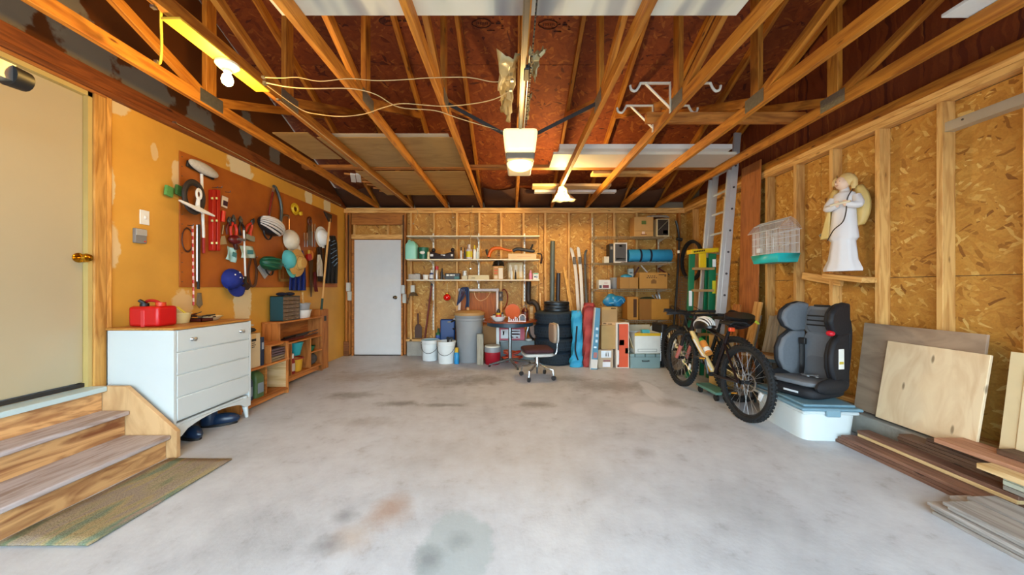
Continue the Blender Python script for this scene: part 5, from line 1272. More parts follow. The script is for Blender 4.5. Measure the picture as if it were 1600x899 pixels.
# ---------------------------------------------------------------- swivel chair
CHC = Vector((.33, 4.47, 0))
t = thing('swivel_chair', 'low swivel chair with maroon seat and chrome legs on the open floor', 'chair', CHC, R(8))
CHR = mat('#c2c9cc', .18, .95, .05)
SEATC = mat('#3a141c', .8, 0, .15, 30, .3)
def rbox(w, d, h, e=.35):
    def fn(u, v):
        a = 2*math.pi*u; k = 1-.25*abs(2*v-1)**4
        c_, s_ = math.cos(a), math.sin(a)
        return Vector((w/2*k*math.copysign(abs(c_)**e, c_), d/2*k*math.copysign(abs(s_)**e, s_), h*v))
    m = MB().grid(fn, 28, 8, True)
    n = len(m.v); m.f.append(list(range(27, -1, -1))); m.f.append(list(range(n-28, n))); return m
rbox(.40, .38, .065).xf(Matrix.Translation((0, 0, .345))).obj('seat', SEATC, t, w=False)
rbox(.39, .37, .05).xf(Matrix.Translation((0, 0, .30))).obj('seat_shell', mat('#bfc0bc', .4), t, w=False)
rbox(.055, .30, .24, .5).xf(Matrix.Translation((.21, 0, .47))).obj('backrest', mat('#a18a74', .8), t, w=False)
rbox(.03, .31, .25, .5).xf(Matrix.Translation((.248, 0, .465))).obj('back_shell', mat('#b9c0c2', .4), t, w=False)
MB().tube(rope([(.05, 0, .30), (.20, 0, .295), (.258, 0, .32), (.275, 0, .45), (.272, 0, .60)]), .011, 8).obj('back_post', CHR, t, w=False)
MB().box((.275, 0, .58), (.025, .05, .08)).obj('back_bracket', WHITEP, t, w=False, bev=.006)
MB().lathe([(.018, .14), (.03, .15), (.034, .21), (.024, .23), (.02, .30)], 16).obj('column', CHR, t, w=False)
MB().cyl((0, 0, .06), (0, 0, .15), .012, n=10).obj('spindle', DSTEEL, t, w=False)
for k in range(4):
    a = R(52+90*k); c_, s_ = math.cos(a), math.sin(a)
    MB().tube([(0.02*c_, 0.02*s_, .19), (.15*c_, .15*s_, .145), (.225*c_, .225*s_, .13), (.235*c_, .235*s_, .06)], [.017, .014, .013, .011], 8).obj('leg', CHR, t, w=False)
    b = MB().cyl((.235*c_-.012*s_, .235*s_+.012*c_, .03), (.235*c_+.012*s_, .235*s_-.012*c_, .03), .03, n=16)
    b.obj('caster', mat('#2a2a2c', .4), t, w=False)

# ---------------------------------------------------------------- tires
TC = Vector((.684, 5.43, 0))
TIRE = mat('#182a3a', .75, 0, .2, 25, .25)
def tire(z, R0, wid, label, rim=False, off=(0, 0), name='tire'):
    t = thing(name, label, 'tire', (TC.x+off[0], TC.y+off[1], z), rn.uniform(0, 3), 'stacked tires')
    h = wid
    MB().lathe([(R0*.58, .01), (R0*.62, 0), (R0*.90, .004), (R0*.985, h*.14), (R0, h*.28), (R0, h*.72), (R0*.985, h*.86), (R0*.90, h-.004), (R0*.62, h), (R0*.58, h-.01), (R0*.60, h*.5), (R0*.58, .01)], 40).obj('sidewall', TIRE, t, w=False)
    b = MB(); n = 44
    for k in range(n):
        a = 2*math.pi*k/n
        for zz, off_ in ((.26, 0), (.5, .5), (.74, 0)):
            an = a + off_*2*math.pi/n
            b.box((R0*math.cos(an)*1.0, R0*math.sin(an)*1.0, h*zz), (.014, 2*math.pi*R0/n*.72, h*.17), rz=an)
    b.obj('tread_blocks', mat('#182530', .8), t, w=False)
    return t
for i, nm in enumerate(('bottom', 'second', 'third', 'top')):
    tire(.204*i, .315, .203, nm + ' of four big tires stacked by the table', off=(.008*math.sin(i*2), .006*math.cos(i*3)))
for i in range(3):
    z = .204*4+.002+i*.052
    t = thing('hubcap', ['lowest', 'middle', 'topmost'][i] + ' of three dark wheel covers on the tire stack', 'hubcap', (TC.x+.03, TC.y, z), .3*i, 'wheel covers on the tires')
    MB().lathe([(.20, 0), (.205, .02), (.195, .045), (.17, .05), (.12, .035), (.06, .045), (.001, .048)], 32).obj('dish', mat('#2c3238', .35, .5), t, w=False)
    for k in range(10):
        a = 2*math.pi*k/10; MB().box((.145*math.cos(a), .145*math.sin(a), .046), (.08, .03, .006), rz=a).obj('spoke', mat('#8d979c', .3, .7), t, w=False)
# pipes, sticks and skis behind the tires
for (pxa, pya, pxb, r, c, nm, Y) in ((862, 540, 863, .040, '#55605e', 'thick grey plastic pipe standing behind the tire stack', 5.85), (870, 540, 872, .036, '#2a2830', 'dark shorter pipe standing right of the grey pipe', 5.85)):
    t = thing('plastic_pipe', nm, 'pipe', (sx(pxa, Y), Y, 0)); ztop = sz(377 if c == '#55605e' else 427, Y)
    MB().tube([(sx(pxa, Y), Y, 0), (sx(pxb, Y)+.01, Y+.03, ztop)], r, 14).obj('tube', mat(c, .4), t); MB().torus((sx(pxb, Y)+.01, Y+.03, ztop), r*.85, .006, None, 18, 6).obj('rim', mat('#6a4a30', .5), t)
def stick(name, label, cat, pts, w, th, m, tip=None):
    t = thing(name, label, cat, pts[0])
    b = MB()
    for a, c in zip(pts[:-1], pts[1:]): b.bar(a, c, w, th, up=(0, 1, 0))
    b.obj('shaft', m, t, bev=.002)
    if tip: MB().bar(pts[-1], Vector(pts[-1])+(Vector(pts[-1])-Vector(pts[-2])).normalized()*.05, w*.8, th*1.05, up=(0, 1, 0)).obj('tip', tip, t)
    return t
LATH = wood('#d9a85c', '#b07a34', 'z', name='lath')
stick('wood_lath', 'thin pine lath leaning left behind the blue bag', 'lath', [pt(894, 500, 5.62), pt(881, 417, 5.88)], .03, .012, LATH)
stick('wood_lath', 'second thin pine lath leaning beside the white skis', 'lath', [pt(897.5, 500, 5.60), pt(884, 425, 5.85)], .022, .012, LATH)
def ski(label, pts, m, w=.055):
    t = thing('ski', label, 'ski', pts[0]); P = rope(pts, 5)
    b = MB(); n = len(P)
    for i, p in enumerate(P): pass
    def fn(u, v):
        k = v*(n-1); i = min(int(k), n-2); f = k-i; p = P[i].lerp(P[i+1], f); ww = w*(1 if v < .85 else 1-((v-.85)/.15)**2*.85)
        return p + Vector(((u-.5)*ww, 0, 0))
    b.grid(fn, 4, 24).obj('ski_blade', m, t, solid=.016); 
    q = P[n//2]; MB().box(q+Vector((0, -.025, 0)), (w*.9, .03, .12)).obj('binding', mat('#5a544e', .5), t, bev=.006)
    return t
ski('left white ski leaning on the back wall behind the bags', [pt(905, 505, 5.66), pt(900, 430, 5.82), pt(895, 398, 5.86), pt(891.5, 387, 5.82)], mat('#cfc8c0', .35))
ski('right white ski beside a dark one on the back wall', [pt(911, 505, 5.70), pt(907.5, 430, 5.84), pt(904.5, 398, 5.87), pt(903, 386, 5.83)], mat('#dad6d0', .35))
ski('dark curved-tip ski right of the white skis', [pt(918, 505, 5.72), pt(914.5, 430, 5.86), pt(914, 400, 5.88), pt(917, 390, 5.85)], mat('#4c4a44', .4), .04)
stick('wood_lath', 'brown lath between the dark ski and the rack post', 'lath', [pt(921.5, 505, 5.76), pt(921, 436, 5.88)], .03, .015, PINE_D)

# ---------------------------------------------------------------- bags and boxes on the floor
def sack(name, label, cat, rows, Y, m, depth=.12, extra=None, wob=.012):
    t = thing(name, label, cat, ((sx((rows[-1][1]+rows[-1][2])/2, Y)), Y, 0))
    def fn(u, v):
        k = v*(len(rows)-1); i = min(int(k), len(rows)-2); f = k-i
        py = rows[i][0]*(1-f)+rows[i+1][0]*f; a = rows[i][1]*(1-f)+rows[i+1][1]*f; c = rows[i][2]*(1-f)+rows[i+1][2]*f
        an = 2*math.pi*u; cc = (sx(a, Y)+sx(c, Y))/2; hw = (sx(c, Y)-sx(a, Y))/2
        s_, c_ = math.sin(an), math.cos(an)
        w1 = 1+wob/max(hw, .02)*math.sin(23*v+5*u*6.28)
        return Vector((cc+hw*w1*math.copysign(abs(c_)**.6, c_), Y+depth/2+depth/2*math.copysign(abs(s_)**.6, s_)+wob*math.sin(31*v+9*u), max(.004, sz(py, Y))))
    g_ = MB().grid(fn, 24, 30, True); n = len(g_.v); g_.f.append(list(range(23, -1, -1))); g_.f.append(list(range(n-24, n)))
    g_.obj('fabric', m, t)
    return t
t = sack('blue_camp_bag', 'bright blue carry bag standing upright beside the tires', 'bag', [(486, 895, 909), (500, 894, 910), (530, 896, 910.5), (555, 894.5, 910), (566, 891, 911), (576, 892, 911)], 5.04, mat('#2f9cc4', .6, 0, .2, 14, .4))
MB().tube(rope([pt(901.5, 510, 5.03), pt(900, 530, 5.01), pt(899, 548, 5.01), pt(903, 563, 5.03)]), .014, 6, flat=.6).obj('strap', mat('#14202c', .7), t); MB().torus(pt(902, 487, 5.10), .05, .008, Matrix.Diagonal((1, .9, 1, 1)), 18, 6).obj('drawcord', mat('#a87a3c', .6), t)
t = sack('red_camp_bag', 'dull red carry bag standing between the blue bag and a narrow box', 'bag', [(474, 915, 929), (484, 912.5, 932), (520, 912, 929), (550, 912, 926), (576, 912.5, 925)], 5.06, mat('#a33a34', .7, 0, .2, 14, .4), .14)
MB().tube(rope([pt(914, 480, 5.06), pt(921, 478, 5.05), pt(929, 481, 5.06)]), .006, 6).obj('seam', mat('#7c2622', .7), t)
t = thing('narrow_box', 'tall narrow blue-grey box with small pictures leaning against the red bag', 'box', pt(929, 575, 4.93))
xa, xb, za = sx(923.5, 5.0), sx(933.5, 5.0), 0
pA = [pt(923, 576, 4.92), pt(933, 576, 4.92), pt(938.5, 482, 4.95), pt(931, 481, 4.95)]
for p in pA[:2]: p.z = .003
MB().slab(pA, (0, .07, 0)).obj('body', mat('#4d88a4', .5, 0, .25, 5), t, bev=.003)
MB().slab([pA[0]+Vector((-.012, -.002, 0)), pA[0]+Vector((0, -.002, 0)), pA[3]+Vector((.0, -.002, 0)), pA[3]+Vector((-.012, -.002, 0))], (0, .07, 0)).obj('edge', mat('#c9c4bc', .6), t)
def onbox(u, v, w_, h_, c):
    a = pA[0].lerp(pA[3], v); bq = pA[1].lerp(pA[2], v); p = a.lerp(bq, u)
    MB().box(p+Vector((0, -.003, 0)), (w_, .004, h_), ry=R(4)).obj('print', mat(c, .5), t)
for (u, v, w_, h_, c) in ((.55, .66, .035, .04, '#c8dce4'), (.6, .55, .035, .04, '#b4ccd8'), (.6, .46, .03, .04, '#c4d8e0'), (.45, .36, .04, .025, '#d4ecf4'), (.55, .23, .05, .08, '#a86a64'), (.5, .09, .09, .13, '#d4cdc4')): onbox(u, v, w_, h_, c)
def prints(px0, px1, py0, py1, dx_, c): pass
BK = mat('#3a2814', .7)
Yb = 5.03
def cb(name, label, px0, px1, py0, py1, Y, depth, m, **kw):
    x0_, x1_ = sx(px0, Y), sx(px1, Y); z0_, z1_ = max(0, sz(py0, Y)), sz(py1, Y)
    return carton(name, label, (x0_+x1_)/2, Y+depth/2, z0_, x1_-x0_, depth, z1_-z0_, 0, m, **kw)
c1 = cb('cardboard_box', 'lowest of three stacked cartons, with two white shipping labels', 934, 958, 576.5, 546.5, 5.02, .28, mat('#b7a084', .75), tape=False, marks=[(.22, .88, .56, .93, mat('#dfe6ea', .5)), (.32, .82, .06, .32, mat('#e4e2e6', .5)), (.36, .82, .36, .42, mat('#8a4a58', .5)), (.52, .56, .62, .84, mat('#7a90a0', .5)), (.66, .70, .62, .84, mat('#7a90a0', .5))])
zt_ = sz(546.5, 5.02)+.001
c2 = carton('cardboard_box', 'plain tan carton in the middle of the stack of three', sx(950, 5.05), 5.18, zt_, .215, .26, sz(508.5, 5.05)-zt_, R(3), mat('#b4935f', .75), group='stack of three cartons')
z3_ = sz(508.5, 5.05)+.001
c3 = carton('cardboard_box', 'topmost tan carton of the stack, under the blue plastic bag', sx(953, 5.08), 5.21, z3_, .235, .24, sz(480, 5.08)-z3_, R(-2), mat('#a8875a', .75), tape=False, marks=[(.04, .96, .0, .14, mat('#c8a070', .7)), (.1, .3, .03, .11, BK), (.4, .65, .02, .07, BK), (.05, .95, .84, 1.0, mat('#b8904f', .7)), (.6, .9, .88, .96, BK)])
t = thing('blue_plastic_bag', 'shiny blue plastic bag bunched on top of the carton stack', 'bag', (sx(960, 5.2), 5.24, sz(480, 5.08)+.002))
r2 = random.Random(11)
m_ = MB().ell((0, 0, .085), (.165, .13, .10), 26, 14)
for p in m_.v:
    k = 1+.10*math.sin(31*p.x+17*p.z)+.07*math.sin(43*p.y-23*p.x)+r2.uniform(-.03, .03); p.x *= k; p.y *= k; p.z = max(0, .085+(p.z-.085)*k)
m_.obj('bag', mat('#1f7cae', .25, 0, .25, 20, .3), t, w=False, ang=60)
MB().tube(rope([(-.1, -.1, .05), (0, -.14, .07), (.08, -.12, .12), (.14, -.06, .06)]), .005, 5).obj('tie', mat('#6ab8d8', .3), t, w=False)
t = cb('tall_orange_box', 'tall orange and white product box standing by the cartons', 962.5, 983, 576.5, 504.5, 5.02, .16, mat('#dcd0c0', .6), tape=False, marks=[(.22, .93, .02, .97, mat('#d8542c', .5)), (.12, .24, .40, .97, mat('#5a5a5c', .5)), (.26, .62, .50, .62, mat('#dcdcd8', .5)), (.70, .93, .32, .44, mat('#e0d2c4', .5)), (.10, .24, .09, .38, mat('#e6e6e2', .5)), (.10, .22, .02, .07, mat('#7a2a14', .5))])
one(MB().bb(sx(960, 5.2), sx(961.3, 5.2), 5.19, 5.3, 0, sz(512, 5.1)), 'red_board', 'thin dark red board slotted between cartons and orange box', 'board', mat('#6a2018', .6), bev=.002)
t = cb('grey_case', 'grey-green metal case with latches on the floor under the wire rack', 985, 1031.5, 577, 553.5, 5.0, .34, mat('#7f9898', .4, 0, .08), tape=False, cat='case', marks=[(.40, .60, .42, .58, mat('#68807f', .4))])
for px in (992, 1008, 1024): MB().box((sx(px, 5.0)-sx(1008.25, 5.0), -.175, .19), (.016, .012, .05)).obj('latch', mat('#5a6c6c', .4, .5), t, w=False)
MB().tube(rope([(-.045, -.172, .115), (-.045, -.195, .11), (.045, -.195, .11), (.045, -.172, .115)]), .006, 6).obj('handle', DSTEEL, t, w=False)
MB().bb(-.225, .225, -.173, .173, .165, .17).obj('lid_seam', mat('#586c6c', .5), t, w=False)
zc = sz(553.5, 5.0)+.002
t = carton('archive_box', 'white archive box with a yellow band and open top on the grey case', sx(1012, 5.02), 5.21, zc, sx(1032, 5.02)-sx(991, 5.02), .36, sz(521, 5.02)-zc, R(1), mat('#dfe2dc', .6), flaps=True, marks=[(0, 1, .86, 1.0, mat('#d8b020', .5)), (.12, .86, .08, .10, mat('#9aa09c', .6)), (.12, .86, .20, .22, mat('#9aa09c', .6)), (.12, .14, .08, .22, mat('#9aa09c', .6)), (.84, .86, .08, .22, mat('#9aa09c', .6))])
MB().box((-.23, 0, .16), (.008, .3, .2), ry=R(-18)).obj('flap', mat('#c9b48a', .7), t, w=False); MB().box((0, .18, .34), (.38, .006, .1), rx=R(-15)).obj('flap', mat('#b8ac90', .7), t, w=False)
one(MB().bb(sx(1006, 5.1), sx(1018, 5.1), 5.16, 5.24, zc+.20, zc+.335), 'tape_roll_box', 'small turquoise packet poking out of the archive box', 'packet', mat('#58b8c0', .4), bev=.008)
one(MB().ell((sx(1004, 5.2), 5.27, zc+.17), (.13, .09, .13), 14, 8), 'paper_bundle', 'crumpled tan paper filling the archive box', 'paper', mat('#b89a6c', .8, 0, .25, 20, .5))
t = thing('clear_bin_lid', 'milky round plastic lid standing behind the archive box', 'lid', (sx(1031, 5.45), 5.46, .3)); MB().lathe([(.17, 0), (.175, .015), (.15, .03), (.001, .035)], 28).xf(Matrix.Translation((sx(1031, 5.45), 5.47, .44)) @ rot(80, 'X')).obj('disc', mat('#b4c4c8', .3), t); MB().torus((sx(1031, 5.45), 5.47, .44), .172, .008, rot(80, 'X'), 28, 6).obj('rim', mat('#c4d0d2', .3), t)
t = thing('black_suitcase', 'black suitcase standing behind the front bike wheel', 'suitcase', (sx(1037, 5.0), 5.15, 0)); MB().bb(sx(1034, 5.05), sx(1042, 5.05)+.02, 5.05, 5.42, .03, sz(508, 5.0)).obj('shell', mat('#17191f', .6), t, bev=.02); MB().tube([(sx(1035.5, 4.97), 5.042, .10), (sx(1037, 4.97), 5.042, .52)], .01, 8).obj('edge_bar', STEEL, t)
for yy in (5.08, 5.38): MB().cyl((sx(1035, 5.0), yy, .025), (sx(1041, 5.0), yy, .025), .025).obj('wheel', BLACK, t)

# ---------------------------------------------------------------- wire rack
WIRE = mat('#b9a98c', .35, .6)
RX0, RX1 = sx(927, 5.57), sx(1049, 5.57)
for (py, nm) in ((369.5, 'top'), (411, 'second'), (452, 'third'), (500.5, 'lowest')):
    z = sz(py, 5.57)
    xa = RX0 if py < 480 else sx(978, 5.57)
    t = thing('wire_shelf', nm + ' wire shelf of the rack in the back right corner', 'shelf', ((RX0+RX1)/2, 5.89, z), group='wire shelves')
    b = MB(); 
    for Y_ in (5.57, 5.68, 5.79, 5.89): b.tube([(xa, Y_, z-.004), (RX1, Y_, z-.004)], .004, 5)
    b.tube([(xa, 5.565, z-.035), (RX1, 5.565, z-.035)], .004, 5); b.obj('long_wires', WIRE, t)
    b = MB(); n = int((RX1-xa)/.03)
    for k in range(n+1):
        x = xa+(RX1-xa)*k/n; b.tube([(x, 5.89, z), (x, 5.568, z), (x, 5.563, z-.035)], .0026, 4)
    o = b.obj('cross_wires', WIRE, t); o['kind'] = 'stuff'
    for px in (925.5, 1029): 
        x = sx(px, 5.9)
        if x >= xa-.02: MB().slab([(x-.006, 5.898, z-.008), (x-.006, 5.60, z-.008), (x-.006, 5.60, z-.018), (x-.006, 5.898, z-.06)], (.012, 0, 0)).obj('bracket', mat('#cfc6b4', .4), t)
for i, px in enumerate((925.5, 1029)):
    x = sx(px, 5.9); t = thing('rack_standard', ['left', 'right'][i] + ' pale slotted upright of the wire rack', 'rack upright', (x, 5.91, .5), group='wire rack uprights'); MB().bb(x-.012, x+.012, 5.902, 5.918, .5, 2.40).obj('channel', mat('#cfc2a8', .4, .2), t)
    b = MB()
    for k in range(28): b.bb(x-.003, x+.003, 5.9008, 5.903, .55+k*.065, .58+k*.065)
    b.obj('slots', DSTEEL, t)
W1, W2, W3, W4 = [sz(py, 5.57)+.003 for py in (369.5, 411, 452, 500.5)]
def wbox(name, label, px0, px1, z, py1, m, depth=.22, Y=5.60, **kw):
    x0_, x1_ = sx(px0, Y), sx(px1, Y)
    return carton(name, label, (x0_+x1_)/2, Y+depth/2, z, x1_-x0_, depth, sz(py1, Y)-z, 0, m, **kw)
wbox('cardboard_box', 'tan carton with a green oval print on the top wire shelf', 991, 1021, W1, 339, mat('#b98b4e', .75), marks=[(.38, .62, .62, .80, mat('#5a6a2a', .6)), (.0, 1, .27, .29, mat('#8a6434', .7)), (.40, .55, .1, .25, mat('#d8b8a0', .6)), (.35, .65, .08, .12, mat('#8a4a2a', .6))], tape=False)
wbox('picture_box', 'dark picture box with cream edges and a diagonal line on the top wire shelf', 1026, 1046, W1, 342, mat('#c9b48a', .6), .18, tape=False, marks=[(.08, .92, .06, .95, mat('#2a2014', .5)), (.5, .85, .15, .35, mat('#6a5a34', .5))])
MB().bar((-.08, -.093, .10), (.09, -.093, .27), .004, .006, up=(0, 1, 0)).obj('line', mat('#a89a7c', .5), bpy.data.objects['picture_box'], w=False)
zz = sz(339, 5.6)
m_ = MB().ell((sx(1029, 5.68), 5.71, zz+.012), (.20, .07, .034), 22, 8)
for p in m_.v: p.z = max(zz+.004, p.z+r2.uniform(-.012, .012)); p.y += r2.uniform(-.01, .01)
one(m_, 'clear_film', 'crumpled clear plastic film lying on the boxes of the top wire shelf', 'plastic film', mat('#b8b4a8', .15, .3, .4, 40), ang=20)
wbox('boxed_speaker', 'black and white product box on the second wire shelf', 959.5, 980, W2, 379.5, mat('#d8d4d0', .5), .2, tape=False, marks=[(.08, .92, .07, .94, mat('#4a4644', .4)), (.4, .6, .8, .88, mat('#8a8682', .4)), (.16, .30, .15, .24, WHITEP), (.33, .55, .17, .23, WHITEP), (.58, .80, .17, .23, WHITEP)])
wbox('black_carton', 'black carton edge just left of the product box on the second wire shelf', 952.5, 959, W2, 381, mat('#26221f', .5), .2, Y=5.64, tape=False, marks=[(.2, .7, .7, .85, mat('#8a8478', .5))])
t = wbox('white_carton', 'small crushed white carton at the left of the second wire shelf', 944, 952, W2, 401, mat('#c9c2b0', .6), .12, tape=True)
t = thing('foam_mat', 'blue foam mat rolled up with black straps on the second wire shelf', 'foam mat', (sx(1015, 5.7), 5.70, W2))
zr = W2+.022+.105; xa, xb = sx(981.5, 5.68), sx(1048, 5.68)
MB().lathe([(.03, 0), (.10, 0), (.105, .01), (.105, xb-xa-.01), (.10, xb-xa), (.03, xb-xa)], 28).xf(Matrix.Translation((xa, 5.70, zr)) @ rot(90, 'Y')).obj('roll', mat('#2487b4', .7, 0, .1, 20, .2), t)
for px in (999.5, 1015): MB().torus((sx(px, 5.68), 5.70, zr), .107, .007, rot(90, 'Y') , 26, 6, flat=2.5).obj('strap', mat('#0c1c30', .7), t)
for (px0, px1, zo, c, nm) in ((970, 1012, .004, '#9a8a86', 'flattened grey-pink bag under the rolled blue mat'), (1010, 1052, .006, '#a8b0ac', 'flattened pale bag under the right end of the blue mat')):
    def fn(u, v, px0=px0, px1=px1, zo=zo): return Vector((sx(px0, 5.6)+u*(sx(px1, 5.6)-sx(px0, 5.6)), 5.555+v*.28, W2+zo+.006*math.sin(13*u+7*v)+.004*math.sin(29*u)))
    one(MB().grid(fn, 18, 6), 'flat_bag', nm, 'bag', mat(c, .4, 0, .4, 25, .3), solid=.006)
wbox('pictured_carton', 'white carton with a dark red picture on the third wire shelf', 935.5, 954, W3, 437.5, mat('#d4d2cc', .55), .16, tape=False, marks=[(.35, .85, .12, .42, mat('#7a3038', .5)), (.05, .25, .10, .40, mat('#3a4048', .5)), (.45, .75, .6, .68, mat('#a87880', .5))])
t = tub('grey_pail', 'grey ribbed pail behind the pictured carton on the third wire shelf', sx(959.5, 5.80), 5.80, W3, .055, .068, .19, mat('#8a8c8e', .5), 'pail')
wbox('open_carton', 'open brown carton with blue plastic inside on the third wire shelf', 968, 997.5, W3, 433.5, mat('#a87a3c', .75), .24, flaps=True, marks=[(.5, .52, 0, 1, mat('#8a6230', .7))])
one(MB().ell((sx(980, 5.66), 5.70, sz(434, 5.6)+.015), (.10, .07, .045), 14, 8), 'blue_plastic', 'blue plastic wrap bulging from the open brown carton', 'plastic wrap', mat('#2a86a8', .3, 0, .3, 30, .4))
carton('juice_carton', 'pale blue-grey drink carton standing on the open brown carton', sx(985, 5.78), 5.79, W3+.192, .085, .08, .15, 0, mat('#a8b4b0', .5), marks=[(.2, .8, .45, .6, mat('#4a5a58', .5))], tape=False)
wbox('printed_box', 'large tan carton with dark lettering on the third wire shelf', 998.5, 1043.5, W3, 426, mat('#b4823c', .75), .26, flaps=True, marks=[(.30, .35, .76, .81, BK), (.38, .42, .76, .81, BK), (.45, .49, .76, .81, BK), (.52, .56, .76, .81, BK), (.26, .31, .66, .71, BK), (.34, .39, .66, .71, BK), (.42, .47, .66, .71, BK), (.50, .55, .66, .71, BK), (.58, .62, .66, .71, BK), (.42, .60, .32, .52, mat('#7a5220', .7)), (.46, .56, .52, .58, mat('#7a5220', .7)), (.68, .95, .84, .88, BK), (.88, .95, .76, .82, BK)])
for (px, py, a, c, nm) in ((1006, 418, 40, '#c9b4a4', 'pale handle sticking up from the lettered carton'), (995, 421, -30, '#4a1c14', 'dark red handle leaning out of the lettered carton'), (1034, 421, 60, '#5a1c12', 'red-brown stick lying across the lettered carton')):
    p = Vector((sx(px, 5.75), 5.75, sz(py, 5.75)-.02)); d = Vector((-math.sin(R(a)), 0, math.cos(R(a))))*.07
    t = thing('loose_tool', nm, 'tool', p); MB().tube([p-d*1.2, p+d], .014, 8).obj('grip', mat(c, .5), t); MB().tube([p-d*2.2, p-d*1.2], .008, 6).obj('shank', DSTEEL, t)
wbox('open_carton', 'open orange-brown carton on its side on the lowest wire shelf', 980, 997.5, W4, 464, mat('#b47a2c', .75), .24, tape=False, marks=[(.55, .85, .1, .9, mat('#4a2a10', .8))])
t = wbox('deep_carton', 'large orange-brown carton of tools on the lowest wire shelf', 999, 1046, W4, 467.5, mat('#b8802c', .75), .28, flaps=True, marks=[(.0, .40, .0, 1.0, mat('#8f5c1c', .75))])
one(MB().ell((sx(1012, 5.7), 5.72, sz(467.5, 5.6)-.01), (.13, .09, .045), 16, 8), 'green_cloth', 'dark green cloth spilling from the large tool carton', 'cloth', mat('#2a3018', .85, 0, .3, 20, .5))
for k, (px, a) in enumerate(((1030, -22), (1033, -10), (1027, -35))):
    p = Vector((sx(px, 5.7), 5.72, sz(470, 5.7)-.02)); d = Vector((math.sin(R(a)), 0, math.cos(R(a))))*.12
    t = thing('chrome_tool', ['leaning', 'upright', 'flattest'][k] + ' silver tool of three in the large tool carton', 'tool', p, group='silver tools in the carton'); MB().tube([p-d*.3, p+d], [.012, .008], 8).obj('shaft', STEEL, t); MB().ell(p+d, (.016, .012, .02), 10, 6).obj('head', STEEL, t)
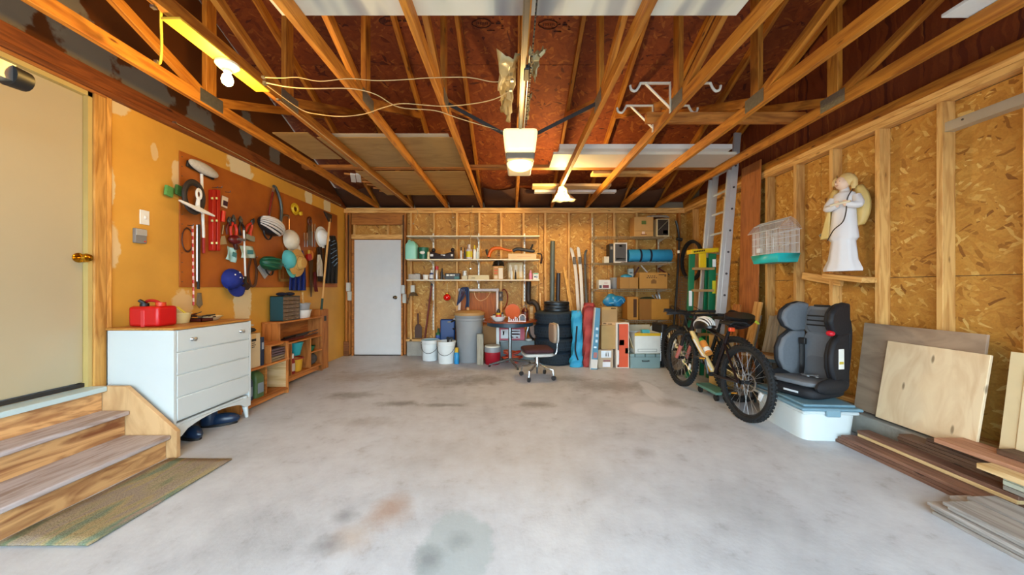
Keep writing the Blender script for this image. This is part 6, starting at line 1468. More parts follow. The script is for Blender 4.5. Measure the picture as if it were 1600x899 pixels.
# ================================================================ RIGHT SIDE
# ---------------------------------------------------------------- bikes
def bike(loc, rz, lean, label, c_frame, c_accent, c_fork, bottle_on=True, steer=0.0):
    t = thing('bicycle', label, 'bicycle', loc, rz, 'bikes', rx=lean)
    WR = .335
    FRM = mat(c_frame, .3); ACC = mat(c_accent, .35); FRK = mat(c_fork, .35)
    TY = mat('#16191c', .8, 0, .2, 40, .3)
    def wheel(x, tagname):
        Mw = Matrix.Translation((x, 0, WR)) @ rot(90, 'X')
        w = MB().torus((0, 0, 0), .283, .012, None, 44, 8, flat=1.4).xf(Mw).obj('wheel', mat('#2a2d30', .3, .4), t, w=False)
        ty = MB().torus((0, 0, 0), .308, .027, None, 48, 10).xf(Mw)
        ty.obj('tire', TY, w, w=False)
        kn = MB()
        for k in range(60):
            a = 2*math.pi*k/60
            for zz in (-.014, .014): kn.box((.331*math.cos(a+.05*(zz > 0)), .331*math.sin(a+.05*(zz > 0)), zz), (.014, .020, .015), rz=a)
        o = kn.xf(Mw).obj('tread_knobs', TY, w, w=False); o['kind'] = 'stuff'
        sp = MB()
        for k in range(28):
            a = 2*math.pi*k/28; s_ = 1 if k % 2 else -1; a2 = a + (.5 if (k//2) % 2 else -.5)
            sp.tube([(.02*math.cos(a2), .02*math.sin(a2), .025*s_), (.28*math.cos(a), .28*math.sin(a), 0)], .0014, 4)
        o = sp.xf(Mw).obj('spokes', STEEL, w, w=False); o['kind'] = 'stuff'
        MB().cyl((0, 0, -.045), (0, 0, .045), .02, n=12).xf(Mw).obj('hub', mat('#33363a', .3, .7), w, w=False)
        MB().torus((0, 0, .035), .075, .008, None, 28, 6, flat=.3).xf(Mw).obj('brake_disc', STEEL, w, w=False)
        a = R(200); MB().box((.2*math.cos(a), .2*math.sin(a), 0), (.03, .07, .012), rz=a).xf(Mw).obj('reflector', mat('#dfe6ea', .2), w, w=False)
        return w
    wheel(0, 'rear'); wheel(1.09, 'front')
    bb, st_, hd, hl, ra, fa = Vector((.43, 0, .30)), Vector((.27, 0, .72)), Vector((.86, 0, .80)), Vector((.90, 0, .68)), Vector((0, 0, WR)), Vector((1.09, 0, WR))
    MB().tube([bb, st_], .019, 10).obj('seat_tube', FRM, t, w=False)
    MB().tube([st_+Vector((.005, 0, -.04)), hd], .019, 10).obj('top_tube', FRM, t, w=False)
    MB().tube([bb, hl], .026, 10).obj('down_tube', ACC, t, w=False)
    MB().tube([hl+Vector((.01, 0, -.03)), hd+Vector((-.01, 0, .03))], .026, 12).obj('head_tube', FRM, t, w=False)
    for s_ in (-1, 1):
        MB().tube([bb+Vector((0, .03*s_, 0)), Vector((.25, .05*s_, .31)), ra+Vector((0, .065*s_, 0))], .012, 8).obj('chain_stay', FRM, t, w=False)
        MB().tube([st_+Vector((.02, .02*s_, -.08)), ra+Vector((0, .065*s_, 0))], .010, 8).obj('seat_stay', FRM, t, w=False)
        MB().tube([Vector((.93, .06*s_, .64)), Vector((1.01, .06*s_, .48))], .019, 10).obj('fork_leg', BLACK, t, w=False)
        MB().tube([Vector((1.0, .06*s_, .50)), fa+Vector((0, .06*s_, 0))], [.022, .019], 10).obj('fork_lower', FRK, t, w=False)
        MB().tube([Vector((.855, .0, .87)), Vector((.85, .14*s_, .885)), Vector((.80, .33*s_, .89))], .0145, 8).obj('handlebar', BLACK, t, w=False)
        MB().tube([Vector((.813, .24*s_, .889)), Vector((.795, .345*s_, .89))], .019, 10).obj('grip', mat('#202226', .8), t, w=False)
        MB().tube([Vector((.835, .22*s_, .885)), Vector((.90, .23*s_, .87)), Vector((.905, .30*s_, .86))], .007, 6).obj('brake_lever', STEEL, t, w=False)
        MB().tube(rope([Vector((.88, .22*s_, .885)), Vector((.97, .14*s_, .94)), Vector((.98, .05*s_, .85)), Vector((.93, .03*s_, .72))]), .004, 5).obj('cable', BLACK, t, w=False)
    MB().tube([Vector((.925, .075, .645)), Vector((.925, -.075, .645))], .024, 10).obj('fork_crown', BLACK, t, w=False)
    MB().tube([hd+Vector((-.01, 0, .03)), Vector((.845, 0, .86)), Vector((.87, 0, .875))], .02, 10).obj('stem', BLACK, t, w=False)
    MB().tube([st_, Vector((.235, 0, .82))], .0145, 10).obj('seat_post', mat('#2a2c30', .3, .6), t, w=False)
    def sad(u, v):
        x = .10 + .27*v; w_ = .072*(1-v)**.8 + .018; a = math.pi*u
        return Vector((x, w_*math.cos(a), .825 + .028*math.sin(a)*(1 if v < .9 else .8) + .012*(1-v)))
    MB().grid(sad, 10, 10).obj('saddle', mat('#141416', .6), t, w=False, solid=.014)
    MB().cyl(bb+Vector((0, -.07, 0)), bb+Vector((0, .06, 0)), .022, n=12).obj('bottom_bracket', BLACK, t, w=False)
    ch = MB().torus(bb+Vector((0, -.055, 0)), .085, .006, rot(90, 'X'), 30, 6); ch.obj('chainring', DSTEEL, t, w=False)
    for s_, a in ((-1, 250), (1, 70)):
        e = bb+Vector((.165*math.cos(R(a)), .085*s_, .165*math.sin(R(a))))
        k = MB().tube([bb+Vector((0, .075*s_, 0)), e], .011, 8).obj('crank_arm', DSTEEL, t, w=False)
        p = MB().box(e+Vector((0, .05*s_, 0)), (.09, .085, .018)).obj('pedal', mat('#1c1c1e', .5), t, w=False, bev=.004)
        MB().box(e+Vector((-.047, .05*s_, 0)), (.006, .06, .012)).obj('pedal_reflector', mat('#d98a1c', .3), p, w=False)
    ca = MB().torus(Vector((0, -.055, WR)), .05, .012, rot(90, 'X'), 24, 6).obj('cassette', DSTEEL, t, w=False)
    MB().tube([bb+Vector((0, -.056, .083)), Vector((0, -.056, WR+.05))], .004, 5).tube([bb+Vector((0, -.056, -.083)), Vector((.03, -.056, WR-.11)), Vector((0, -.056, WR-.05))], .004, 5).obj('chain', DSTEEL, t, w=False)
    MB().box((.02, -.06, WR-.09), (.03, .02, .08), ry=R(15)).obj('derailleur', BLACK, t, w=False, bev=.004)
    if bottle_on:
        d = (hl-bb).normalized(); q = bb + d*.22 + Vector((-.055, 0, .05))
        bt = MB().tube([q, q+d*.16, q+d*.175, q+d*.20], [.036, .036, .022, .018], 12).obj('drink_bottle', mat('#d98a3c', .35), t, w=False)
        MB().tube([q+d*.165, q+d*.215], [.03, .02], 12).obj('bottle_cap', mat('#2f8a3c', .35), bt, w=False)
        MB().tube([q+d*.02, q+d*.07], .037, 12).obj('bottle_band', WHITEP, bt, w=False)
        MB().torus(q+d*.08, .04, .004, None, 18, 5).obj('bottle_cage', STEEL, t, w=False)
    return t
bike((2.075, 3.05, .002), R(91.5), R(3), 'nearer mountain bike, black with a white and yellow down tube', '#1a1013', '#d9c48a', '#b86a60')
bike((2.345, 3.58, .002), R(96), R(2), 'farther black mountain bike against the leaning boards', '#15181b', '#20262a', '#c4c8c8', False)
b_ = bpy.data.objects['bicycle']
MB().tube([(.45, .028, .335), (.80, .028, .60)], .010, 8).obj('frame_stripe', mat('#e6e4e0', .35), b_, w=False)
MB().tube([(.48, -.0, .30), (.86, .0, .615)], .018, 8).obj('lower_stripe', mat('#d9b21c', .35), b_, w=False)
MB().box((.215, .0, .785), (.03, .05, .04)).obj('seat_reflector', mat('#d8481c', .3, emit=0), b_, w=False, bev=.006)
# helmets resting on the bikes
t = thing('bike_helmet', 'white and black bike helmet hung on the nearer bike top tube', 'helmet', (2.08, 3.62, .80), group='bike helmets')
helmet_parts(t, Matrix.Translation((2.06, 3.64, .765)) @ rot(95, 'Z') @ rot(8, 'Y'), '#dfe2e4', '#15171a', .92, 5)
t = thing('bike_helmet', 'black bike helmet with lime trim resting over the saddles', 'helmet', (2.24, 3.32, .90), group='bike helmets')
helmet_parts(t, Matrix.Translation((2.25, 3.36, .90)) @ rot(5, 'Z') @ rot(-160, 'X'), '#241a1c', '#141314', 1.0, 6)
MB().tube(rope([(2.33, 3.25, .86), (2.38, 3.28, .84), (2.41, 3.36, .86)]), .010, 6).obj('lime_trim', mat('#b8c83c', .4), t)
t = thing('floor_dolly', 'low green dolly on castors under the nearer bike', 'dolly', (2.19, 3.72, 0)); MB().bb(2.11, 2.27, 3.52, 3.90, .07, .10).obj('deck', mat('#5a8a7c', .5), t, bev=.008)
for (x, y) in ((2.14, 3.56), (2.24, 3.56), (2.14, 3.86), (2.24, 3.86)): MB().cyl((x-.012, y, .035), (x+.012, y, .035), .035).obj('castor', BLACK, t)
carton('tan_carton', 'plain tan carton behind the nearer bike frame', 2.50, 4.06, 0, .20, .16, .62, R(5), mat('#c8a25c', .75))

# ---------------------------------------------------------------- storage bin and car seat
t = thing('storage_bin', 'white plastic storage bin with blue-grey lid under the car seat', 'storage bin', (2.475, 2.91, 0), R(-4))
def bin_(u, v):
    a = 2*math.pi*u; e = .28; c_, s_ = math.cos(a), math.sin(a); k = .93+.07*v
    return Vector((.205*k*math.copysign(abs(c_)**e, c_), .30*k*math.copysign(abs(s_)**e, s_), .24*v))
m_ = MB().grid(bin_, 32, 6, True); m_.f.append(list(range(31, -1, -1))); m_.obj('body', mat('#d3dcdc', .4, 0, .05), t, w=False)
MB().bb(-.208, .208, -.303, .303, .205, .235).obj('rim', mat('#cdd7d8', .4), t, w=False, bev=.02)
MB().bb(-.222, .222, -.318, .318, .236, .262).obj('lid', mat('#6f93a4', .45), t, w=False, bev=.012)
MB().bb(-.19, .19, -.285, .285, .262, .282).obj('lid_panel', mat('#6a8e9f', .45), t, w=False, bev=.008)
for s_ in (-1, 1): MB().box((0, .315*s_, .225), (.10, .02, .05)).obj('clip', mat('#7d9dab', .45), t, w=False, bev=.006)
ST = Vector((2.53, 2.92, .2835))
t = thing('car_seat', 'grey and black child booster car seat on the storage bin', 'car seat', ST, R(-72))
GF = mat('#6b7076', .85, 0, .1, 40, .2); BF = mat('#16181e', .7, 0, .15, 30, .2); PIP = mat('#0e0f12', .6)
rbox(.40, .42, .10, .4).xf(Matrix.Translation((0, -.02, 0))).obj('seat_base', BF, t, w=False)
rbox(.36, .39, .055, .45).xf(Matrix.Translation((0, -.03, .085)) @ rot(-4, 'X')).obj('seat_cushion', GF, t, w=False)
for s_ in (-1, 1):
    MB().ell((.195*s_, -.02, .11), (.045, .20, .065), 14, 10).obj('arm_rest', BF, t, w=False)
    mm_ = GF if s_ < 0 else BF
    tw = [(.20, .09), (.08, .11), (-.02, .17), (-.065, .26), (-.07, .36), (-.03, .45), (.06, .51), (.20, .52)]
    hw_ = [(.23, .52), (.08, .515), (-.01, .56), (-.05, .63), (-.03, .70), (.05, .755), (.14, .775), (.23, .765)]
    for nm_, out_, x_, big in (('side_wing', tw, .122, 0), ('head_wing', hw_, .112, 0), ('wing_shell', tw, .148, 1), ('head_shell', hw_, .138, 1)):
        cy_ = sum(p[0] for p in out_)/len(out_); cz_ = sum(p[1] for p in out_)/len(out_); k_ = 1.07 if big else 1.0
        pl = [(s_*(x_+.13*max(0, .20-y_)), cy_+(y_-cy_)*k_, cz_+(z_-cz_)*k_) for (y_, z_) in out_]
        MB().slab(pl, (.045*s_, 0, 0)).obj(nm_, BF if big or s_ > 0 else GF, t, w=False, bev=.018)
rbox(.28, .09, .40, .4).xf(Matrix.Translation((0, .165, .11)) @ rot(-6, 'X')).obj('backrest', GF, t, w=False)
rbox(.22, .05, .20, .5).xf(Matrix.Translation((0, .145, .13)) @ rot(-6, 'X')).obj('lumbar_pad', mat('#60656b', .85), t, w=False)
rbox(.28, .08, .25, .6).xf(Matrix.Translation((0, .20, .49)) @ rot(-6, 'X')).obj('headrest', GF, t, w=False)
rbox(.20, .05, .20, .5).xf(Matrix.Translation((0, .17, .51)) @ rot(-6, 'X')).obj('head_pad', mat('#5c6167', .85), t, w=False)
rbox(.34, .05, .64, .35).xf(Matrix.Translation((0, .225, .06)) @ rot(-6, 'X')).obj('back_shell', BF, t, w=False)
for z in (.57, .61, .65): MB().bb(-.09, .09, .150+(z-.57)*.1, .156+(z-.57)*.1, z, z+.012).obj('quilt_seam', PIP, t, w=False)
MB().tube(rope([(-.10, .11, .46), (-.095, .105, .36), (-.09, .095, .22), (-.06, .03, .155)]), .018, 6, flat=.25).obj('belt_strap', PIP, t, w=False)
MB().box((-.09, .10, .43), (.05, .03, .055)).obj('belt_guide', BLACK, t, w=False, bev=.006)
for (p, q) in (((-.06, .04, .15), (.03, -.03, .155)), ((.0, .07, .15), (.08, .0, .155)), ((-.03, -.01, .15), (.06, .05, .16))): MB().tube([p, q], .012, 6, flat=.4).obj('harness_strap', mat('#a8adb0', .3, .4), t, w=False)
MB().box((.2165, .045, .33), (.008, .055, .16), rz=R(-8)).obj('label', mat('#e6e6de', .5), t, w=False); MB().box((.2195, .045, .30), (.006, .04, .02), rz=R(-8)).obj('label_print', mat('#c9b43c', .5), t, w=False)
MB().ell((.178, -.01, .535), (.03, .028, .024), 12, 8).obj('red_button', mat('#c4182c', .35), t, w=False)
MB().bb(-.03, .08, -.236, -.231, .045, .06).obj('logo', mat('#d0d4d8', .4), t, w=False)
MB().bb(-.06, .06, .19, .21, .735, .755).obj('carry_handle', BLACK, t, w=False, bev=.006)

# ---------------------------------------------------------------- ladders and leaning things near the back right corner
ALU = mat('#c4c6c4', .35, .25, .1)
t = thing('extension_ladder', 'aluminium extension ladder leaning up into the trusses', 'ladder', (2.72, 4.62, 0))
def lr(z, Y): return Vector((2.66+.085*z, Y, z))
for Y, zb in ((4.42, 0), (4.84, 0)):
    MB().bar(lr(0, Y), lr(3.2 if Y < 4.6 else 2.95, Y), .035, .085, up=(1, 0, 0)).obj('rail', ALU, t, bev=.004)
    MB().bar(lr(.1, Y)+Vector((-.065, .0, 0)), lr(2.72, Y)+Vector((-.065, 0, 0)), .03, .05, up=(1, 0, 0)).obj('fly_rail', ALU, t, bev=.004)
for k in range(10):
    z = .25+.28*k; MB().tube([lr(z, 4.42), lr(z, 4.84)], .016, 8).obj('rung', ALU, t)
    MB().cyl(lr(z, 4.395), lr(z, 4.402), .014, n=8).obj('rung_end', DSTEEL, t)
GRN = mat('#126a44', .35)
t = thing('step_ladder', 'folded green fibreglass step ladder with a yellow top', 'step ladder', (2.48, 4.52, 0))
def sl_(px, py, Y=4.25): return pt(px, py, Y)
zT = sz(396, 4.52)
xa0, xa1, xb0, xb1 = 2.31, sx(1082, 4.52), 2.60, sx(1119, 4.52)
MB().bar((xa0, 4.470, .0), (xa1+.02, 4.570, zT), .075, .03, up=(0, 1, 0)).obj('rail', GRN, t, bev=.004)
MB().bar((xb0, 4.470, .0), (xb1-.02, 4.570, zT), .095, .03, up=(0, 1, 0)).obj('rail', GRN, t, bev=.004)
MB().bar((xa0+.03, 4.610, .0), (xa1+.05, 4.630, zT-.05), .05, .025, up=(0, 1, 0)).obj('rear_rail', GRN, t); MB().bar((xb0-.03, 4.610, .0), (xb1-.05, 4.630, zT-.05), .05, .025, up=(0, 1, 0)).obj('rear_rail', GRN, t)
for k in range(5):
    z = .28+.29*k; f = z/zT
    a = xa0+(xa1+.02-xa0)*f; c = xb0+(xb1-.02-xb0)*f; MB().bar((a, 4.470+.10*f-.02, z), (c, 4.470+.10*f-.02, z), .075, .03, up=(0, 0, 1)).obj('step', mat('#a88452', .4, .2), t)
MB().slab([(xa1-.02, 4.510, zT-.01), (xb1+.03, 4.510, zT+.02), (xb1+.03, 4.510, zT+.075), (xa1-.02, 4.510, zT+.05)], (0, .13, 0)).obj('top_cap', mat('#d8b010', .35), t, bev=.006)
for i in range(7): MB().bar((xa1+.01+.022*i, 4.507, zT+.018+.003*i), (xa1+.026+.022*i, 4.507, zT+.019+.003*i), .004, .022, up=(0, 0, 1)).obj('lettering', mat('#3a2c10', .5), t)
MB().box((sx(1100, 4.52), 4.56, zT-.10), (.10, .03, .22)).obj('tool_pocket', mat('#d8b010', .35), t, bev=.01)
MB().box((xb1-.022, 4.528, zT-.13), (.045, .004, .10)).obj('label', WHITEP, t); MB().box((xb1-.035, 4.508, zT-.45), (.045, .004, .17)).obj('label', mat('#d4c42c', .4), t); MB().box((xa1-.04, 4.495, zT-.6), (.04, .004, .2)).obj('label', WHITEP, t)
t = thing('bare_bike_tyre', 'large black bike tire hung on the right wall behind the step ladder', 'tire', rw(1082, 440, .03))
M = FR('R', 1081.5, 408, .05)
for k in range(2): MB().torus((.02*k, .01*k, .03*k), .31, .022, None, 44, 8).xf(M).obj('tire', RUBBER, t)
t = thing('black_pole', 'black pole with a curved tip and white mark in the back right corner', 'pole', pt(1053, 500, 5.3))
MB().tube(rope([pt(1052, 520, 5.25), pt(1058, 440, 5.40), pt(1061, 380, 5.48), pt(1059.5, 360, 5.50), pt(1056, 345, 5.50)]), .018, 8).obj('shaft', mat('#15120f', .4), t)
q = pt(1060.2, 394, 5.46); MB().cyl(q-Vector((0, 0, .02)), q+Vector((0, 0, .025)), .020).obj('white_band', WHITEP, t); MB().box(pt(1061.5, 374, 5.46), (.09, .06, .05), ry=R(20)).obj('clamp', BLACK, t, bev=.01)
for (px0, px1, Y, nm) in ((1056, 1066, 5.55, 'left'), (1068, 1076, 5.35, 'right')):
    t = thing('wire_grid', nm + ' of two grey wire grid panels leaning in the back right corner', 'wire panel', pt(px0, 520, Y), group='wire grid panels')
    x0_, x1_ = sx(px0, Y), sx(px1, Y); zt2 = sz(432, Y); b = MB()
    for k in range(5):
        x = x0_+(x1_-x0_)*k/4; b.tube([(x-.02, Y-.05, .05), (x+.05, Y+.03, zt2)], .004, 4)
    b.obj('long_wires', mat('#8c8478', .4, .5), t); b = MB()
    for k in range(int(zt2/.045)):
        z = .06+k*.045; f = z/zt2; b.tube([(x0_-.02+.07*f, Y-.05+.08*f, z), (x1_-.02+.07*f, Y-.05+.08*f, z)], .0035, 4)
    o = b.obj('cross_wires', mat('#8c8478', .4, .5), t); o['kind'] = 'stuff'
tag(lumber('blocking_board', rw(1068, 437-9, .02), rw(1100, 432, .02), .02, .14, PINE_D), 'dark cross board on the right wall studs behind the bike tire', 'board')
HB = wood('#a8642c', '#7c421a', 'y', knots=False, name='tall hardboard')
tag(panel('tall_board', (2.945, 4.22, 1.445), (0, -1, 0), (.02, 0, 1), .34, 2.55, .012, wood('#a8642c', '#83481c', 'y', knots=False, name='hardboard'), None), 'tall brown hardboard sheet standing against the right wall by the ladder', 'board')
tag(lumber('spare_plank', (2.70, 4.03, 0), (2.90, 3.99, 1.02), .022, .12, PINE, up=(0, 1, 0)), 'reddish plank leaning between the ladder and the bird cage', 'plank')
tag(lumber('spare_plank', (2.66, 4.24, 0), (2.80, 4.22, .98), .022, .14, PINE_D, up=(0, 1, 0)), 'dark plank leaning behind the black helmet', 'plank')
GREYW = wood('#8f8a80', '#64605a', 'x', name='weathered grey wood')
for k in range(5):
    y = 3.90-.088*k - (.0 if k else -.12)
    tag(lumber('fence_picket', (2.74, y, 0), (2.93, y+.01, .86+.012*(k % 3)), .018, .082, GREYW, up=(0, 1, 0)), ['leftmost weathered grey picket, apart from the row by the stud', 'first grey picket of the row leaning on the right wall', 'second grey picket of the row on the right wall', 'third grey picket of the row on the right wall', 'last grey picket of the row, nearest the car seat'][k], 'picket', 'grey fence pickets')
t = thing('plank_stand', 'weathered plank lying on a dark steel stand behind the rear bike wheel', 'stand', (2.66, 3.42, 0))
lumber('plank', (2.56, 3.72, .48), (2.86, 3.30, .48), .25, .03, wood('#b08d62', '#7d6448', 'x', name='bench plank'), t)
for (x, y) in ((2.60, 3.60), (2.80, 3.36)):
    for s_ in (-1, 1): MB().tube([(x+.02*s_, y+.02*s_, .465), (x+.09*s_, y+.09*s_, 0)], .012, 8).obj('leg', mat('#3a4a50', .4, .5), t)
MB().bar((2.60, 3.60, .44), (2.80, 3.36, .44), .03, .04).obj('rail', mat('#4a5c62', .4, .5), t)

# ---------------------------------------------------------------- bird cage on the wall
t = thing('bird_cage', 'small white wire bird cage with turquoise tray on the right wall', 'bird cage', (2.88, 3.72, 1.46))
cx0, cx1, cy0, cy1 = 2.77, 2.995, 3.54, 3.92
TRQ = mat('#1fb4b4', .35); CW = mat('#e0dcd4', .4)
b = MB(); a_ = [(cx0+.012, cy0+.012), (cx1-.012, cy0+.012), (cx1-.012, cy1-.012), (cx0+.012, cy1-.012)]; c_ = [(cx0-.008, cy0-.008), (cx1, cy0-.008), (cx1, cy1+.008), (cx0-.008, cy1+.008)]
b.add([(x, y, 1.46) for x, y in a_]+[(x, y, 1.55) for x, y in c_], [(0, 3, 2, 1)]+[(i, (i+1) % 4, 4+(i+1) % 4, 4+i) for i in range(4)]); b.obj('tray', TRQ, t, solid=.006)
b = MB()
def wires(xa_, ya_, xb_, yb_, n, z0_, z1f):
    for k in range(n+1):
        f = k/n; x = xa_+(xb_-xa_)*f; y = ya_+(yb_-ya_)*f; b.tube([(x, y, z0_), (x, y, z1f(f))], .0018, 4)
wires(cx0, cy0, cx0, cy1, 26, 1.54, lambda f: 1.81); wires(cx0, cy0, cx1, cy0, 16, 1.54, lambda f: 1.81+.10*(1-abs(2*f-1))); wires(cx1-.003, cy0, cx1-.003, cy1, 26, 1.54, lambda f: 1.81); wires(cx0, cy1, cx1, cy1, 16, 1.54, lambda f: 1.81+.10*(1-abs(2*f-1)))
o = b.obj('bars', CW, t); o['kind'] = 'stuff'
b = MB()
for z in (1.56, 1.66, 1.74, 1.81): b.tube([(cx0, cy0, z), (cx1-.003, cy0, z), (cx1-.003, cy1, z), (cx0, cy1, z)], .0028, 5, closed=True)
b.obj('hoops', CW, t)
xm = (cx0+cx1)/2
for (xe, nm) in ((cx0-.03, 'inner'), (cx1, 'outer')):
    b = MB()
    for k in range(27):
        y = cy0-.03+(cy1-cy0+.06)*k/26; b.tube([(xm, y, 1.925), ((xm+xe)/2, y, 1.885), (xe, y, 1.80)], .0018, 4)
    o = b.obj('roof_bars', mat('#b9b8b2', .4), t); o['kind'] = 'stuff'
b = MB()
for (x, z) in ((xm, 1.925), (cx0-.03, 1.80), (cx1, 1.80), ((xm+cx0-.03)/2, 1.885)): b.tube([(x, cy0-.03, z), (x, cy1+.03, z)], .0035, 5)
b.obj('roof_rails', CW, t)
b = MB(); b.tube([(cx0-.004, 3.60, 1.60), (cx0-.004, 3.60, 1.72), (cx0-.004, 3.69, 1.72), (cx0-.004, 3.69, 1.60)], .003, 5, closed=True); b.obj('door', WHITEP, t)
MB().tube([(cx0+.01, 3.75, 1.64), (cx1-.02, 3.75, 1.66)], .005, 6).obj('perch', mat('#d8c8a0', .5), t); MB().bb(cx0+.003, cx0+.035, 3.80, 3.86, 1.58, 1.63).obj('feeder', WHITEP, t, bev=.004)

# ---------------------------------------------------------------- angel figure
t = thing('angel_figure', 'white moulded plastic angel figure with pale gold wings on the wall ledge', 'figurine', rw(1318, 424, .06))
M = FR('R', 1317, 424, .085) @ rot(26, 'Y')
AW = mat('#dcd8d8', .4, 0, .05, 6); AG = mat('#cfae66', .5, 0, .1); ASK = mat('#e8c4a8', .5)
def body(u, v):
    rows = [(0, .128, .075), (.02, .130, .078), (.10, .100, .070), (.26, .082, .062), (.29, .102, .068), (.42, .088, .06), (.56, .078, .058), (.64, .082, .058), (.68, .070, .05), (.70, .035, .034), (.73, .03, .03)]
    k = v*(len(rows)-1); i = min(int(k), len(rows)-2); f = k-i
    y = rows[i][0]*(1-f)+rows[i+1][0]*f; a = rows[i][1]*(1-f)+rows[i+1][1]*f; c = rows[i][2]*(1-f)+rows[i+1][2]*f
    an = 2*math.pi*u; fold = 1+.05*math.sin(9*an)*max(0, 1-y/.5)
    return Vector((a*math.cos(an)*fold+.02*(1-y/.7)*0+.015*y, y, c*math.sin(an)*fold))
m_ = MB().grid(body, 36, 40, True); m_.f.append(list(range(35, -1, -1)))
for s_ in (-1, 1): m_.tube(rope([(.015+.075*s_, .64, .01), (.015+.105*s_, .56, .045), (.02+.03*s_, .575, .075)]), [.034]*5+[.030]*4+[.028]*4, 10)
m_.xf(M).obj('body', AW, t)
f_ = MB().ell((.004, .772, .022), (.050, .062, .052), 18, 12).ell((-.022, .764, .072), (.008, .011, .010), 8, 6); f_.xf(M).obj('face', ASK, t)
h_ = MB().ell((.026, .796, .0), (.064, .064, .060), 18, 10).tube(rope([(.06, .81, .0), (.078, .77, .01), (.072, .71, .01)]), [.026]*6+[.024]*4+[.015]*3, 10).tube(rope([(-.03, .82, .02), (-.045, .79, .03), (-.044, .755, .03)]), [.018]*13, 8); h_.xf(M).obj('hair', mat('#d9b878', .6, 0, .1, 20, .3), t)
for (x, y, c) in ((-.022, .782, 0), (.004, .783, 0)): MB().ell((x, y, .071), (.006, .0035, .003), 8, 5).xf(M).obj('eye', mat('#4a3a30', .4), t)
MB().ell((-.014, .745, .071), (.010, .003, .003), 8, 5).xf(M).obj('mouth', mat('#b86a5c', .5), t)
m_ = MB()
for s_ in (-1, 1):
    hd_ = Vector((.02+.03*s_, .575, .085)); m_.ell(hd_, (.018, .024, .014), 12, 8)
    for k in range(4): m_.tube([hd_+Vector((-.010+.007*k, .015, .006)), hd_+Vector((-.010+.007*k-.004*s_, .035-.003*abs(k-1.5), .010))], .0045, 6)
    m_.tube([hd_+Vector((.014*-s_, -.004, .006)), hd_+Vector((.020*-s_, .016, .012))], .005, 6)
m_.xf(M).obj('hands', ASK, t)
MB().tube([(-.05, .578, .098), (.085, .590, .098)], .010, 8).xf(M).obj('flute', mat('#e6d8b8', .4), t)
for s_ in (-1, 1):
    def wg(u, v, s_=s_):
        y = .38+.34*v; w_ = .02+.075*math.sin(math.pi*min(1, v*.86+.10))**.7
        return Vector((.015+s_*(.055+w_*u), y+.02*u, -.045+.03*math.sin(math.pi*u)))
    MB().grid(wg, 8, 14).xf(M).obj('wing', AG, t, solid=.02)
MB().slab([(-.155, .29, -.02), (-.085, .30, -.02), (-.075, .60, -.02), (-.10, .55, -.02)], (0, 0, .05)).xf(M).obj('cape', AG, t, bev=.01)
MB().tube(rope([(.075, .70, .03), (.06, .62, .085), (.05, .50, .085), (.03, .42, .09), (-.03, .36, .09), (-.07, .27, .095)]), .0045, 6).xf(M).obj('power_cord', mat('#2a2620', .5), t)
t = thing('light_clip', 'small silver clip light on the stud left of the angel', 'clip light', rw(1288, 368, .0)); M = FR('R', 1288, 368, .02); MB().box((0, 0, 0), (.075, .06, .03), rz=R(28)).xf(M).obj('case', mat('#a8a698', .35, .4), t, bev=.006); MB().box((0, 0, .017), (.045, .035, .006), rz=R(28)).xf(M).obj('lens', mat('#6a7a7c', .2), t)

# ---------------------------------------------------------------- sheets and lumber along the right wall
PLYG = wood('#a38a72', '#836c58', 'x', stretch=3, knots=False, name='grey plywood')
PLYL = wood('#e0c9a4', '#cfb088', 'y', stretch=3, knots=True, name='birch plywood')
tag(panel('plywood_sheet', (2.93, 2.49, .537), (0, -1, 0), (.09, 0, .72), .74, .72, .018, PLYG), 'weathered grey-brown plywood sheet leaning on the right wall behind the pale one', 'plywood')
tag(panel('plywood_sheet', (2.89, 2.365, .478), (0, -1, 0), (.10, 0, .60), .57, .60, .018, PLYL), 'pale birch plywood sheet leaning in front of the grey-brown one', 'plywood')
t = thing('cabinet_door', 'cream cabinet door with a raised panel leaning at the right edge', 'cabinet door', (2.88, 1.85, .166))
CRM = mat('#dcc79c', .45)
o = panel('frame', (2.905, 1.81, .49), (0, -1, 0), (.08, 0, .65), .38, .65, .02, CRM, t)
o = panel('raised_panel', (2.893, 1.81, .49), (0, -1, 0), (.08, 0, .65), .25, .50, .012, mat('#e0cca2', .45), t, bev=.01)
BRW = wood('#86604c', '#5e3f30', 'x', name='stained brown board'); BRD = wood('#6a4e3c', '#46301f', 'x', name='old dark board'); GREYL = wood('#b4aea8', '#8c847c', 'x', name='pale grey board'); PINK = wood('#c49070', '#a87050', 'x', name='planed plank')
def board(x, w_, y0, y1, z, th, m, label, grp=None, rzj=0):
    o = lumber('lumber_board', (x, y1, z+th/2), (x+rzj, y0, z+th/2), w_, th, m, up=(0, 0, 1))
    return tag(o, label, 'board', grp)
rb = random.Random(5)
for i in range(3):
    board(2.545+.003*rb.uniform(-1, 1), .09, 1.72+.05*rb.random(), 2.66-.03*i-.02*rb.random(), .024*i, .022, BRW, ['bottom', 'middle', 'top'][i] + ' brown board of the low front stack by the bin', 'low front stack of brown boards')
for i in range(5):
    board(2.642+.002*rb.uniform(-1, 1), .09, 1.70+.05*rb.random(), 2.60-.01*i-.02*rb.random(), .024*i, .022, BRW if i != 3 else PINE_P, ['lowest', 'second', 'third', 'pale fourth', 'top'][i] + ' board of the reddish stack behind the low front one', 'reddish stack of boards')
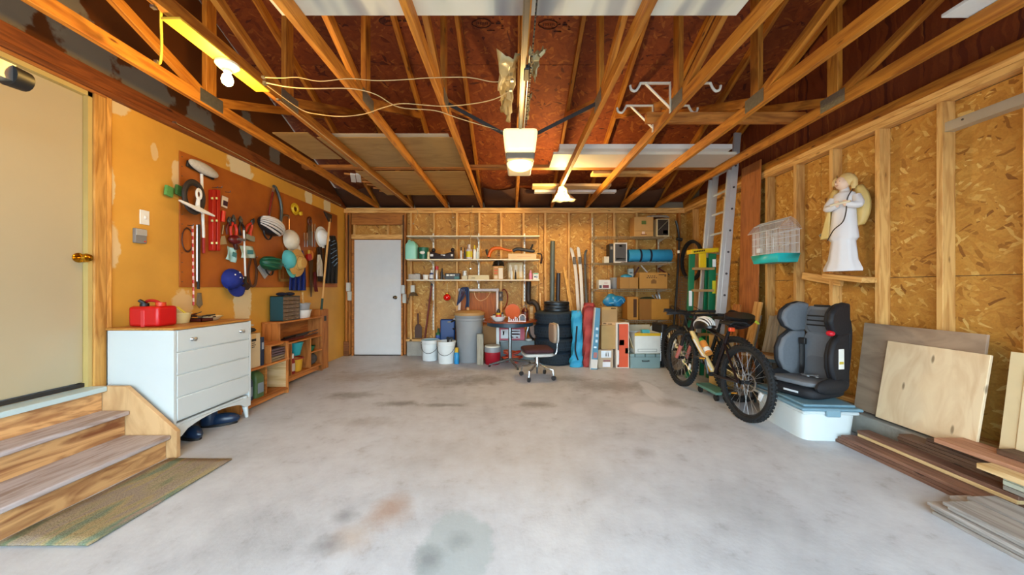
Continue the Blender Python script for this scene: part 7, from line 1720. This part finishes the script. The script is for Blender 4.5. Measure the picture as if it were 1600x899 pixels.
for i in range(10):
    board(2.742+.002*rb.uniform(-1, 1), .096, 1.72+.05*rb.random(), 2.38-.02*rb.random()-(.16 if i > 7 else 0), .0215*i, .020, BRD, ['lowest', 'second', 'third', 'fourth', 'fifth', 'sixth', 'seventh', 'eighth', 'ninth', 'top'][i] + ' old dark board of the tall stack along the curb', 'tall dark stack of boards')
board(2.755, .20, 1.30, 2.14, .2165, .028, PINK, 'smooth pinkish plank on top of the tall dark stack')
board(2.585, .09, 1.30, 1.86, .2010, .030, PINE_P, 'cream planed plank below the pinkish one at the right edge')
board(2.80, .10, 1.30, 1.93, .2455, .030, BRD, 'short dark brown plank lying on the pinkish plank')
for i in range(3): board(2.640, .085, 1.40, 1.80, .1205+.0265*i, .025, mat('#c9cdb8', .6) if i else GREYW, ['lowest grey', 'middle pale', 'upper pale'][i] + ' spacer block under the cream plank', 'spacer blocks')
for i in range(5):
    for j in range(2):
        board(2.285+.165*j+.01*rb.uniform(-1, 1), .155, .9, 1.78+.03*(i % 3)-.02*i+.05*j+.01*rb.random(), .020*i, .018, GREYL, ['bottom', 'second', 'third', 'fourth', 'top'][i] + ' weathered grey board in the ' + ('front' if j == 0 else 'rear') + ' column of the nearest pile', 'nearest pile of grey boards', .01*rb.uniform(-1, 1))
# ================================================================ OVERHEAD
OPX = .068
t = thing('door_opener', 'cream garage door opener with lit lens hung from the trusses', 'door opener', (OPX, 2.95, 2.18))
CRL = mat('#f2e6b4', .4, emit=1.0, ecol='#ffe9a8')
def trap(x0b, x0t, z0, z1, y0, y1, name, m, bev=.012):
    b = MB().add([(OPX-x0b, y0, z0), (OPX+x0b, y0, z0), (OPX+x0b, y1, z0), (OPX-x0b, y1, z0), (OPX-x0t, y0, z1), (OPX+x0t, y0, z1), (OPX+x0t, y1, z1), (OPX-x0t, y1, z1)], [(0, 3, 2, 1), (4, 5, 6, 7), (0, 1, 5, 4), (1, 2, 6, 5), (2, 3, 7, 6), (3, 0, 4, 7)])
    return b.obj(name, m, t, bev=bev)
trap(.122, .145, 2.295, 2.492, 2.75, 2.86, 'lens_cover', CRL, .03)
trap(.105, .138, 2.25, 2.49, 2.862, 3.24, 'motor_housing', mat('#cfc6ac', .4))
trap(.114, .120, 2.232, 2.292, 2.757, 2.86, 'control_band', mat('#6a6258', .4))
b = MB().ell((OPX, 2.86, 2.232), (.112, .10, .062), 24, 8, None, -1, 0); b.obj('bulb_dome', CRL, t)
point('opener_light', (OPX, 2.80, 2.12), BULB_W*.55, (1.0, .62, .22), .06)
RAILM = mat('#77736c', .35, .8, .15)
MB().bb(OPX-.016, OPX+.016, YF+.02, 2.80, 2.50, 2.525).bb(OPX-.010, OPX+.010, YF+.02, 2.80, 2.475, 2.50).obj('rail', RAILM, t)
b = MB()
for k in range(70): b.box((OPX+.045, 1.0+k*.025, 2.495), (.008, .017, .010 if k % 2 else .004))
o = b.obj('chain', BLACK, t); o['kind'] = 'stuff'
MB().tube([(OPX+.03, 1.9, 2.49), (OPX+.03, 2.78, 2.49)], .004, 6).obj('chain_rod', STEEL, t)
MB().bar((OPX-.13, 2.88, 2.49), (-.51, 2.72, 2.66), .004, .03).obj('hanger_strap', DSTEEL, t); MB().bar((OPX+.13, 2.88, 2.49), (.67, 2.72, 2.66), .004, .03).obj('hanger_strap', DSTEEL, t)
MB().box((OPX+.02, 2.05, 2.485), (.035, .12, .03)).obj('trolley', BLACK, t, bev=.006)
# door tracks
def track(X, y1, label, cap):
    t = thing('door_track', label, 'door track', (X, y1, 2.12)); G = mat('#b9bcba', .35, .8, .12)
    b = MB(); b.bb(X-.028, X+.028, YF, y1, 2.115, 2.119); b.bb(X-.028, X-.024, YF, y1, 2.119, 2.17); b.bb(X+.024, X+.028, YF, y1, 2.119, 2.19); b.bb(X-.028, X-.01, YF, y1, 2.166, 2.17); b.obj('channel', G, t)
    MB().bar((X+.026, y1-.3, 2.17), (X+.026, y1-.3, 2.60), .03, .004, up=(0, 1, 0)).obj('hanger', G, t) if not cap else None
    if cap: MB().tube([(X, y1-.01, 2.145), (X, y1+.05, 2.145)], [.05, .045], 16).obj('bumper', BLACK, t)
    MB().cyl((X-.03, y1-.08, 2.15), (X+.03, y1-.08, 2.15), .006, n=8).obj('bolt', DSTEEL, t)
    return t
track(2.60, 2.02, 'galvanised overhead door track along the right wall', False)
track(-2.26, 1.53, 'galvanised overhead door track end with a black bumper at the entry door', True)
# sheets stored on top of the chords
CH = 2.671
HBM = wood('#b08a50', '#9c7640', 'x', knots=False, stretch=3, name='stored hardboard')
def sheet(x0, x1, y0, y1, z, th, m, label, name='stored_sheet'):
    return tag(panel(name, ((x0+x1)/2, (y0+y1)/2, z+th/2), (1, 0, 0), (0, 1, 0), x1-x0, y1-y0, th, m, None, .001), label, 'sheet')
def striped():
    m, nt, b = _new('stained white board'); L = nt.links.new
    tc = N(nt, 'ShaderNodeTexCoord'); mp = N(nt, 'ShaderNodeMapping'); mp.inputs['Scale'].default_value = (3.2, .5, 1); L(tc.outputs['Object'], mp.inputs['Vector'])
    n = N(nt, 'ShaderNodeTexNoise'); n.inputs['Scale'].default_value = 1.3; n.inputs['Detail'].default_value = 2; L(mp.outputs[0], n.inputs['Vector'])
    r = ramp(nt, [(.36, '#8f8b8a'), (.44, '#a8a49c'), (.50, '#d2ccb8'), (.6, '#d8d2c0')]); L(n.outputs['Fac'], r.inputs[0]); L(r.outputs[0], b.inputs['Base Color']); b.inputs['Roughness'].default_value = .7
    return m
sheet(-1.25, 1.22, .62, 1.85, CH, .012, striped(), 'large white board with grey stains laid on the chords above the opener rail')
sheet(-1.93, -.58, 3.36, 4.17, CH, .008, HBM, 'tan hardboard sheet laid on the chords left of the opener')
sheet(-1.90, -.62, 3.30, 4.16, CH+.010, .006, mat('#b8a890', .5), 'thin pale sheet on top of the tan hardboard')
sheet(-2.30, -1.96, 3.26, 3.92, CH, .010, HBM, 'narrow tan strip of hardboard beside the larger sheet')
sheet(-2.00, -.60, 4.34, 5.45, CH, .008, wood('#b88c4a', '#a0743a', 'x', knots=False, stretch=6, name='stored panelling'), 'wood-grain panelling sheet on the chords near the back wall')
WF = mat('#dad6d0', .6, 0, .05, 4)
sheet(.46, 2.50, 3.78, 4.19, CH, .03, mat('#cfc4b2', .6, 0, .06), 'pale tan slab laid on the chords right of the opener')
sheet(.52, 2.40, 3.70, 4.19, CH+.032, .05, WF, 'thick white foam board on top of the pale tan slab')
for (x0_, x1_, y, w_, m_, nm) in ((1.05, 2.05, 4.48, .14, PINE, 'short pine board on the chords behind the white foam'), (.30, 1.45, 5.05, .18, PINE_P, 'pale pine board on the chords above the tires'), (.35, 1.62, 5.32, .10, WHITEP, 'white painted batten on the chords near the back wall')):
    tag(lumber('stored_board', (x0_, y, CH+.02), (x1_, y, CH+.02), w_, .038, m_), nm, 'board')
for i in range(6): tag(lumber('trim_strip', (-2.2+.03*i, 4.45+.16*i, CH+.012), (-1.45+.02*i, 4.75+.14*i, CH+.012), .03, .02, PINE_D), ['first', 'second', 'third', 'fourth', 'fifth', 'sixth'][i] + ' dark trim strip lying on the chords in the back left corner, counted from the brace', 'trim strip', 'dark trim strips on the chords')
for (px, nm) in ((551, 'left'), (559.5, 'right')):
    tag(lumber('white_batten', atz(px, 272, CH+.01)+Vector((0, 0, 0)), atz(px+1.5, 284, CH+.01), .06, .02, WHITEP), nm + ' of two short white battens on the left chords', 'batten', 'short white battens')
tag(lumber('white_shelf_end', (2.36, 1.62, CH+.012), (2.66, 1.62, CH+.012), .5, .02, WHITEP), 'white board end on the chords at the top right', 'board')
# bike storage hooks on the seventh truss
HK = mat('#d8d2c6', .4)
for (Y, nm) in ((2.74, 'nearer'), (3.08, 'farther')):
    X = TX[6]; t = thing('storage_hook', nm + ' white double-armed bike hook on a truss', 'hook', (X, Y, 2.6), group='white bike hooks')
    MB().bar((X-.024, Y, 2.60), (X-.024, Y, 2.845), .006, .025, up=(0, 1, 0)).obj('upright', HK, t)
    for s_, L_ in ((-1, .26), (1, .30)):
        MB().bar((X-.024 if s_ < 0 else X+.022, Y, 2.838), (X+s_*L_, Y, 2.838), .025, .008).obj('arm', HK, t)
        if s_ < 0: MB().bar((X-.026, Y, 2.64), (X-.22, Y, 2.832), .02, .008).obj('brace', HK, t)
        MB().tube(rope([(X+s_*L_, Y, 2.842), (X+s_*(L_+.02), Y, 2.80), (X+s_*(L_+.045), Y, 2.775), (X+s_*(L_+.075), Y, 2.785), (X+s_*(L_+.085), Y, 2.82)]), .010, 8).obj('hook', HK, t)
# plastic film scraps by the rail
t = thing('film_scrap', 'crumpled clear plastic vapour film hanging round the opener rail', 'plastic film', (.07, 2.2, 2.6)); FM = mat('#a8956a', .3, 0, .3, 20)
r3 = random.Random(9)
for (x0_, x1_, y0_, y1_) in ((-.09, .05, 1.98, 2.75), (.10, .20, 1.95, 2.2), (.10, .15, 2.4, 2.7)):
    pts_ = {}
    def fs(u, v, x0_=x0_, x1_=x1_, y0_=y0_, y1_=y1_): return Vector((x0_+(x1_-x0_)*u*(1-.5*v)+r3.uniform(-.012, .012), y0_+(y1_-y0_)*v+r3.uniform(-.02, .02), 2.585-.05*math.sin(3*u+5*v)-r3.uniform(0, .03)))
    MB().grid(fs, 6, 14).obj('film', FM, t, solid=.001, ang=25)
# cables
CB = mat('#b89c6c', .5); CBY = mat('#d8b83c', .5)
def cable(label, pts, r=.004, m=CB): 
    t = thing('cable', label, 'cable', pts[0]); MB().tube(rope(pts, 6), r, 6).obj('run', m, t)
    for p in (pts[0], pts[-1]): MB().box(p, (.02, .02, .012)).obj('staple', STEEL, t)
    return t
zc_ = 2.573
cable('thin white cable stapled across the chords from the bulb to the opener', [atz(412, 121, zc_), atz(440, 122, zc_-.01), atz(465, 121, zc_), atz(500, 127, zc_-.02), atz(545, 123, zc_), atz(590, 126, zc_-.01), atz(640, 124, zc_), atz(665, 122, zc_), atz(730, 121, zc_), atz(770, 128, zc_), atz(800, 126, zc_)], .0028)
cable('white cable sagging between the second and third truss towards the opener', [atz(414, 129, zc_), atz(450, 136, zc_-.02), atz(490, 138.5, zc_-.03), atz(537, 138, zc_), atz(565, 141, zc_), atz(590, 149, zc_-.02), atz(625, 168, zc_-.03), atz(680, 173, zc_), atz(720, 186, zc_-.02), atz(784, 205, zc_-.06)], .0036)
cable('white cable drooping below the third and fourth truss', [atz(414, 131, zc_), atz(470, 171, zc_), atz(500, 179, zc_-.03), atz(535, 182, zc_-.04), atz(570, 178, zc_), atz(600, 168, zc_), atz(630, 162, zc_), atz(690, 166, zc_), atz(740, 162, zc_-.03), atz(775, 154, zc_-.03), atz(798, 141, zc_)], .0036)
cable('white cable running along the second chord to the back wall', [Vector((-1.72, 2.5, zc_)), Vector((-1.715, 3.3, zc_)), Vector((-1.72, 4.2, zc_)), Vector((-1.71, 5.2, zc_)), Vector((-1.72, 5.85, zc_))], .004)
cable('white cable along the top of the ochre wall above the tool board', [Vector((XL+.05, 2.9, 2.60)), Vector((XL+.05, 3.6, 2.585)), Vector((XL+.05, 4.2, 2.56)), Vector((XL+.05, 4.8, 2.59)), Vector((XL+.05, 5.7, 2.575))], .004)
cable('yellow lamp cord dropping from the lit bulb board over the first truss', [Vector((-1.75, 1.66, 2.56)), Vector((-1.78, 1.72, 2.62)), Vector((-1.86, 1.80, 2.60)), Vector((-1.98, 1.92, 2.56)), Vector((-2.05, 1.98, 2.50)), Vector((-2.09, 2.0, 2.52))], .006, CBY)
cable('loose cream cable hanging from the top plate above the wall shelves', [Vector((-.68, 5.88, 2.60)), Vector((-.685, 5.80, 2.52)), Vector((-.682, 5.78, 2.1)), Vector((-.68, 5.58, 2.06)), Vector((-.68, 5.58, 1.5))], .004)
for (px0, pts_, nm) in ((655, [(648, 325), (653, 332), (650, 340), (646, 350)], 'short cream cable end hanging over the top plate right of the door'), (705, [(701, 322), (706, 330), (708, 340)], 'second short cable end over the top plate')):
    cable(nm, [pt(a, c, 5.86) for a, c in pts_], .004)

t = thing('wire_hoop', 'small dark wire hoop on the wall left of the dresser', 'wire', lw(167, 556, .01)); M = FR('L', 168, 556, .012); MB().torus((0, 0, 0), .045, .004, Matrix.Diagonal((.6, 1.4, 1, 1)), 22, 6).xf(M).obj('hoop', mat('#3a2a18', .5), t); MB().cyl((0, .063, -.01), (0, .063, .012), .004, n=6).xf(M).obj('nail', DSTEEL, t)
